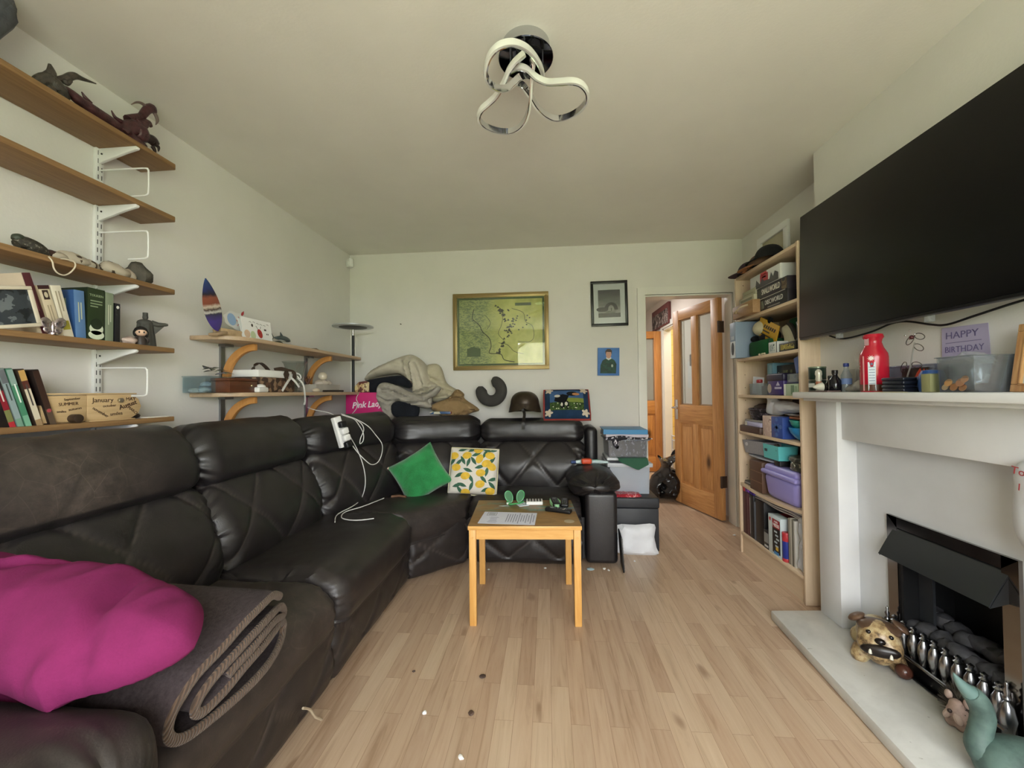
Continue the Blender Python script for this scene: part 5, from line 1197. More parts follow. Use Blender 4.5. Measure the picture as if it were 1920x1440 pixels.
heap('grey_throw', 'light grey throw folded forward over the heap with one end hanging down', 'throw', [(707, 738), (710, 722), (722, 717), (745, 723), (775, 737), (800, 738), (820, 724), (827, 729), (816, 743), (802, 750), (810, 762), (800, 766), (770, 760), (746, 753), (736, 762), (739, 782), (729, 790), (716, 768), (709, 754)], 3.20, .055, .06, GREYT, wr=.007, freq=17, seed=5, edge=.045, folds=(.3, .9), cr=[([(716, 730), (740, 734), (765, 744), (795, 748)], .022, .012), ([(728, 722), (750, 730), (778, 742)], .016, .010), ([(714, 744), (730, 752), (752, 750)], .024, .010), ([(724, 768), (734, 776)], .012, .010), ([(745, 752), (775, 756), (806, 752)], .02, .009)])
heap('navy_towel', 'dark navy folded cloth hanging below the grey throw', 'cloth', [(733, 762), (746, 752), (784, 757), (783, 784), (765, 787), (738, 780)], 3.19, .025, .04, NAVY, wr=.006, seed=9, edge=.03)
heap('grey_cloth', 'pale grey cloth layer between navy cloth and tan blanket', 'cloth', [(748, 748), (770, 750), (806, 742), (809, 758), (800, 762), (770, 757), (748, 753)], 3.235, .03, .05, GREYT, wr=.008, seed=12, edge=.03)
heap('tan_blanket', 'tan folded blanket draped over the sofa back with its corner hanging', 'blanket', [(812, 757), (840, 746), (856, 730), (870, 738), (872, 748), (899, 768), (880, 776), (860, 792), (852, 788), (842, 790), (822, 776), (808, 766)], 3.26, .05, .07, TAN, wr=.006, freq=13, seed=14, edge=.04, folds=(.8, .5), cr=[([(838, 752), (856, 746), (874, 752), (892, 764)], .024, .010), ([(848, 782), (866, 774), (890, 768)], .02, .008), ([(818, 768), (838, 776), (850, 788)], .012, .008), ([(856, 735), (868, 742)], .016, .008)])
solo('magazine', J((sbox(.17, .20, .02, .002), TR(-.86, 3.27, .965))), pattern([(0, '#2d4f7a'), (.4, '#4a7a4a'), (.55, '#c9c4b0'), (.7, '#7a3a34')], 18, 'cells', .4), 'colourful magazine lying under the tan blanket', 'magazine', (-.86, 3.27, .965), world=True)
# --- neck pillow, helmet, needlepoint cushion
np_ = []
for k in range(40):
    a = math.radians(92)-math.radians(300)*k/39; np_.append((.086*math.cos(a), .086*math.sin(a)))
b = stube([V((x, 0, z)) for x, z in np_], 1, 18, radii=[max(.004, .049*math.sqrt(max(0, 1-max(0, 1-min(k, 39-k)/4)**2))) for k in range(40)])
for v in b.verts: v.co.y *= .72
pn = ony(921, 733, 3.40)
nk = solo('neck_pillow', b, fabric('#4a4846', '#3e3c3a', 160, .2, var=.06), 'grey U-shaped neck pillow leaning on the back wall', 'pillow', (pn.x, 3.41, pn.z), rot=(-.12, 0, 0))
pn = ony(984, 764, 3.32)
hl_ = thing('helmet', 'dark brown steel helmet with leather strap on the sofa back', 'helmet', (pn.x, 3.33, .958), math.radians(0))
HM = mat('#3a2f24', .38, .35, var=.25, vs=30)
dome = sgrid(lambda u, v: ((.118*math.cos(v*PI/2)**.75+.0)*math.cos(u*2*PI), (.13*math.cos(v*PI/2)**.75)*math.sin(u*2*PI), .085+.098*math.sin(v*PI/2)), 40, 12, cu=True)
skirt = sgrid(lambda u, v: ((.118+.018*v)*math.cos(u*2*PI), (.13+.016*v)*math.sin(u*2*PI), .085-.075*v*(.45+.55*abs(math.sin(u*2*PI+PI/2))**.6 if math.sin(u*2*PI) < 0 else 1.0)), 40, 6, cu=True)
part('shell', J(solidify(dome, .002), solidify(skirt, .003)), HM, hl_)
part('rivet', J((ssph(.005, .003, .005), TR(-.03, -.112, .125))), mat('#a9a294', .3, .8), hl_)
part('liner', J((slathe([(.10, .04), (.105, .085), (.06, .14), (0, .15)], 24, cap=False), None)), mat('#17130f', .7), hl_)
part('chin_strap', J(sweep(smooth_pts([(-.02, -.118, .085), (-.02, -.13, .05), (.0, -.14, .02), (.005, -.175, -.01), (.0, -.235, -.05), (.0, -.24, -.11)], 6), [(-.0012, -.011), (.0012, -.011), (.0012, .011), (-.0012, .011)], up=(0, -1, .2))), mat('#1a1411', .45), hl_)
a_, b_ = ony(1014, 778, 3.24), ony(1113, 783, 3.24)
nc = thing('needlepoint_cushion', 'needlepoint cushion of a black and white animal on grass with red piping', 'cushion', ((a_.x+b_.x)/2, 3.30, 1.03), rot=(math.radians(52), 0, math.radians(0)))
NW, ND, NH = .37, .30, .10
nc = part('cushion', spillow(NW, ND, NH, 28, .03), fabric('#27405e', '#1c3048', 260, .6), nc)
nz = pillow_z(NW, ND, NH, .03)
rect = lambda x0, y0, x1, y1, n=8: [(x0+(x1-x0)*i/n, y0) for i in range(n)]+[(x1, y0+(y1-y0)*i/n) for i in range(n)]+[(x1-(x1-x0)*i/n, y1) for i in range(n)]+[(x0, y1-(y1-y0)*i/n) for i in range(n)]
part('piping', J(stube([V((x, y, -.004)) for x, y in rect(-NW/2*.97, -ND/2*.97, NW/2*.97, ND/2*.97, 6)], .011, 8, closed=True)), fabric('#a3473f', '#8a3a34', 200, .4), nc)
part('sky_panel', conform(rect(-.135, -.01, .135, .11), nz, .0015, 6), fabric('#4a6a98', '#3a5680', 260, .5), nc)
part('grass_panel', conform(rect(-.135, -.085, .135, -.01), nz, .0018, 6), pattern([(0, '#2c3f1c'), (.5, '#46602a'), (.7, '#6f8440')], 60, 'noise', .9), nc)
part('meadow_panel', conform(rect(-.02, -.012, .135, .03), nz, .002, 6), fabric('#8f9a4e', '#76843e', 260, .5), nc)
an = [[(-.10, .0), (-.09, .05), (-.03, .07), (.02, .055), (.0, .0), (-.02, -.07), (-.05, -.07), (-.05, -.02)], ell(.045, .026, 16, .045, .075), ell(.012, .04, 12, .005, -.04)]
part('animal_figure', J(*[(conform(p, nz, .0026)) for p in an]), fabric('#191a1e', '#101114', 260, .5), nc)
part('animal_markings', J(*[conform(p, nz, .0034) for p in [ell(.024, .014, 14, -.075, .05), ell(.012, .018, 14, -.005, -.03), ell(.008, .018, 12, -.04, -.035)]]), fabric('#d9d4c8', None, 260, .5), nc)
part('animal_muzzle', J(conform(ell(.03, .014, 14, .075, .07), nz, .0034)), fabric('#c28a5c', None, 260, .5), nc)
for fx, fy in ((-.145, -.105), (.145, -.105), (-.14, .115), (.14, .115)):
    fl_ = bnew()
    for k in range(5): add(fl_, conform(ell(.019, .011, 10, fx+.016*math.cos(k*1.257), fy+.016*math.sin(k*1.257), k*1.257), nz, .003))
    part('corner_flower', fl_, fabric('#d8cdbb', '#c2b29c', 260, .4), nc)
dz = bnew(); random.seed(4)
for k in range(12): add(dz, conform(ell(.005, .005, 7, random.uniform(-.125, .125), random.uniform(-.078, -.018)), nz, .0026, 1))
part('daisies', dz, mat('#d8d8c0', .9), nc)
# --- green and lemon cushions
def leaned(px_c, Y, tiltx, spin, rotz):
    p = ony(px_c[0], px_c[1], Y); return Matrix.Translation(p) @ RZ(rotz) @ RX(PI/2-tiltx) @ RZ(spin), p
GRN = NT('green_plush'); _n = GRN.noise(GRN.tc(), 9, 4, .5, .4); _f = GRN.noise(GRN.tc(), 220, 3)
GRN.base(GRN.mix(.3, GRN.ramp(_n, [(.35, lin('#1d6a35')), (.65, lin('#2f9150'))]), GRN.ramp(_f, [(.3, lin('#1d6a35')), (.7, lin('#3aa05c'))]))); GRN.set(Roughness=.85, Sheen_Weight=.5, Specular_IOR_Level=.2); GRN.bump(_f, .6, .006); GRN = GRN.m
M, p = leaned((788, 889), 2.74, .30, .55, .15)
gc = thing('green_cushion', 'plush green square cushion standing on one corner in the sofa corner', 'cushion', p, rot=M.to_euler())
part('cushion', spillow(.34, .32, .13, 30, .07, wr=.008, seed=4), GRN, gc)
part('corner_tag', J((ssph(.014, .008, .006, 12, 8), TR(-.17, .155, 0))), mat('#c2a894', .7), gc)
M, p = leaned((888, 884), 2.80, .26, -.04, .0)
lc_ = thing('lemon_cushion', 'white cushion printed with yellow lemons and green leaves', 'cushion', p, rot=M.to_euler())
LW, LD, LH = .345, .325, .12; lz = pillow_z(LW, LD, LH, .05)
lm = [(-.138, .10, 0), (-.045, .105, .2), (.045, .085, 1.2), (.115, .11, -.2), (-.115, .02, 0), (.095, .055, .3), (.13, .035, -.6), (-.045, -.035, .2), (.06, -.01, .1), (.06, -.085, .3), (.13, -.13, .2), (-.04, -.145, .1), (.03, .148, .1)]
lv = [(-.08, .145, .3), (-.01, .148, .5), (.09, .148, -.3), (.14, .15, .3), (-.07, .07, -1.0), (.005, .07, -.9), (-.03, .06, 1.3), (-.1, .055, .8), (.08, .12, 1.2), (.05, .03, .3), (.1, .0, 1.4), (-.09, -.03, .5), (-.03, .005, -.3), (-.005, -.05, -1.0), (-.1, -.1, .3), (-.065, -.095, -.3), (-.0, -.1, 1.2), (.08, -.05, -.8), (.1, -.12, .4), (-.08, -.13, -.9), (.145, -.05, .3), (.13, .075, .9), (.02, .115, .4), (-.145, .06, .9), (.14, -.09, -.8)]
clampc = lambda P: [(max(-LW/2*.93, min(LW/2*.93, x)), max(-LD/2*.93, min(LD/2*.93, y))) for x, y in P]
def leafp(x, y, r, l=.036, w=.012):
    P = []
    for k in range(8): a = k/7; P.append((l*(2*a-1), w*math.sin(PI*a)))
    for k in range(1, 7): a = 1-k/7; P.append((l*(2*a-1), -w*math.sin(PI*a)))
    return [(x+q*math.cos(r)-s*math.sin(r), y+q*math.sin(r)+s*math.cos(r)) for q, s in P]
lc_ = part('cushion', J(spillow(LW, LD, LH, 30, .05), *[(conform(clampc(leafp(*q)), lz, .0012), None, 1) for q in lv], *[(conform(clampc(ell(.033, .025, 18, x, y, r)), lz, .002), None, 2) for x, y, r in lm]), [fabric('#e2ddd4', '#d2ccc0', 220, .2), mat('#36604a', .8, var=.2, vs=60), mat('#dcb53a', .8, var=.15, vs=40)], lc_)
part('piping', J(stube([V((x, y, 0)) for x, y in rect(-LW/2*.985, -LD/2*.985, LW/2*.985, LD/2*.985, 6)], .004, 6, closed=True)), fabric('#d5cfae', None, 200, .2), lc_)
solo('wooden_stick', stube([(-.05, 0, 0), (0, .01, .004), (.05, 0, .0)], .008, 8), mat('#6a4a34', .6), 'short brown wooden piece lying under the green cushion', 'stick', (-.99, 2.60, .452))
# --- power strip and cables on the leather back
def back3(px, py, off=None):
    A, B = V((-1.31, 2.215, 0)), V((-1.08, 2.86, 0)); d = (B-A).normalized(); nrm = V((d.y, -d.x, 0)); o = V((0, 0, CH)); r = _ray(px, py)
    f = lambda k: o+r*((A+nrm*k-o).dot(nrm)/r.dot(nrm))
    p = f(.0); z = p.z
    if z < .50: return fl(px, py, .465)
    k = off if off is not None else (.062 if z < .74 else (.02 if z < .80 else (-.02 if z < .95 else -.08)))
    return f(k)
WCAB = mat('#dcdcd8', .5)
p0, p1 = back3(629, 782, .02), back3(645, 838, .05); ax_ = (p0-p1).normalized(); nz_ = V((.93, -.36, .05)); nz_ = (nz_-ax_*nz_.dot(ax_)).normalized(); MS = axes(ax_.cross(nz_), ax_, nz_, (p0+p1)/2); L_ = (p0-p1).length
ps = thing('power_strip', 'white power strip hanging down the sofa backrest with four plugs', 'power strip', MS.translation, rot=MS.to_euler())
part('body', sbox(.052, L_, .032, .006, 3, base=False), WHITE, ps)
for i, (c, n_) in enumerate(((BLACK, 'black plug'), (WHITE, 'white plug'), (WHITE, 'white plug'), (BLACK, 'black plug'))):
    part('plug', J((sbox(.046, .038, .034, .009, 3), TR(.008, L_*.23-.052*i*L_/.23, .014))), c, ps, label=n_)
gcb = 'white cables over the sofa back'
def cable(label, pts, r=.0028, m=WCAB, f=None, grp=gcb):
    P = [(f or back3)(*q) if len(q) == 2 else V(q) for q in pts]
    return solo('cable', stube(P, r, 6, smooth=6), m, label, 'cable', P[0], group=grp, world=True)
cable('white cable from power strip top to the wall at left', [(630, 781), (620, 775), (603, 771), (588, 768), (577, 764)], f=lambda a, b: onx(a, b, -1.40-.0045*(630-a)))
cable('white cable making the big loop right of the power strip', [(640, 776), (652, 780), (668, 786), (690, 799), (704, 815), (716, 832), (716, 850), (709, 866), (697, 871), (684, 862), (668, 845), (652, 822)])
cable('white cable making the narrow loop hanging beside the power strip', [(641, 778), (650, 781), (664, 786), (673, 797), (681, 812), (681, 826), (675, 832), (676, 822), (682, 806), (678, 795), (668, 787)])
cable('white cable hanging from power strip down onto the seat', [(652, 812), (662, 828), (672, 848), (681, 873), (685, 898), (683, 920), (675, 938), (660, 950), (640, 960), (630, 968), (628, 979)])
cable('white cable curving across the seat towards the green cushion', [(720, 934), (700, 942), (676, 951), (655, 957), (643, 963), (641, 971), (656, 975), (678, 975), (701, 972)])
cable('thin white cable looped over the pink fruit box', [(672, 738), (668, 748), (672, 758), (667, 768), (658, 778), (648, 786), (640, 783)], f=lambda a, b: ony(a, b, 3.165), grp=None)
# --- things on the table
TZ = .486
paper = thing('printed_sheet', 'white printed letter lying on the stained table top', 'paper', (-.21, 2.085, TZ), math.radians(-2))
paper = part('sheet', sbox(.285, .195, .0006), mat('#dfe1ee', .7), paper)
tl = bnew(); random.seed(8)
for i in range(15):
    x = .13-.0125*i
    if i > 11: continue
    add(tl, sbox(.004, .165*random.uniform(.55, 1), .0004), TR(x, 0, .0006))
for i in range(9): add(tl, sbox(.055*random.uniform(.6, 1), .003, .0004), TR(-.075, .01-.011*i, .0006))
part('print', tl, mat('#8d8fa2', .7), paper)
part('stamp_box', J((rect_frame(.05, .055, .002, .0006), TR(-.095, .06, .0008)), *[(sbox(.035, .003, .0004), TR(-.095, .075-.01*i, .0006)) for i in range(4)]), mat('#3a3c48', .7), paper)
solo('table_mark', disc(ell(.026, .026, 24), .0004), mat('#b5a58a', .6, var=.1), 'pale round ring mark at right front corner of the table top', 'mark', (.10, 2.052, TZ-.0008))
def remote(label, loc, rz, w, l, h, case=None, light=None):
    r = thing('remote_control', label, 'remote control', loc, rz)
    bd = part('body', sbox(w, l, h, min(w, h)*.35, 3), mat('#131315', .4), r)
    if case: part('case', J((sprism(ell(w*.68, l*.56, 28), h*.75), None)), mat(case, .5), r)
    bt = bnew(); n = 4
    for i in range(3):
        for j in range(5): add(bt, scyl(.0035, .002, 8), TR((i-1)*w*.27, l*(-.32+.11*j), h-.0002))
    part('buttons', bt, mat('#4c4c50', .5), bd)
    part('dial', J((slathe([(.007, 0), (.011, 0), (.011, .0015), (.007, .0015)], 20), TR(0, l*.26, h-.0004))), mat('#8a8a8e', .4), r)
    if light: part('label_keys', J(*[(sbox(.006, .012, .001), TR((i-1.5)*.008, -l*.22, h)) for i in range(4)]), mat(light, .5), r)
    return r
remote('black remote control in a pale green rubber case on the table', (.035, 2.365, TZ), math.radians(7), .044, .15, .022, '#9fd8a4')
remote('black remote control standing right of the green-cased one', (.090, 2.355, TZ), math.radians(-3), .042, .145, .02)
remote('black remote control lying crosswise in front of the other two', (.05, 2.205, TZ), math.radians(68), .042, .145, .02, light='#c2b8aa')
wd_ = thing('white_keypad', 'small white device with dark keys on the table', 'device', (-.085, 2.365, TZ), math.radians(3))
part('body', sbox(.095, .075, .018, .003), WHITE, wd_)
for i in range(5):
    for j in range(2): part('key', J((sbox(.011, .022, .002), TR(-.034+.017*i, -.012+.028*j, .018))), mat('#4a4648', .6), wd_)
GGL = mat('#2f6a3e', .5, spec=.3)
gg = thing('green_goggles', 'pair of clear green goggles standing upright on the table', 'goggles', (-.20, 2.37, TZ), math.radians(12))
for s, rx in ((-1, .35), (1, .15)):
    o = [(.021*math.cos(a)*(1+.15*math.sin(a)), .034*math.sin(a)+.034) for a in [2*PI*k/24 for k in range(24)]]
    part('lens', J((sprism(o, .002), axes((1, 0, 0), (0, .2, .98), (0, -.98, .2), (s*.022, 0, .004)) @ RZ(-s*.35))), GGL, gg)
    part('rim', J((stube([V((x, y, 0)) for x, y in o], .0032, 6, closed=True), axes((1, 0, 0), (0, .2, .98), (0, -.98, .2), (s*.022, 0, .004)) @ RZ(-s*.35))), mat('#3f9a58', .35), gg)
part('strap', stube([(-.04, 0, .012), (-.05, -.02, .006), (-.03, -.04, .005), (.02, -.035, .006), (.05, -.01, .008)], .004, 6, smooth=5), mat('#3f9a58', .4), gg)
part('nose_clip', J((sbox(.014, .01, .012, .003), TR(-.045, -.03, 0))), WHITE, gg)
solo('small_card', sbox(.06, .07, .003), pattern([(0, '#c9d6e0'), (.5, '#dfe6ea'), (.6, '#5c7a94')], 60, 'noise', .5), 'small pale blue card beside the green goggles on the table', 'card', (-.155, 2.335, TZ), math.radians(25))
kr = thing('key_fob', 'blue and black key fob lying behind the white keypad', 'key fob', (-.135, 2.42, TZ), math.radians(10))
part('ring', J((slathe([(.009, 0), (.012, 0), (.012, .003), (.009, .003)], 20), TR(.03, .0, .0))), mat('#6a86c8', .3, .4), kr); part('fob', sbox(.045, .016, .008, .003, M=TR(-.01, 0, 0)), mat('#1c2230', .4), kr)
solo('feather_scrap', J((sprism([(0, 0), (.03, .006), (.055, .002), (.03, -.006)], .001), None)), mat('#b9d2d0', .7), 'tiny pale blue scrap lying left of the goggles', 'scrap', (-.285, 2.30, TZ), .1)
# --- on the right arm
solo('orange_gadget', J((sbox(.075, .05, .04, .014, 4), None)), mat('#d5502f', .4), 'rounded orange-red gadget resting on the right sofa arm', 'gadget', tuple(V((.275, 2.98, .607))), .1)
tf = thing('toothpaste_tube', 'blue and white tube lying on the right sofa arm behind the orange gadget', 'tube', (.30, 3.03, .602), math.radians(6))
part('tube', J((stube([(-.10, 0, .012), (-.06, 0, .014), (.06, 0, .012), (.14, 0, .006)], 1, 12, radii=[.012, .016, .014, .008]), None)), mat('#c4d8d8', .35), tf); part('cap', J((scyl(.011, .035, 12), TR(-.10, 0, .012) @ RY(-PI/2))), mat('#22407a', .4), tf)
part('stripe', J((sbox(.1, .02, .002), TR(.02, -.004, .026))), mat('#7fb09c', .4), tf)
# --- ottoman with storage stack
OT = mat('#2a2c31', .5, var=.06, vs=12)
ot = thing('ottoman_box', 'black padded storage ottoman beside the sofa arm', 'ottoman', (.611, 3.15, 0))
part('body', sbox(.322, .42, .30, .006), OT, ot); part('lid', J((sbox(.332, .435, .075, .012, 3), TR(0, 0, .302))), OT, ot)
OZT = .378
MILK = clear((222, 228, 236), .25, .25, .42)
c1_ = thing('storage_crate', 'frosted plastic crate with pink and blue contents on the ottoman', 'crate', (.595, 3.19, OZT))
part('bin', open_box(.29, .30, .22, .003, .05), MILK, c1_); part('lid_rim', J((rect_frame(.325, .33, .022, .028), TR(0, 0, .212))), clear((228, 232, 238), .3, .2, .6), c1_)
solo('pink_folder', bx(-.10, -.10, 0, .11, .10, .075, .004), mat('#c9667c', .6), 'pink folder seen through the frosted crate', 'folder', (.585, 3.19, OZT+.006))
solo('blue_block', bx(-.022, -.012, 0, .022, .012, .10, .003), mat('#5aa8d0', .5), 'light blue carton standing inside the frosted crate', 'carton', (.685, 3.062, OZT+.006))
z2 = OZT+.242
solo('white_books', bx(-.15, -.13, 0, .12, .13, .018, .002), mat('#d9dce0', .7), 'white booklets lying between the two crates', 'booklet', (.585, 3.19, z2))
gfo = sgrid(lambda u, v: (-.09+.21*u, -.15-.06*v*(1-abs(2*u-1.2)*.6), .004-.075*v*(1-abs(u-.62)*1.2)), 14, 6)
solo('green_folder', J(solidify(gfo, .002), bx(-.09, -.15, .0, .12, .1, .004)), mat('#2c5a44', .6), 'dark green plastic folder hanging over the lower crate edge', 'folder', (.60, 3.17, z2+.019))
z3 = z2+.024
CLX = clear((214, 220, 228), .3, .12, .10)
c2_ = thing('storage_crate', 'clear plastic crate filled with patterned black and white fabric', 'crate', (.585, 3.19, z3))
part('bin', open_box(.285, .29, .135, .003, .04), CLX, c2_); part('rim', J((rect_frame(.315, .315, .018, .012), TR(0, 0, .13))), CLX, c2_)
PTN = pattern([(0, '#1c1a22'), (.53, '#3a3644'), (.60, '#d9d6dc'), (.66, '#1c1a22')], 24, 'noise', .8, detail=2, sc3=(2.2, 2.2, 1))
fb_ = sbox(.262, .265, .118, .02, 3); crumple(fb_, .006, 14, 3)
solo('patterned_fabric', J((fb_, TR(0, 0, .008)), (puff([(-.17, .13), (-.16, .15), (-.05, .165), (.05, .15), (.15, .148), (.155, .135), (-.05, .13), (-.07, .07), (-.1, .08), (-.12, .128)], axes((1, 0, 0), (0, 0, 1), (0, -1, 0), (0, -.168, 0)), .012, .014, edge=.02, step=.015), None)), PTN, 'black and white patterned fabric filling and overhanging the clear crate', 'fabric', (.585, 3.19, z3))
z4 = z3+.147
solo('white_folder', bx(-.155, -.14, 0, .155, .15, .022, .002), mat('#cfc6cf', .6), 'pale document wallet under the blue folder', 'folder', (.58, 3.19, z4), .02)
bfld = thing('blue_folder', 'bright blue ring binder lying on top of the crate stack', 'folder', (.575, 3.20, z4+.023), math.radians(-2))
part('cover', J(bx(-.16, -.15, .03, .16, .15, .034, .001), bx(-.155, -.15, 0, .16, .15, .003, .001), bx(-.16, -.153, 0, .16, -.149, .034)), mat('#1a7ab0', .4), bfld); part('papers', bx(-.15, -.147, .003, .155, .14, .030), mat('#d8d8d4', .8), bfld)
rp = puff([(-.10, -.05), (.10, -.05), (.105, .04), (.02, .06), (-.1, .05)], I4(), .018, .001, edge=.02, wr=.006, freq=40, step=.012)
solo('red_packet', rp, pattern([(0, '#a02030'), (.5, '#b83040'), (.58, '#d8a0a0'), (.64, '#8c1c28')], 40, 'noise', .35), 'shiny red patterned packet lying at front of the ottoman lid', 'packet', (.545, 3.0, OZT+.001))
wbag = puff([(-.135, .01), (.13, .0), (.136, .05), (.125, .12), (.13, .205), (.0, .2), (-.13, .195), (-.125, .1)], axes((1, 0, 0), (0, .12, .993), (0, -.993, .12), (0, 0, 0)), .03, .012, edge=.05, wr=.012, freq=16, seed=3, sm=3)
solo('white_bag', wbag, mat('#d9dbe0', .5, var=.05, vs=12), 'white plastic mailing bag leaning against the ottoman front', 'bag', (.60, 2.875, .001))
nb = thing('spiral_notebook', 'black spiral bound board leaning upright against the sofa arm', 'notebook', (.462, 2.66, 0), rot=(0, -.06, math.radians(-4)))
part('board', bx(0, -.075, 0, .008, .10, .218, .001), BLACK, nb)
sp_ = bnew()
for k in range(22): add(sp_, slathe([(.003, -.0012), (.0042, 0), (.003, .0012), (.0018, 0)], 8), TR(.009, -.0745, .012+.0093*k))
part('spiral_binding', sp_, CHROME, nb)
# --- floor litter
gl_ = 'scraps on the floor'
for i, (px, py, c, lab, s) in enumerate([(1107, 1068, '#b9d2dc', 'torn blue-white wrapper on floor under the sofa arm', .022), (1133, 1067, '#e4e4e0', 'white paper scrap on floor left of the spiral notebook', .010), (1141, 1070, '#ececea', 'small white scrap nearest the spiral notebook', .008), (916, 1069, '#d8d8d4', 'white scrap on floor under the table near its left back leg', .008), (1022, 1066, '#e0e0da', 'white scrap on floor below the right sofa seat', .008), (796, 1337, '#f0f0ee', 'white crumb on the floor at lower middle', .008), (864, 1422, '#efeeea', 'white crumb on floor at bottom edge', .008), (905, 1270, '#4a3a32', 'dark crumb on floor in front of the table', .012), (883, 1338, '#5a463c', 'dark reddish crumb on floor in the foreground', .011), (776, 1260, '#4f4038', 'small dark speck on floor beside the sofa base', .006), (1190, 1053, '#eeeeee', 'white crumb on floor right of spiral notebook', .006), (1377, 1004, '#e4e2de', 'white plastic sliver on floor at left foot of the bookcase', .012)]):
    p = fl(px, py, 0); b = ssph(s*1.2, s, .004, 8, 6); crumple(b, .003, 90, i)
    solo('floor_scrap', b, mat(c, .7), lab, 'scrap', (p.x, p.y, .0035), rotz=i)
cable('short pale cable sticking out from under the sofa base onto the floor', [(568, 1328), (580, 1330), (588, 1340), (592, 1345), (603, 1350), (609, 1358)], r=.004, m=mat('#b5a68e', .6), f=lambda a, b: onx(a, b, -.80), grp=None)
# ------------------------------------------------------------------ hall things
pbag = puff([(-.19, .01), (.0, -.0), (.19, .01), (.2, .12), (.15, .24), (.07, .31), (.03, .34), (.09, .42), (.1, .47), (-.02, .42), (-.1, .45), (-.06, .33), (-.15, .25), (-.2, .12)], axes((1, 0, 0), (0, 0, 1), (0, -1, 0), (0, 0, 0)), .17, .17, step=.018, edge=.16, wr=.05, freq=11, seed=2, folds=(1.0, .2))
solo('rubbish_bag', pbag, mat('#0f0f11', .18), 'black tied rubbish bag standing in the hall beyond the door', 'bag', (1.245, 4.38, .002))
solo('black_jacket', J((puff([(-.1, .0), (.06, -.02), (.16, .06), (.14, .12), (.02, .13), (-.08, .08)], axes((1, 0, 0), (0, 0, 1), (0, -1, 0)), .05, .05, wr=.02, edge=.05), None)), fabric('#17181b', None, 140, .3), 'black folded cloth on top of the wire rack behind the rubbish bag', 'cloth', (1.43, 4.52, .40)) 
wr_ = thing('wire_rack', 'white wire basket rack standing by the hall wall', 'rack', (1.50, 4.62, 0))
for z in (.02, .24, .46):
    b = J(*[stube([(-.09, y, z), (-.09, y, z-.0+.11)], .0025, 5) for y in [-.14+.028*i for i in range(11)]], *[stube([(x, -.14, z), (x, .14, z)], .003, 5) for x in (-.09, -.05, 0, .05, .085)], stube([(-.09, -.14, z+.11), (-.09, .14, z+.11), (.085, .14, z+.11), (.085, -.14, z+.11)], .004, 6, closed=True), *[stube([(-.085+.03*i, -.14, z), (-.085+.03*i, -.14, z+.11)], .0025, 5) for i in range(6)])
    part('basket', b, WHITE, wr_)
part('rack_frame', J(*[stube([(x, y, 0), (x, y, .62)], .006, 6) for x in (-.09, .085) for y in (-.14, .14)], stube([(-.09, -.14, .62), (-.09, .14, .62)], .006, 6), stube([(.085, -.14, .62), (.085, .14, .62)], .006, 6)), WHITE, wr_)
solo('wire_coat_hanger', stube([(.05, 0, .24), (-.12, 0, .02), (-.11, 0, .0), (-.07, 0, .005), (.06, 0, .02)], .004, 6, smooth=3), WHITE, 'bent white wire hanger leaning by the rubbish bag', 'hanger', (1.40, 4.28, .09)) if False else None
a1, a2 = onx(1227, 582, HX), onx(1258, 562, HX); a3 = onx(1258, 608, HX)
ca = thing('canvas_print', 'dark red canvas print of a street crowd above the kitchen doorway', 'picture', (HX-.02, (a1.y+a2.y)/2, (a2.z+a3.z)/2))
part('canvas', J((sbox(.035, abs(a1.y-a2.y), abs(a2.z-a3.z)*.88, .002, base=False), None)), mat('#6a3a38', .7), ca)
part('printed_picture', J((sbox(.001, abs(a1.y-a2.y)*.96, abs(a2.z-a3.z)*.6, base=False), TR(-.0182, 0, -.03))), pattern([(0, '#2c2422'), (.45, '#5a4a46'), (.56, '#b8aca4'), (.62, '#3c302e'), (.8, '#8a4a40')], 22, 'noise', .6), ca)
sw = onx(1260, 700, HX-.0); 
solo('paper_notice', bx(-.002, -.1, 0, 0, .1, .30), mat('#dfe2e6', .7), 'white papers pinned on the hall wall behind the door', 'paper', (HX, 4.66, 1.16))
solo('coat_hook', J(bx(-.012, -.05, 0, 0, .05, .012), bx(-.04, -.045, -.12, -.02, -.038, .0), bx(-.03, -.045, 0, 0, -.038, .012)), IRON, 'dark metal hook rail on the hall wall behind the door', 'hook', (HX, 4.62, 1.52))
solo('door_top_cap', J((slathe([(0, .10), (.028, .092), (.04, .06), (.043, 0), (0, 0)], 20), None)), mat('#4a4442', .8), 'dark rounded felt lump sitting on top of the orange door', 'cap', (HX-.56, 5.785, 1.964))
# ================================================================== BOOKCASE CONTENTS
S0, S1, S2, S3, S4, S5, S6 = SZ
def rb(name, label, cat, x0, x1, y0, y1, z, h, m, bev=.002, group=None, deco=None, rotz=0):
    """box-like thing whose front (towards -x) lies at x0; deco(root, front matrix, w, h) adds parts"""
    cxm, cym = (x0+x1)/2, (y0+y1)/2
    if deco is None: return solo(name, sbox(x1-x0, abs(y1-y0), h, bev), m, label, cat, (cxm, cym, z), rotz, group)
    r = thing(name, label, cat, (cxm, cym, z), rotz, group)
    bdy = part('body', sbox(x1-x0, abs(y1-y0), h, bev), m, r)
    deco(bdy, lambda y=0, zz=0, o=.0006: face_nx((-(x1-x0)/2-o, -y, zz)), abs(y1-y0), h); return r
def ftext(name, s, size, col, y=0, zf=.5, sh=0, width=None, bold=0, rot=0):
    def f(r, F, w, h): part(name, J((stext(s, size, .0005, shear=sh, width=width, bold=bold), F(y, h*zf) @ RZ(rot))), mat(col, .5), r)
    return f
def multi(*fs):
    def f(r, F, w, h):
        for g in fs: g(r, F, w, h)
    return f
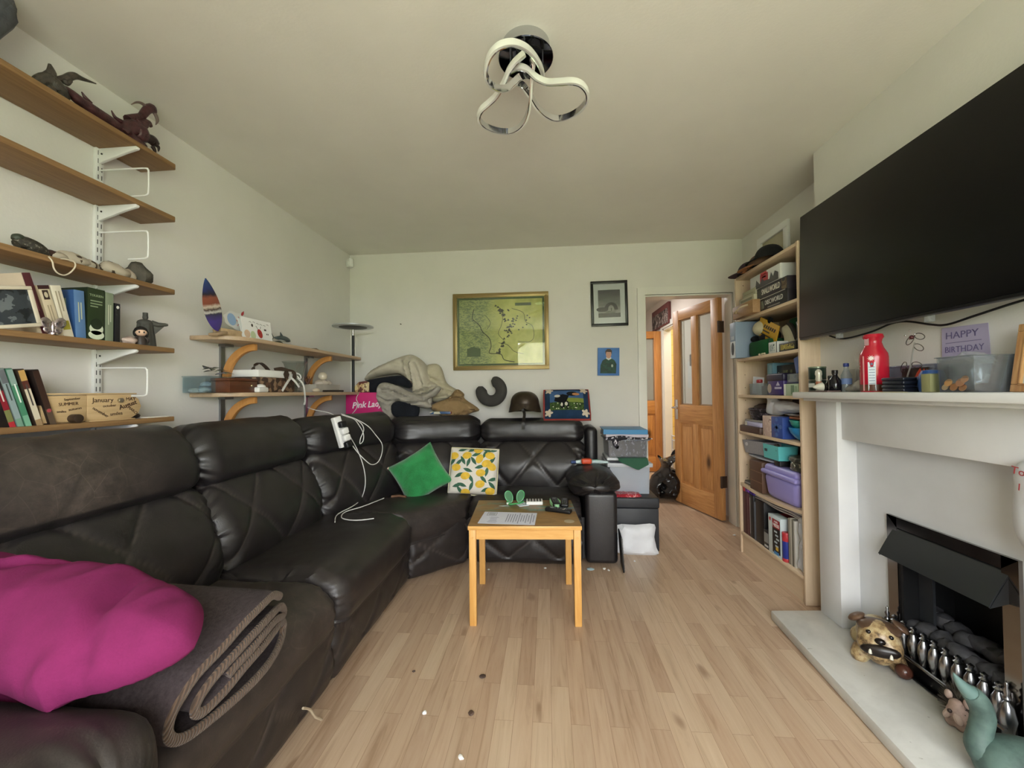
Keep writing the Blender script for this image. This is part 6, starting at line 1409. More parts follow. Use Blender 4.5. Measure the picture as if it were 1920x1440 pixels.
def fpatch(name, y, zf, pw, ph, m, poly=None):
    def f(r, F, w, h): part(name, J((sprism(poly, .0008) if poly else sbox(pw, ph, .0008, base=False), F(y, h*zf))), m if not isinstance(m, str) else mat(m, .5), r)
    return f
# --- top
wf = thing('empty_frame', 'white empty picture frame standing at back of the bookcase top', 'picture frame', (1.50, 2.80, S6))
part('frame', J((rect_frame(.36, .27, .045, .02), face_nx((0, 0, .135)))), WHITE, wf); part('backing', J((sbox(.28, .19, .004, base=False), face_nx((.008, 0, .135)))), mat('#b3ac92', .7), wf)
def cap(label, loc, rz, crown, brim, s=1, button=None):
    r = thing('cap', label, 'cap', loc, rz)
    part('crown', J((sgrid(lambda u, v: (.085*s*math.cos(v*PI/2)**.8*math.cos(u*2*PI), .075*s*math.cos(v*PI/2)**.8*math.sin(u*2*PI), .0+.085*s*math.sin(v*PI/2)), 28, 10, cu=True), None)), fabric(crown, None, 160, .3), r)
    br = sgrid(lambda u, v: ((.07+.075*v*math.sin(PI*(.12+.76*u)))*s*math.cos(-1.1+2.2*u), (.075+.03*v)*s*math.sin(-1.1+2.2*u), .012-.018*v*v), 16, 5)
    part('brim', solidify(br, .003), fabric(brim, None, 160, .3), r)
    part('button', J((ssph(.007, .007, .005, 10, 6), TR(0, 0, .085*s))), fabric(crown, None, 160, .3), r); return r
cap('black cap on top of the brown cap on the bookcase', (1.40, 2.655, S6+.035), 2.2, '#1f1f20', '#252424', 1.0)
cap('brown cap with orange-brown peak under the black cap', (1.395, 2.73, S6+.006), 2.5, '#6a5040', '#9a6642', 1.0)
cap('dark plum cap at left front end of the bookcase top', (1.39, 2.87, S6+.004), 2.6, '#3a2c38', '#45353f', .95)
solo('dark_tray', J((sprism([(-.10, 0), (.10, 0), (.09, .03), (-.06, .012)], .14), axes((0, -1, 0), (0, 0, 1), (-1, 0, 0), (.07, 0, 0)))), mat('#1f1c1a', .5), 'dark wedge-shaped tray at near end of the bookcase top', 'tray', (1.45, 2.42, S6))
# --- game shelf
HW = wood('#8f6a44', '#a9835a', axis=1, rough=.5, name='box_wood', bump=.03)
def rope(r, F, w, h): part('rope_handle', stube([(-.10, .075, h*.45), (-.13, .05, h*.35), (-.135, 0, h*.45), (-.13, -.05, h*.62), (-.10, -.08, h*.72)], .006, 7, smooth=5), mat('#c9b596', .8), r)
rb('wooden_crate', 'small wooden crate with pale rope handle at left of the game shelf', 'crate', 1.30, 1.50, 2.665, 2.945, S5, .085, HW, .003, deco=rope)
rb('pale_box', 'lower cream box with a drawn landscape on the wooden crate', 'box', 1.325, 1.50, 2.70, 2.90, S5+.086, .04, mat('#b8b196', .6), deco=fpatch('drawing', 0, .5, .15, .016, '#7d7a64'))
rb('pale_box', 'upper plain cream box on the landscape box', 'box', 1.335, 1.50, 2.70, 2.87, S5+.127, .042, mat('#aaa68c', .6), deco=fpatch('print_line', 0, .4, .12, .006, '#8f8a70'))
solo('wooden_wedge', J((sprism([(0, 0), (.08, 0), (.03, .09), (.0, .04)], .10), axes((0, -1, 0), (0, 0, 1), (-1, 0, 0), (.05, .04, 0)))), mat('#8a5230', .5), 'orange-brown wooden wedge behind the cream boxes', 'wedge', (1.46, 2.82, S5+.17))
rb('game_box', 'lower black game box with white DISCWORLD lettering', 'game box', 1.345, 1.50, 2.372, 2.715, S5, .075, mat('#27242a', .4), group='board games in a stack', deco=multi(ftext('title', 'DISCWORLD', .04, '#d5d2cc', y=.03, zf=.58, width=.19), fpatch('emblem', -.095, .5, .03, .05, '#6f7468'), fpatch('subtitle', .03, .18, .13, .006, '#8f8a84')))
rb('game_box', 'middle black game box with white SMALLWORLD lettering', 'game box', 1.345, 1.50, 2.372, 2.715, S5+.0755, .075, mat('#2c2730', .4), group='board games in a stack', deco=multi(ftext('title', 'SMALLWORLD', .048, '#d9d4c6', y=.0, zf=.55, width=.20, bold=.0006), fpatch('picture_patch', .14, .5, .05, .06, pattern([(0, '#5a4a3c'), (.5, '#7a6a54'), (.6, '#3a3a40')], 40)), fpatch('edge_line', 0, .03, .3, .003, '#c9c4ba')))
sky = [(-.155, -.04), (.155, -.04), (.155, .0), (.12, .018), (.1, -.01), (.08, .02), (.06, -.015), (.0, -.01), (-.02, .01), (-.05, -.02), (-.09, .015), (-.10, -.02), (-.155, -.028)]
gb3 = rb('game_box', 'white game box with red sign and dark city skyline tilted on top of the stack', 'game box', 1.34, 1.50, 2.43, 2.775, S5+.152, .088, mat('#d2d3cf', .45), group='board games in a stack', deco=multi(fpatch('skyline', 0, .46, 0, 0, '#4b4a4e', poly=sky), fpatch('red_sign', .0, .5, .09, .06, '#a8343c'), fpatch('sign_text', 0, .62, .05, .008, '#d8c0b8'), fpatch('sign_top', -.005, .88, .07, .016, '#c23a40')))
rb('card_box', 'upright narrow white box with red lettering right of the game stack', 'box', 1.40, 1.50, 2.325, 2.368, S5, .19, mat('#c9c9c4', .5), deco=multi(fpatch('red_words', 0, .78, .035, .03, '#9a2c34'), fpatch('grey_art', 0, .3, .055, .09, '#5a5c60')))
rb('dark_book', 'tall grey-brown book at right of the game shelf', 'book', 1.40, 1.56, 2.303, 2.322, S5, .20, mat('#4a463f', .5))
rb('dark_box', 'dark purple box at the right end of the game shelf', 'box', 1.39, 1.56, 2.279, 2.301, S5, .15, mat('#231c22', .5))
rb('red_board', 'dark red game board standing at back above the stack', 'board', 1.605, 1.615, 2.30, 2.72, S5, .27, mat('#4f1d1a', .5))
# --- plush and tins shelf
def oh(r, F, w, h):
    part('white_label', J((sbox(w*.85, h*.46, .0008, base=False), F(0, h*.24))), mat('#d9dde2', .5), r)
    part('letter_ring', J((slathe([(.014, 0), (.02, 0), (.02, .001), (.014, .001)], 24), F(0, h*.26, .001) @ SCL(1, 2.2, 1))), mat('#2a3038', .5), r)
    part('top_print', J((sbox(w*.5, h*.1, .0008, base=False), F(0, h*.57))), mat('#b9c2cc', .5), r)
rb('console_box', 'blue-grey product box with white label at left of plush shelf', 'box', 1.275, 1.52, 2.85, 2.935, S4, .245, mat('#7f90a5', .4), deco=oh)
rb('green_bag', 'bright green fabric cube at front left of plush shelf', 'bag', 1.345, 1.52, 2.59, 2.83, S4, .10, fabric('#14592c', '#0f4722', 120, .3), .02)
pd = thing('panda_plush', 'cream and black panda plush sitting on the green cube', 'plush toy', (1.42, 2.765, S4+.10))
PB = fabric('#1b1b1d', None, 200, .5)
part('head', J((ssph(.058, .07, .052, 20, 14), TR(-.01, -.0, .085))), fabric('#c9c0a2', None, 200, .5), pd)
for s in (-1, 1): part('ear', J((ssph(.018, .026, .024, 14, 10), TR(-.0, s*.062, .122))), PB, pd)
part('body', J((ssph(.06, .075, .05, 18, 12), TR(.03, 0, .035))), fabric('#3a3d3e', None, 200, .5), pd)
for s in (-1, 1): part('arm', J((ssph(.03, .022, .022, 12, 8), TR(-.03, s*.06, .02))), PB, pd)
yb = thing('yellow_sign', 'yellow card sign with black stripes leaning on the plush shelf', 'sign', (1.385, 2.66, S4+.155), rot=(0, 0, 0))
YM = face_nx((0, 0, 0)) @ RZ(-.42)
part('card', J((sprism([(-.11, -.055), (.12, -.055), (.12, .06), (.02, .06), (.01, .045), (-.02, .045), (-.03, .06), (-.11, .06), (-.11, .02), (-.095, .01), (-.11, -.02)], .004), YM)), mat('#c99a16', .5), yb)
part('black_stripes', J(*[(sprism([(-.05+.024*i, .008), (-.035+.024*i, .008), (-.025+.024*i, .03), (-.04+.024*i, .03)], .0008), YM @ TR(0, 0, .004)) for i in range(6)], (lines_text(.16, .05, 2, 3), YM @ TR(0, -.022, .0045))), mat('#2a2014', .5), yb)
rb('green_bag', 'dark green soft bag at back right of plush shelf', 'bag', 1.46, 1.60, 2.40, 2.60, S4, .215, fabric('#144a2c', '#0f3a22', 120, .3), .03)
hs_ = thing('horse_ornament', 'cream horse-head ornament behind the white photo box', 'ornament', (1.43, 2.515, S4+.07))
part('head', J((puff([(-.065, .05), (-.05, .075), (-.02, .08), (.02, .06), (.05, .02), (.065, -.03), (.06, -.06), (-.03, -.06), (-.035, .0), (-.06, .03)], face_nx((0, 0, .02)), .022, .022, step=.009, edge=.03, sm=3), None)), mat('#c2bb9e', .6), hs_)
part('mane', J((stube([(0, .02, .105), (0, -.01, .095), (0, -.04, .06), (0, -.065, .0)], 1, 8, smooth=4, radii=[.006, .012, .012, .008]), None)), mat('#2c2924', .6), hs_)
part('plinth', J((sbox(.05, .10, .036, .004), TR(.0, -.012, -.07))), mat('#3a3630', .6), hs_)
rb('dark_tin', 'dark grey cube tin left of the white photo box', 'tin', 1.355, 1.45, 2.592, 2.675, S4, .088, mat('#3c3a3e', .35, .3))
rb('photo_box', 'small white box with black print on plush shelf', 'box', 1.345, 1.42, 2.49, 2.58, S4, .068, mat('#d5d8d4', .5), deco=multi(fpatch('black_edge', .043, .5, .006, .066, '#202022'), fpatch('grey_print', -.005, .5, .05, .04, pattern([(0, '#8fa09c'), (.5, '#d5d8d4'), (.6, '#5a6a66')], 50))))
rb('yellow_tin', 'flat black and yellow tin at right of plush shelf', 'tin', 1.35, 1.46, 2.32, 2.475, S4, .05, mat('#1d1c18', .35), deco=fpatch('yellow_print', .0, .5, .13, .03, pattern([(0, '#9a8a3a'), (.5, '#b5a552'), (.58, '#4a4426')], 30)))
for i, (y, z, h, lab) in enumerate([(2.345, S4+.051, .10, 'dark glass jar standing on the yellow tin'), (2.335, S4+.158, .085, 'dark glass jar stacked on top of the other jar')]):
    j = thing('jar', lab, 'jar', (1.41, y, z), group='dark jars on the plush shelf')
    part('glass', scyl(.034, h, 20, .006), mat('#2c2a26', .15), j); part('lid', J((scyl(.035, .012, 20, .002), TR(0, 0, h-.005))), mat('#8f8a80', .3, .7), j)
for i, y in enumerate((2.70, 2.665, 2.64)):
    solo('small_shell', J((ssph(.008, .008, .007, 10, 6), None)), mat('#c2b69a', .5), ['cream pebble before the green cube, left one', 'cream pebble before the green cube, middle one', 'cream pebble before the green cube, right one'][i], 'pebble', (1.342, y-.02, S4+.006))
# --- clear bin shelf
rb('light_blue_book', 'light blue book standing upright behind the clear bin', 'book', 1.43, 1.58, 2.70, 2.765, S3, .205, mat('#6f9aa8', .5), deco=fpatch('spine_strip', .01, .5, .03, .18, '#8ab2bc'))  # paler blue strip down the spine
rb('black_book', 'black book with green picture behind the purple tub', 'book', 1.45, 1.58, 2.48, 2.69, S3, .185, mat('#17181a', .45), deco=multi(fpatch('green_picture', .01, .5, .09, .12, pattern([(0, '#5a6048'), (.5, '#77805c'), (.6, '#2c2e28')], 22)), fpatch('spine_print', -.085, .45, .008, .12, '#b9b9b0')))
solo('white_leaflet', bx(-.001, -.05, 0, .001, .04, .115), mat('#c6c6cc', .6), 'white leaflet standing at left inside the clear bin', 'leaflet', (1.375, 2.79, S3+.004), rot=(.12, 0, .3))
cbn = thing('clear_bin', 'small clear plastic bin at left of the middle shelf', 'bin', (1.40, 2.725, S3))
part('bin', open_box(.10, .22, .075, .002, .03), CLR, cbn)
rb('grey_case', 'grey case lying inside the clear bin', 'case', 1.375, 1.435, 2.63, 2.73, S3+.003, .055, mat('#77777e', .5))
gs_ = thing('glue_stick', 'white tube with red cap standing in the clear bin', 'tube', (1.378, 2.757, S3+.003)); part('tube', scyl(.018, .075, 18, .002), mat('#c8c8c4', .4), gs_); part('cap', J((scyl(.0185, .022, 18, .003), TR(0, 0, .076))), mat('#9a2a30', .4), gs_)
def tubd(r, F, w, h):
    part('lid', J((sbox(.125, w+.012, .045, .01, 3), TR(0, 0, h-.02))), mat('#1d1734', .4), r)
    part('white_print', J((sbox(.07, .012, .0008, base=False), F(.03, h*.42)), (sprism([(-.02, 0), (.02, 0), (0, .025)], .0008), F(.03, h*.55))), mat('#b9b4cc', .5), r)
    part('picture', J((sprism(ell(.022, .028, 18), .0008), F(-.06, h*.4))), mat('#a89a8c', .5), r)
rb('purple_tub', 'deep purple plastic tub with white print on the middle shelf', 'tub', 1.345, 1.46, 2.435, 2.60, S3, .105, mat('#35216c', .35), .012, deco=tubd)
rb('note_box', 'pale green banknote-patterned box at right of the middle shelf', 'box', 1.345, 1.44, 2.295, 2.43, S3, .066, mat('#a9bda0', .5), deco=multi(fpatch('white_side', -.058, .5, .018, .064, '#e2e4de'), fpatch('portrait_patch', .015, .5, .03, .05, '#6f8a6c'), fpatch('fine_print', .045, .5, .02, .04, '#8ea588')))
cx2 = thing('clear_case', 'clear plastic case with blue base on the banknote box', 'case', (1.40, 2.355, S3+.067)); part('case', sbox(.09, .12, .055, .003), clear((215, 225, 228), .4, .08, .2), cx2); part('base', J((sbox(.094, .124, .01, .002), TR(0, 0, -.0))), mat('#232a50', .4), cx2)
solo('blue_pack', J((sbox(.05, .055, .09, .004), None)), mat('#4a69b0', .4), 'small blue card pack leaning at right end of the middle shelf', 'pack', (1.40, 2.34, S3+.128), rot=(-.25, 0, 0))
solo('white_pack', sbox(.03, .035, .10, .003), mat('#b9c2cc', .4), 'thin grey-white pack behind the blue card pack', 'pack', (1.46, 2.315, S3+.124))
# --- basket and bowls shelf
rb('brown_album', 'brown leather album at the bottom of the notebook stack', 'album', 1.335, 1.55, 2.685, 2.95, S2, .045, mat('#4d3830', .45), .006)
rb('notebook', 'white and lilac notebook on the brown album', 'notebook', 1.345, 1.53, 2.69, 2.90, S2+.046, .028, mat('#b3b0d0', .5), deco=fpatch('tape_end', -.085, .5, .03, .026, '#c9c2b4'))
rb('notebook', 'pale grey thin notebook topmost below the dark basket', 'notebook', 1.35, 1.53, 2.69, 2.905, S2+.075, .012, mat('#8f8c88', .5))
bk = thing('woven_basket', 'dark woven basket on the notebook stack', 'basket', (1.44, 2.80, S2+.088))
part('basket', J((solidify(slathe([(.085, 0), (.10, .03), (.108, .075)], 32, cap=False), .004), SCL(.9, 1.12, 1)), (scyl(.085, .004, 28), SCL(.9, 1.12, 1)), *[(slathe([(.095+.004*i, 0), (.1+.004*i, .003), (.095+.004*i, .006)], 32, cap=False), TR(0, 0, .012+.018*i) @ SCL(.92, 1.14, 1)) for i in range(4)]), pattern([(0, '#1f1a20'), (.5, '#2e2830'), (.62, '#6a6068')], 60, 'noise', .5), bk)
solo('dark_contents', crumple(ssph(.07, .09, .03, 18, 10), .01, 30, 4), mat('#31211f', .6), 'dark odds and ends heaped in the woven basket', 'contents', (1.44, 2.80, S2+.165))
rb('floral_box', 'pink floral carton left of the blue patterned box', 'box', 1.345, 1.45, 2.575, 2.668, S2, .125, pattern([(0, '#cbb0a4'), (.52, '#d8c2b6'), (.6, '#9a7a74'), (.64, '#d0b8ac')], 26, 'noise', .5, detail=1))
def crs(r, F, w, h):
    part('leaf_pattern', J(*[(sprism(ell(.034, .011, 14, 0, 0, a), .0007), F(0, h*.5)) for a in (.8, -.8)], *[(sprism(ell(.015, .012, 12), .0007), F(y, h*z)) for y, z in ((-.04, .55), (.04, .55), (0, .88), (0, .16))]), mat('#3d66ac', .4), r)
rb('blue_box', 'blue patterned gift box beside the bowls', 'box', 1.345, 1.46, 2.452, 2.57, S2, .125, mat('#2b4a98', .4), .003, deco=crs)
bowl = [(.025, 0), (.028, .004), (.05, .02), (.07, .045), (.08, .075), (.077, .075), (.066, .046), (.046, .024), (0, .012)]
bw = solo('bowl', slathe(bowl, 36), mat('#2486c2', .25), 'glossy blue bowl at right of the basket shelf', 'bowl', (1.415, 2.36, S2), group='bowls on the basket shelf')
solo('bowl', J((slathe(bowl, 36), SCL(.95, .95, .9))), mat('#3a9a8c', .25), 'teal green bowl stacked inside the blue bowl', 'bowl', (1.417, 2.362, S2+.048), group='bowls on the basket shelf')
solo('orange_book', sbox(.12, .14, .014, .002), mat('#a0603c', .5), 'flat orange-brown book lying on top of the teal bowl', 'book', (1.43, 2.36, S2+.119))
solo('white_saucer', slathe([(.03, 0), (.06, .006), (.075, .012), (0, .008)], 28), mat('#dcdcd8', .3), 'white saucer on the orange-brown book', 'saucer', (1.42, 2.40, S2+.134))
pb_ = puff([(-.16, -.05), (-.15, .03), (-.155, .10), (-.10, .095), (-.07, .045), (.0, .04), (.08, .035), (.16, .015), (.15, -.02), (.02, -.035), (-.06, -.05)], face_nx((0, 0, .05)), .04, .03, edge=.04, wr=.014, freq=22, seed=6, step=.014)
solo('plastic_bag', pb_, mat('#cfd0d6', .35), 'crumpled white plastic bag lying above the floral and blue boxes', 'bag', (1.42, 2.56, S2+.128))
rb('maroon_case', 'dark maroon case at back of the basket shelf', 'case', 1.52, 1.61, 2.29, 2.66, S2, .225, mat('#37161a', .5))
# --- tub shelf (sagging board)
zs = S1-.013
def bands(r, F, w, h): part('band_lines', J(*[(sbox(w, .004, .0008, base=False), F(0, h*k)) for k in (.33, .66)]), mat('#8a6a52', .5), r)
rb('brown_box', 'brown leather-look box of three stacked drawers left of the lavender tub', 'box', 1.345, 1.56, 2.69, 2.845, zs, .195, mat('#5d4232', .5), .005, deco=bands)
tbm = mat('#9d95d8', .4)
tub_ = thing('lavender_tub', 'lavender plastic storage tub with domed lid on the sagging shelf', 'tub', (1.465, 2.51, zs-.004))
tb_ = sbox(.24, .345, .15, .035, 4)
for v in tb_.verts: k = 1-.12*(1-v.co.z/.15); v.co.x *= k; v.co.y *= k
part('tub', tb_, tbm, tub_); part('lid', J((sbox(.262, .362, .03, .014, 4), TR(0, 0, .142)), (sbox(.235, .335, .05, .025, 5), TR(0, 0, .155))), tbm, tub_)
ztop = zs+.20
ot_ = thing('ornate_tin', 'ornate dark pewter tin box on the lavender tub', 'tin', (1.44, 2.395, ztop+.002))
part('tin', J((slathe([(.072, 0), (.078, .006), (.074, .05), (.08, .055)], 36), SCL(1, 1.12, 1))), pattern([(0, '#3a3a34'), (.5, '#5c5a50'), (.6, '#a9a690')], 50, 'noise', .35), ot_); part('lid', J((slathe([(.082, 0), (.084, .012), (.078, .022), (.06, .026), (0, .03)], 36), TR(0, 0, .056) @ SCL(1, 1.12, 1))), pattern([(0, '#33342e'), (.5, '#55554a'), (.6, '#8f8c78')], 60, 'noise', .3), ot_)
part('rosette', J((ssph(.008, .02, .02, 16, 10), TR(-.076, .0, .03))), mat('#8f8d80', .25, .8), ot_)
tw_ = puff([(-.14, -.012), (.15, -.012), (.16, .012), (.0, .018), (-.15, .016)], face_nx((0, 0, .014)), .05, .07, edge=.014, wr=.006, freq=22, seed=8, step=.012)
solo('folded_plastic_bag', tw_, mat('#c3c6ce', .45), 'folded white plastic bag under the grey basket', 'bag', (1.42, 2.775, zs+.199))
bsk = thing('grey_basket', 'grey plastic basket with hand hole tilted above the brown box', 'basket', (1.455, 2.80, zs+.235), rot=(math.radians(-3), 0, 0))
part('basket', open_box(.21, .29, .085, .004, .10), mat('#9a9aa0', .5, var=.12, vs=120), bsk); part('hand_hole', J((sprism(ell(.02, .012, 18), .0006), face_nx((-.1035, .09, .06)))), mat('#c9c9cc', .5), bsk)
tq = thing('turquoise_basket', 'turquoise plastic basket in front of the grey basket', 'basket', (1.40, 2.585, zs+.238))
part('basket', open_box(.11, .17, .085, .004, .06), mat('#62c4c6', .45), tq); part('slot', J((sbox(.03, .016, .0008, base=False), face_nx((-.0555, .05, .05)))), mat('#2c4a50', .6), tq)
solo('black_case', sbox(.10, .06, .032, .004), BLACK, 'small black case on the lavender lid under the turquoise basket', 'case', (1.41, 2.545, ztop+.003))
solo('white_cord_roll', J((slathe([(.012, -.006), (.022, -.006), (.022, .006), (.012, .006)], 24), axes((0, -1, 0), (0, 0, 1), (-1, 0, 0), (0, 0, .022)))), mat('#2a2c28', .4), 'dark round tape roll standing in the turquoise basket', 'roll', (1.352, 2.525, zs+.295))
for i in range(3): solo('leaflet', sbox(.14, .10-.01*i, .008, .001), mat(['#6a6864', '#b3b0ac', '#54504e'][i], .6), ['lowest grey leaflet in small pile left of the brown box', 'white leaflet in middle of the small pile left of the brown box', 'dark leaflet on top of the small pile left of the brown box'][i], 'leaflet', (1.43, 2.905, zs+.010+.0088*i), .05*i, group='leaflets left of the brown box')
# --- bottom shelf
def spn(name, lab, y0, y1, h, c, dep=.2, x0=1.35, deco=None, lean=0, cat='book'):
    return rb(name, lab, cat, x0, x0+dep, y0, y1, S0, h, mat(c, .45), .002, deco=deco)
spn('album', 'maroon album at far left of the bottom bookcase shelf', 2.905, 2.960, .29, '#4a2028')
spn('album', 'second maroon album right of the leftmost one', 2.872, 2.903, .285, '#54242c') 
spn('photo_album', 'black ring album with stitched spine right of the maroon albums', 2.815, 2.868, .285, '#1c1c1e', deco=fpatch('stitching', -.02, .5, .004, .24, '#a9a6a0'))
n75 = rb('anniversary_box', 'purple and red band printed 75 lying on top of the albums', 'box', 1.345, 1.50, 2.80, 2.945, S0+.291, .035, mat('#3a2080', .45), .001, deco=multi(ftext('number', '75', .034, '#b060e8', y=.0, zf=.5, bold=.001), fpatch('red_part', -.055, .5, .03, .034, '#b8303c')))
spn('thin_book', 'thin grey-blue booklet beside the ring album', 2.792, 2.812, .25, '#5c6470', dep=.18)
solo('orange_tag', sbox(.03, .02, .05, .002), mat('#c2764c', .6), 'small orange tag at foot of the thin booklet', 'tag', (1.36, 2.80, S0)) if False else None
spn('file_box', 'big black file box in the middle of the bottom shelf', 2.685, 2.788, .275, '#0e0e10', dep=.24)
solo('red_book', sbox(.16, .03, .21, .002), mat('#8f2428', .5), 'red book leaning behind the dark photo book', 'book', (1.47, 2.650, S0+.004), rot=(-.10, 0, 0))
rb('photo_book', 'small dark photo book before the leaning red book', 'book', 1.345, 1.37, 2.625, 2.683, S0, .115, mat('#202022', .4), deco=multi(fpatch('grey_photo', 0, .6, .048, .06, '#8a8a88'), fpatch('title', 0, .15, .04, .012, '#c9c9c6')))
def mess(r, F, w, h):
    part('black_art', J((sbox(w*.62, h*.86, .0008, base=False), F(w*.16, h*.5))), mat('#16171b', .4), r)
    part('red_banner', J((sbox(w*.58, h*.22, .0008, base=False), F(w*.16, h*.82, .0012))), mat('#a8303a', .4), r)
    part('title', J((stext('A BIG', .016, .0005), F(w*.16, h*.87, .002)), (stext('MESS', .026, .0005, width=w*.5, bold=.0006), F(w*.16, h*.78, .002))), mat('#e6d8d6', .5), r)
    part('coloured_blocks', J(*[(sbox(.03, .010, .0008, base=False), F(w*.2+.01*((i*7) % 3-1), h*(.62-.09*i), .0012)) for i in range(5)]), mat('#b9c6cc', .5), r)
    part('yellow_block', J((sbox(.024, .02, .0008, base=False), F(w*.22, h*.2, .0016))), mat('#d8b23a', .5), r)
    part('blue_mark', J((sbox(.05, .016, .0008, base=False), F(w*.16, h*.08, .0016))), mat('#4a8ac2', .5), r)
    part('red_emblem', J((sprism([(-.009, .01), (.009, .01), (.009, -.004), (0, -.012), (-.009, -.004)], .0008), F(-w*.34, h*.88))), mat('#c2484a', .5), r)
rb('game_case', 'white game case with black cover and red MESS banner on bottom shelf', 'game box', 1.342, 1.40, 2.492, 2.622, S0, .232, mat('#cfdde0', .4), deco=mess)
tu = thing('drink_can', 'tall red and blue cylinder can right of the white game case', 'can', (1.362, 2.468, S0)); part('can', scyl(.022, .165, 20, .002), mat('#26348c', .35), tu); part('red_top', J((scyl(.0225, .05, 20, .002), TR(0, 0, .116))), mat('#b8343c', .35), tu); part('red_base', scyl(.0225, .02, 20, .002), mat('#b8343c', .35), tu)
for i, (y, c, h) in enumerate(((2.432, '#8f887a', .26), (2.415, '#b9b3a4', .265), (2.398, '#6f6a5e', .262), (2.382, '#c9c6be', .258))):
    solo('magazine', sbox(.20, .013, h, .001), mat(c, .6), ['grey-brown magazine right behind the tall can', 'cream magazine second from the tall can', 'dark grey magazine third from the tall can', 'white magazine next to the upright plastic bag'][i], 'magazine', (1.455, y, S0), group='magazines standing on the bottom shelf')
vb = puff([(-.045, .0), (.04, .0), (.048, .12), (.046, .26), (.02, .31), (-.02, .30), (-.045, .27), (-.03, .2), (-.04, .1)], face_nx((0, 0, 0)), .03, .05, edge=.03, wr=.012, freq=26, seed=5, step=.012)
solo('upright_plastic_bag', vb, mat('#c6c8ce', .4), 'white plastic bag standing at right end of the bottom shelf', 'bag', (1.385, 2.325, S0+.002))
for i in range(4):
    b = sgrid(lambda u, v: (-.02+.19*v, .25-.50*u, .004*math.sin(u*9+i)+.010*i-.018*math.sin(u*PI)*0), 20, 4)
    solo('newspaper', solidify(b, .006), mat(['#a39a94', '#b3aca6', '#8f868a', '#bdb8b2'][i], .7), ['lowest newspaper lying across the upright books', 'second newspaper lying across the upright books', 'third newspaper lying across the upright books', 'topmost newspaper just below the sagging shelf'][i], 'newspaper', (1.375, 2.555, S0+.282+.0015*i), group='newspapers on the upright books')
# ================================================================== MANTEL
MZ = 1.1225
tn = thing('green_tin', 'dark green tin of two stacked halves at left end of the mantel', 'tin', (1.335, 2.125, MZ))
part('tin', J(scyl(.036, .058, 24, .003), (scyl(.036, .058, 24, .003), TR(0, 0, .06))), mat('#22352c', .3, .2), tn); part('lid', J((scyl(.037, .008, 24, .002), TR(0, 0, .116))), mat('#8f9a84', .25, .7), tn); part('label', J((sgrid(lambda u, v: (.0368*math.cos(PI-.5+1.2*u), .0368*math.sin(PI-.5+1.2*u), .022+.02*v), 8, 1), None)), mat('#cfd2cc', .5), tn)
pw = thing('pepper_mill', 'small silver and cream mill before the green tin', 'mill', (1.302, 2.063, MZ)); part('body', slathe([(.016, 0), (.016, .004), (.009, .012), (.010, .05), (.014, .06), (.012, .075), (.015, .085), (.013, .1), (.006, .108), (0, .11)], 20), mat('#d2cdbd', .25, .3), pw); part('wood_band', J((scyl(.0125, .03, 18), TR(0, 0, .02))), mat('#a5694c', .4), pw)
DB = mat('#121016', .12)
def btl(label, y, x, s, cone=None):
    b = thing('small_bottle', label, 'bottle', (x, y, MZ))
    part('glass', slathe([(0, 0), (.02*s, 0), (.022*s, .004), (.022*s, .045*s), (.012*s, .06*s), (.009*s, .066*s), (.009*s, .075*s), (0, .075*s)], 24), DB, b); part('cap', J((scyl(.011*s, .016*s, 18, .002), TR(0, 0, .073*s))), mat('#1f1c1c', .3), b); return b
btl('shorter black glass bottle on the mantel by the pepper mill', 2.005, 1.315, .85)
btl('taller black glass bottle on the mantel', 1.965, 1.31, 1.12)
solo('paper_cone', J((slathe([(.022, 0), (.006, .035), (0, .042)], 18), axes((0, 0, 1), (0, 1, 0), (-1, 0, 0), (0, 0, .023)))), mat('#c9c6b4', .6), 'cream paper cone lying between the mill and black bottle', 'cone', (1.292, 2.028, MZ))
cbt = thing('clear_bottle', 'small clear bottle with blue cap and blue label on the mantel', 'bottle', (1.345, 1.945, MZ)); part('bottle', slathe([(0, 0), (.019, 0), (.02, .004), (.02, .075), (.009, .1), (.009, .115), (0, .115)], 24), clear((222, 228, 232), .4, .06, .15), cbt); part('cap', J((scyl(.011, .016, 18, .002), TR(0, 0, .113))), mat('#2a3a86', .4), cbt); part('label', J((scyl(.0205, .026, 24), TR(0, 0, .034))), mat('#6f86b8', .5), cbt)
solo('paper_bookmark', bx(-.002, -.028, 0, .001, .03, .13), mat('#d2d0ce', .7), 'tall white paper strip leaning on the wall behind the clear bottle', 'paper', (1.385, 1.905, MZ), rot=(-.08, .22, 0))
solo('small_notecard', bx(-.001, -.03, 0, .001, .03, .105), mat('#c6c4c0', .7), 'grey-white card standing behind the black bottles', 'card', (1.42, 2.03, MZ), rot=(0, .05, 0))
cl_ = puff([(-.075, .0), (.075, .0), (.07, .03), (.045, .065), (.02, .06), (-.03, .035), (-.065, .02)], face_nx((0, 0, 0)), .03, .03, edge=.03, wr=.010, freq=34, seed=11, step=.010)
solo('grey_cloth', cl_, mat('#aaa69e', .6, var=.1, vs=30), 'crumpled grey cloth heap left of the red bottle', 'cloth', (1.345, 1.865, MZ+.001))
solo('dark_red_lump', ssph(.024, .02, .024, 16, 10), mat('#2c1418', .5), 'dark maroon round lump touching the red bottle', 'lump', (1.325, 1.792, MZ+.023))
solo('flat_wallet', sbox(.06, .13, .006, .002), mat('#6a5650', .6), 'thin brownish card lying before the black bottles', 'card', (1.275, 1.985, MZ))
RD = mat('#b01c30', .18)
rv_ = thing('red_flower_bottle', 'tall red bottle printed with white daisies on the mantel', 'bottle', (1.325, 1.762, MZ))
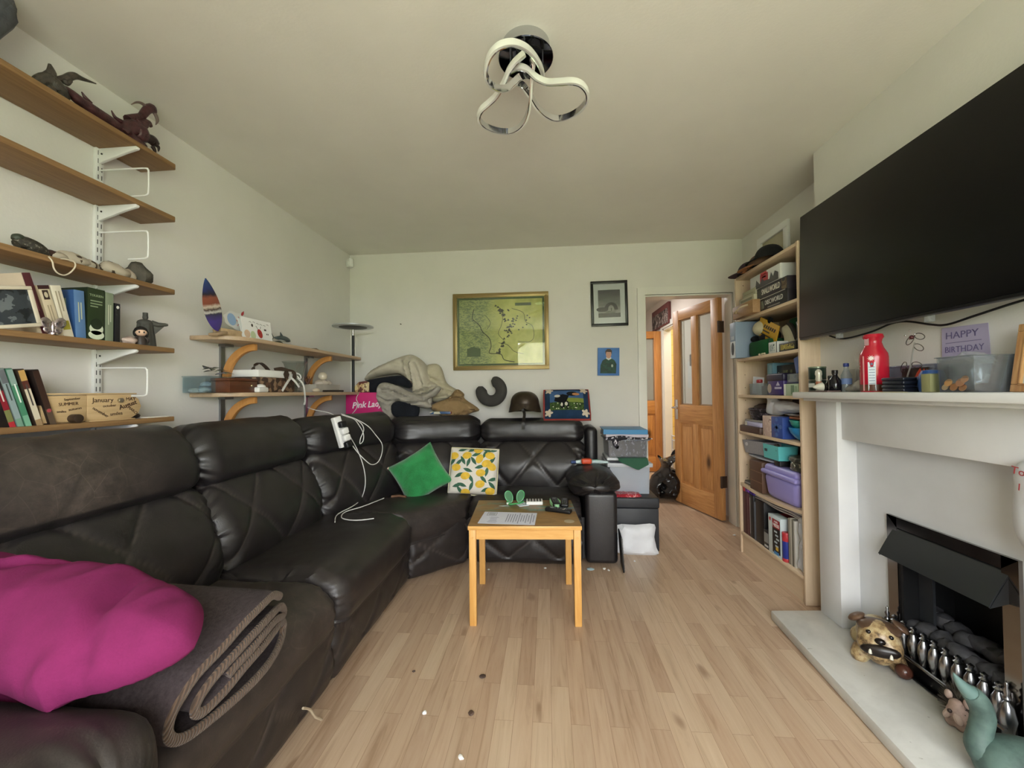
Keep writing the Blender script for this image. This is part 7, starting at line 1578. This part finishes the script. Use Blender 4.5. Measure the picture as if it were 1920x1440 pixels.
def wrap(poly, R, a0, z0, off=.0008): # polygon wrapped on a cylinder facing -x
    bm = bnew(); n = len(poly); c = bm.verts.new(((R+off)*math.cos(a0), (R+off)*math.sin(a0), z0)); vs = []
    for x, y in poly: a = a0+x/R; vs.append(bm.verts.new(((R+off)*math.cos(a), (R+off)*math.sin(a), z0+y)))
    for i in range(n): bm.faces.new((c, vs[i], vs[(i+1) % n]))
    return bm
star = lambda r1, r2, n: [((r1 if k % 2 == 0 else r2)*math.cos(PI*k/n), (r1 if k % 2 == 0 else r2)*math.sin(PI*k/n)) for k in range(2*n)]
part('bottle', J(slathe([(0, 0), (.044, 0), (.046, .004), (.046, .14), (.044, .155), (.032, .18), (.026, .2), (.028, .212), (.034, .222), (.03, .234), (0, .236)], 36), *[(q, None, 1) for q in (wrap(star(.026, .012, 10), .046, PI-.7, .105), wrap(star(.013, .006, 10), .046, PI+.75, .135), wrap(star(.012, .006, 9), .046, PI-.85, .06))]), [RD, mat('#e6dcd8', .4)], rv_)
wl_ = part('white_label', J(wrap([(-.012, -.06), (.012, -.06), (.012, .055), (-.012, .055)], .046, PI+.78, .065)), mat('#d3dde6', .5), rv_)
part('label_print', J(*[wrap([(-.009, -.001), (.009, -.001), (.009, .001), (-.009, .001)], .046, PI+.78, .1-.011*i, .0014) for i in range(7)], wrap(ell(.004, .005, 10), .046, PI+.78, .112, .0014)), mat('#5c6a86', .5), wl_)
part('neck_label', J(wrap([(-.009, -.014), (.009, -.014), (.009, .014), (-.009, .014)], .028, PI+.15, .203, .003)), mat('#c9a0a4', .5), rv_)
part('base_band', J((slathe([(.0465, .004), (.0467, .03)], 36, cap=False), None)), mat('#5c3a28', .4), rv_)
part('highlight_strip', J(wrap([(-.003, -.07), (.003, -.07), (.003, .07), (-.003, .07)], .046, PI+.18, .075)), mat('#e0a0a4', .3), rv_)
WIR = mat('#6a6660', .25, .9)
wfz = thing('wire_flower', 'twisted silver wire flower ornament with beads behind the navy tins', 'ornament', (1.37, 1.66, MZ))
part('stem', J(stube([(0, .02, 0), (0, .005, .06), (0, -.01, .10), (0, -.02, .15), (.0, -.03, .185)], .0028, 6, smooth=5)), mat('#b9b6b0', .3, .6), wfz)
for k, (y, z, a) in enumerate([(-.045, .165, .5), (-.01, .195, 2.4), (-.05, .205, .3), (.02, .095, 2.0), (-.035, .10, .2)]):
    part('wire_loop', J((stube([(0, .021*math.cos(t_), .011*math.sin(t_)) for t_ in [2*PI*i/18 for i in range(18)]], .0014, 5, closed=True), TR(0, y, z) @ RX(a))), WIR, wfz)
part('flower_bead', J((ssph(.008, .008, .008, 12, 8), TR(-.004, -.022, .205))), mat('#4a2024', .15), wfz)
for k in range(4): part('bead', J((ssph(.0035, .0035, .0035, 8, 6), TR(-.004, -.015+.02*math.cos(k*1.6), .215+.015*math.sin(k*1.6)))), CHROME, wfz)
AC = clear((226, 230, 238), .4, .04, .06)
ab = thing('acrylic_box', 'clear acrylic box standing against the wall behind the navy tins', 'box', (1.407, 1.69, MZ)); part('box', open_box(.05, .24, .10, .0025), AC, ab); part('rim', J((rect_frame(.245, .055, .004, .006), axes((0, 1, 0), (1, 0, 0), (0, 0, 1), (0, 0, .1)))), AC, ab)
ab2 = thing('acrylic_box', 'second clear acrylic box standing behind the coin tub', 'box', (1.407, 1.42, MZ)); part('box', open_box(.05, .26, .11, .0025), AC, ab2)
NVY = mat('#171c2a', .3)
for i in range(2):
    t_ = thing('navy_tin', ['lower flat navy tin right of the red bottle', 'upper flat navy tin right of the red bottle'][i], 'tin', (1.32, 1.618, MZ+.0275*i), group='stacked navy tins'); part('base', sbox(.085, .095, .014, .005, 3), NVY, t_); part('lid', J((sbox(.088, .098, .012, .005, 3), TR(0, 0, .0145))), NVY, t_)
rc_ = thing('flame_card', 'red and black flame card standing behind the navy tins', 'card', (1.372, 1.64, MZ+.002), rot=(0, .05, 0)); part('card', bx(0, -.055, 0, .002, .055, .088), mat('#2c2622', .5), rc_); part('flames', J((sprism([(-.0, 0), (.05, 0), (.05, .032), (.044, .02), (.038, .034), (.03, .022), (.022, .036), (.01, .02)], .0006), face_nx((-.0008, 0, .05)))), mat('#b8452c', .5), rc_)
mg = thing('blue_pot', 'bright blue pot with white stars right of the navy tins', 'pot', (1.325, 1.515, MZ)); part('pot', slathe([(0, 0), (.03, 0), (.034, .005), (.036, .03), (.033, .06), (.026, .075), (0, .078)], 30), mat('#1f4f96', .3), mg); part('star_print', J(wrap(star(.01, .005, 5), .0362, PI-.9, .05), wrap(star(.01, .005, 5), .0362, PI-.85, .022)), mat('#d8dce2', .5), mg)
solo('navy_box', sbox(.03, .05, .095, .002), mat('#26345e', .5), 'dark blue small box behind the bright blue pot', 'box', (1.375, 1.497, MZ))
solo('olive_block', sbox(.03, .034, .062, .002), mat('#8d8c62', .6), 'olive green block beside the bright blue pot', 'block', (1.287, 1.478, MZ))
hc = thing('birthday_card', 'lilac paper card with handwritten birthday words on the wall above the coin tub', 'card', (1.430, 1.51, MZ+.07), rot=(0, .02, 0)); hc = part('card', J((sprism([(-.085, 0), (.08, 0), (.07, .155), (-.085, .16)], .001), face_nx((0, 0, 0)))), mat('#b3abc8', .7), hc)
part('handwriting', J((stext('HAPPY', .034, .0004, width=.11), face_nx((-.0016, .015, .128))), (stext('BIRTHDAY', .03, .0004, width=.13), face_nx((-.0016, .008, .078))), (sbox(.12, .002, .0005, base=False), face_nx((-.0016, .01, .103)))), mat('#6f6690', .7), hc)
TUBM = clear((226, 230, 232), .5, .06, .05)
ct_ = thing('coin_tub', 'clear plastic tub holding coin bags on the mantel', 'tub', (1.325, 1.372, MZ)); part('tub', open_box(.12, .115, .112, .0025, .06), TUBM, ct_); part('rim', J((rect_frame(.125, .13, .006, .004), axes((0, 1, 0), (1, 0, 0), (0, 0, 1), (0, 0, .111)))), TUBM, ct_)
cbg = sbox(.10, .095, .09, .03, 4); crumple(cbg, .012, 30, 3, cuts=1)
for v in cbg.verts:
    if v.co.z > .075 and abs(v.co.y) < .04: v.co.z += .03*(1-abs(v.co.y)/.04)
solo('coin_bag', cbg, clear((236, 238, 242), .8, .12, .12), 'crumpled clear plastic bag of change inside the coin tub', 'bag', (1.325, 1.372, MZ+.007))
for i, (y, z, c, r_) in enumerate([(1.395, .030, '#d8a878', .012), (1.358, .030, '#cc9a80', .013), (1.377, .016, '#b98a68', .012), (1.345, .040, '#d3a68c', .011), (1.405, .016, '#c9b49a', .010), (1.350, .014, '#b88c70', .011)]):
    solo('coin', J((scyl(r_, .002, 22), face_nx((0, 0, 0)))), mat(c, .3, .8), ['bright copper coin at middle left of the coin tub', 'pinkish copper coin in middle right of the coin tub', 'copper coin low in centre of the coin tub', 'copper coin upper right in the coin tub', 'silvery coin at lower left of the coin tub', 'copper coin low at right of the coin tub'][i], 'coin', (1.2665+.05*z, y, MZ+z), rot=(.2*i, .3, 0), group='coins in the tub')
fr2 = thing('framed_family_photo', 'wooden photo frame leaning at right end of the mantel cut by the frame', 'picture frame', (1.36, 1.20, MZ), rot=(0, .18, .12))
FM = face_nx((0, 0, .10))
part('frame', J((rect_frame(.20, .20, .022, .014), FM), (rect_frame(.165, .165, .006, .02), FM)), wood('#8f5a34', '#c09a66', axis=2, rough=.4, name='frame_wood'), fr2); part('photograph', J((sbox(.16, .16, .003, base=False), FM)), pattern([(0, '#4a564c'), (.5, '#6a746a'), (.6, '#b3b8b0')], 14, 'noise', .3), fr2)
solo('yellow_paper', J((sprism([(-.08, 0), (.06, .0), (.08, .012), (-.02, .02)], .001), axes((0, -1, 0), (-1, 0, 0), (0, 0, 1)))), mat('#cfc88a', .6), 'thin yellow paper lying at front edge of the mantel', 'paper', (1.262, 1.60, MZ+.0002))
# --- bag hung over the frieze
hb_ = puff(pz_out([(1897, 868), (1960, 878), (1985, 990), (1960, 1075), (1925, 1048), (1898, 1010), (1888, 975), (1890, 920)], 1.31), FXN(1.325), .02, .012, edge=.05, wr=.008, freq=14, seed=4, step=.018)
hg = thing('hanging_white_bag', 'white plastic bag with red handwriting hanging from the mantel at right', 'bag', (1.32, 1.2, .62)); part('bag', hb_, mat('#cfd2d6', .5), hg, world=True)
tp = onx(1908, 884, 1.30); part('handwriting', J((stext('Toys', .03, .0004), face_nx((1.301, tp.y-.012, tp.z-.002)) @ RZ(-.15)), (stext('1 L', .028, .0004), face_nx((1.301, tp.y-.012, tp.z-.045)) @ RZ(-.1)), (stext('R', .026, .0004), face_nx((1.301, tp.y-.02, tp.z-.08)) @ RZ(-.1))), mat('#a03a40', .6), hg, world=True)
# ================================================================== HEARTH ORNAMENTS
CRM = NT('bulldog_paint'); _n = CRM.noise(CRM.tc(), 24, 5, .65); CRM.base(CRM.ramp(_n, [(.38, lin('#4f3d2c')), (.5, lin('#a58a62')), (.62, lin('#c9b88e'))])); CRM.set(Roughness=.3); CRM = CRM.m
BRN = mat('#5a4434', .35, var=.3, vs=40)
p = fl(1645, 1240, .045)
bdg = thing('bulldog_ornament', 'glazed cream and brown bulldog ornament on the hearth', 'ornament', (p.x+.02, p.y+.02, .045), math.radians(236))
# local +x is where the dog faces
part('body', J((blob([(-.05, .0, .075, .06), (-.08, .0, .07, .055), (.0, 0, .075, .055), (.035, .0, .10, .058), (.06, .0, .115, .055), (.04, .045, .035, .03), (.05, .055, .018, .026), (.04, -.05, .035, .03), (.05, -.06, .018, .026), (-.09, .05, .03, .034), (-.09, -.05, .03, .034), (.085, .03, .09, .035), (.085, -.03, .09, .035), (.08, .0, .065, .04)], .008), None)), CRM, bdg)
part('brow', J((ssph(.05, .068, .03, 18, 10), TR(.05, 0, .146))), BRN, bdg)
part('mouth', J((ssph(.018, .060, .024, 18, 10), TR(.118, 0, .088) @ RX(.12))), mat('#1d1512', .3), bdg)
for s in (-1, 1): part('tooth', J((slathe([(.006, 0), (.004, .012), (0, .018)], 10), TR(.133, s*.030, .076))), mat('#e6e2d2', .3), bdg)
part('nose', J((ssph(.012, .017, .012, 14, 10), TR(.122, 0, .125))), mat('#17110f', .15), bdg)
for s in (-1, 1):
    part('eye', J((ssph(.007, .009, .008, 12, 8), TR(.102, s*.032, .142))), mat('#1a1412', .1), bdg)
    part('ear', J((ssph(.026, .032, .013, 12, 8), TR(.03, s*.066, .16) @ RX(s*-.6))), BRN, bdg)
part('jowl', J((ssph(.025, .02, .03, 14, 10), TR(.098, .042, .08)), (ssph(.025, .02, .03, 14, 10), TR(.098, -.042, .08))), CRM, bdg)
part('collar_ball', J((ssph(.026, .026, .026, 20, 14), TR(.10, .065, .028))), mat('#4d2c22', .2), bdg, label='brown ball at the paw')
p = fl(1783, 1364, .045)
hg_ = thing('hedgehog_ornament', 'bristly hedgehog ornament with pinkish carved face on the hearth', 'ornament', (p.x+.045, p.y+.01, .045), math.radians(200)); hg_.scale = (1.05, 1.05, 1.05)
FUR = mat('#4a443c', .8, var=.3, vs=60)
brs = ssph(.05, .045, .05, 20, 14); random.seed(9)
brs.transform(TR(-.03, 0, .05))
for i in range(420):
    a, b = random.uniform(0, 2*PI), random.uniform(-.3, 1.45); d = V((math.cos(b)*math.cos(a), math.cos(b)*math.sin(a), math.sin(b)))
    q = V((-.03+.048*d.x, .043*d.y, .05+.048*d.z)); d = (d+V((-.6, 0, .2))).normalized()
    add(brs, stube([q, q+d*.016, q+d*.028], 1, 3, radii=[.0016, .0012, .0003]))
part('bristle_coat', brs, FUR, hg_)
part('face', J((blob([(.02, 0, .045, .022), (.035, .0, .05, .017), (.03, .012, .03, .014), (.03, -.014, .028, .014), (.026, 0, .068, .016), (.03, .012, .012, .012), (.03, -.012, .012, .012)], .004), None)), mat('#a58c80', .6, var=.2, vs=60), hg_)
for s in (-1, 1):
    part('ear', J((ssph(.008, .01, .014, 10, 8), TR(.02, s*.022, .085))), mat('#b09a8e', .6), hg_)
    part('paw', J((ssph(.013, .009, .018, 10, 8), TR(.045, s*.012, .04) @ RX(s*.4))), mat('#c2aa9c', .6), hg_)
part('nose', J((ssph(.006, .006, .006, 10, 8), TR(.058, 0, .058))), mat('#3a2a26', .4), hg_)
TEAL = NT('verdigris'); _n = TEAL.noise(TEAL.tc(), 14, 5, .6); TEAL.base(TEAL.ramp(_n, [(.35, lin('#3c504b')), (.6, lin('#587069'))])); TEAL.set(Roughness=.6); TEAL = TEAL.m
YB = 1.265
bp = lambda px, py, Y=YB: ony(px, py, Y)
gz = thing('goose_ornament', 'teal verdigris goose ornament with upstretched curved neck at lower right corner', 'ornament', tuple(V((1.245, 1.22, .045))))
part('neck', stube([bp(1818, 1298), bp(1832, 1312), bp(1843, 1340), bp(1838, 1372), bp(1836, 1398, 1.26), bp(1858, 1418, 1.25), bp(1890, 1432, 1.24)], 1, 16, smooth=6, radii=[.022, .026, .026, .026, .032, .05, .062]), TEAL, gz, world=True)
part('body', J((blob([(1.235, 1.235, .10, .06), (1.275, 1.215, .105, .07), (1.31, 1.19, .11, .06), (1.25, 1.20, .085, .05)], .010), None)), TEAL, gz, world=True)
part('beak', stube([bp(1822, 1302), bp(1806, 1287), bp(1794, 1272), bp(1788, 1262)], 1, 10, smooth=5, radii=[.022, .015, .008, .002]), mat('#5e7a76', .5), gz, world=True)
part('base', J((scyl(.05, .05, 24, .006), TR(1.265, 1.21, .0455))), mat('#4a5c58', .6), gz, world=True)
solo('olive_leaf', J((sgrid(lambda u, v: (-.1+.2*u, (v-.5)*.05*math.sin(PI*max(.01, min(.99, u))), .02*math.sin(u*PI)), 12, 4), TR(0, 0, 0))), mat('#6a624a', .6), 'long brownish leaf-shaped tray behind the goose ornament', 'tray', (1.33, 1.34, .058), math.radians(-40)) if False else None
# ================================================================== CEILING LAMP LOOPS
def lampz(px, py, k): return fl(px, py, H-k)
def zz(pts, sc=(860, 40), f=6.546): return [(sc[0]+a/f, sc[1]+b/f, k) for a, b, k in pts]
LA = zz([(1030, 660, .10), (1005, 560, .11), (930, 430, .13), (820, 320, .15), (660, 262, .17), (500, 300, .19), (390, 410, .20), (340, 560, .21), (345, 690, .215), (410, 790, .21), (510, 830, .20), (600, 815, .18), (680, 750, .16), (745, 690, .14), (830, 672, .12), (880, 690, .10)])
LB = zz([(805, 395, .09), (700, 490, .11), (620, 600, .13), (560, 740, .15), (470, 900, .17), (370, 1000, .185), (275, 1090, .20), (250, 1190, .205), (310, 1275, .21), (440, 1335, .21), (590, 1355, .205), (710, 1320, .20), (800, 1235, .19), (850, 1120, .175), (875, 960, .16), (885, 800, .14), (895, 660, .12), (915, 520, .10), (890, 440, .09)])
LC = zz([(640, 600, .10), (730, 560, .11), (820, 580, .12), (900, 645, .13), (980, 705, .145), (1090, 745, .16), (1240, 742, .18), (1400, 735, .195), (1510, 775, .20), (1575, 870, .205), (1565, 985, .205), (1480, 1090, .20), (1340, 1170, .195), (1190, 1195, .19), (1060, 1140, .18), (960, 1040, .17), (880, 910, .15), (800, 800, .13), (720, 750, .11)])
for nm, pts, sg in (('loop', LA, 1), ('loop', LB, 1), ('loop', LC, 1)):
    P3 = smooth_pts([lampz(*q) for q in pts], 7)
    c = sum(P3, V())/len(P3)
    # white diffuser strip outside, chrome channel inside
    F = frames(P3, False, (0, 0, 1)); side = sum((1 if (p_-c).dot(b_) > 0 else -1) for p_, (t_, n_, b_) in zip(P3, F))
    s_ = 1 if side > 0 else -1
    lp = part('ribbon_loop', sweep(P3, [(-.010, s_*-.001), (.010, s_*-.001), (.010, s_*.006), (0, s_*.009), (-.010, s_*.006)], up=(0, 0, 1)), mat('#dcdcd6', .35), lt, world=True)
    part('chrome_channel', sweep(P3, [(-.0112, s_*-.005), (.0112, s_*-.005), (.0112, s_*-.001), (-.0112, s_*-.001)], up=(0, 0, 1)), CHROME, lp, world=True)
for q in ((LA[0]), (LB[0]), (LC[0]), (LA[-1])):
    a_ = lampz(*q); part('stem', stube([a_, V((a_.x, a_.y, H-.046))], .004, 8), CHROME, lt, world=True)
# ================================================================== FOREGROUND: BLANKET AND PILLOW
BL = NT('brown_blanket'); _n = BL.noise(BL.tc(), 90, 5, .7); _m = BL.noise(BL.tc(), 5, 3)
BL.base(BL.mix(.6, BL.ramp(_m, [(.3, lin('#383030')), (.7, lin('#473d3d'))]), BL.ramp(_n, [(.3, lin('#2c2626')), (.7, lin('#544a4c'))]))); BL.set(Roughness=1, Specular_IOR_Level=.1, Sheen_Weight=.03); BL.bump(_n, .8, .006); BL = BL.m
TRIM = NT('ribbed_trim'); _w = TRIM.add('ShaderNodeTexWave', bands_direction='Y'); _w.inputs['Scale'].default_value = 60; _w.inputs['Distortion'].default_value = .6; TRIM.L(TRIM.mapping((1, 1, 1), (.5, 0, 0)), _w.inputs['Vector'])
TRIM.base(TRIM.ramp(_w.outputs['Fac'], [(.3, lin('#44352a')), (.7, lin('#5e4a3a'))])); TRIM.set(Roughness=.95, Sheen_Weight=.2); TRIM.bump(_w.outputs['Fac'], .7, .004); TRIM = TRIM.m
fold = [(1.055, .585), (1.0, .612), (.93, .612), (.86, .595), (.79, .558), (.748, .51), (.742, .468), (.768, .447), (.83, .445), (.93, .447), (1.03, .452), (1.075, .468), (1.085, .492), (1.06, .507), (.98, .512), (.90, .505), (.835, .484), (.80, .474), (.785, .488), (.80, .512), (.86, .545), (.94, .565), (1.02, .562), (1.065, .548), (1.088, .528), (1.075, .518), (1.02, .535), (.95, .54), (.89, .527), (.85, .51)]
FD = smooth_pts([V((y, z, 0)) for y, z in fold], 6)
def bl_pt(s, x):
    i = min(len(FD)-1, int(round(s*(len(FD)-1)))); y, z = FD[i].x, FD[i].y
    w = .006*noise.noise(V((x*5, y*9, z*30)))
    k = (x+.75)/-.6
    return V((x-.10*(1.09-y)*0+.04*math.sin((y-.74)*9)*(1 if x > -1.0 else .4), y+.03*k, z+w))
b = sgrid(lambda u, v: bl_pt(u, -.752-.58*v), len(FD)-1, 18); bmesh.ops.recalc_face_normals(b, faces=b.faces[:]); solidify(b, .011)
fb = thing('brown_blanket', 'brown folded blanket with ribbed edge trim lying on the near sofa seat', 'blanket', (-1.0, .9, .44)); part('blanket', b, BL, fb, world=True, sharp=1.3)
tr_ = [bl_pt(i/(len(FD)-1), -.752) for i in range(len(FD))]
part('edge_trim', sweep(tr_, [(.0085*math.cos(a), .011*math.sin(a)) for a in [2*PI*k/10 for k in range(10)]], up=(1, 0, 0)), TRIM, fb, world=True, label='lighter brown ribbed edge trim')
MAG = fabric('#7e2658', '#6c1f4b', 240, .25, rough=.9, var=.1, sheen=0)
PN = V((0, -math.sin(.5), math.cos(.5))); PO = V((-.83, .74, .645)); PX, PYA = V((1, 0, 0)), V((0, math.cos(.5), math.sin(.5)))
def onpl(px, py, O=PO, N=PN):
    o = V((0, 0, CH)); r = _ray(px, py); p = o+r*((O-o).dot(N)/r.dot(N)); return (p-O).dot(PX), (p-O).dot(PYA)
PF = axes(PX, PYA, PN, PO)
ol_ = [onpl(*q) for q in [(-330, 1075), (-150, 1050), (0, 1046), (90, 1056), (180, 1066), (262, 1072), (300, 1090), (345, 1108), (375, 1130), (382, 1160), (368, 1205), (330, 1238), (270, 1270), (200, 1296), (150, 1308), (110, 1322), (88, 1336), (50, 1322), (0, 1300), (-60, 1290), (-200, 1330), (-330, 1300)]]
plw = puff(ol_, PF, .095, .045, step=.0095, edge=.15, wr=.0, sm=4)
plw.transform(PF.inverted()); plw.normal_update()
for v in plw.verts:
    if v.co.z > .002:
        x, y = v.co.x, v.co.y; e = min(1, v.co.z/.05)
        q = V((x*3.2, y*6, 7.7)); w = 1.6*(abs(noise.noise(q))-.2)
        f1 = math.exp(-((x+.02+.35*(y+.05))/.022)**2)*math.exp(-((y-.07)/.09)**2)         # long crease near the right end
        f2 = math.exp(-((y-.13+.04*math.sin(x*9))/.016)**2)*max(0, min(1, (-.12-x)*5))     # crease along the far side
        f3 = sum(math.exp(-((x-xx+.5*(y+.10))/.014)**2)*math.exp(-((y+.16)/.05)**2) for xx in (-.10, -.17, -.235, -.31))
        rip = math.sin(x*75+4*noise.noise(V((x*8, y*8, 0))))*math.exp(-((v.co.z-.05)/.03)**2)
        v.co.z += e*(-.020*w-.038*f1-.028*f2-.030*f3+.006*rip)
plw.transform(PF)
pl = thing('magenta_pillow', 'magenta pillow lying on the brown blanket at lower left', 'pillow', (-1.0, .78, .60))
part('pillow', plw, MAG, pl, world=True, sharp=1.6)
PO2 = V((-.95, .66, .50))
o2 = [onpl(q[0], q[1], PO2) for q in [(-260, 1250), (-60, 1255), (20, 1275), (66, 1318), (74, 1345), (40, 1362), (-10, 1372), (-120, 1400), (-260, 1400)]]
part('pillowcase_flap', puff(o2, axes(PX, PYA, PN, PO2), .035, .02, step=.016, edge=.05, wr=.006, freq=14), MAG, pl, world=True, sharp=1.6)
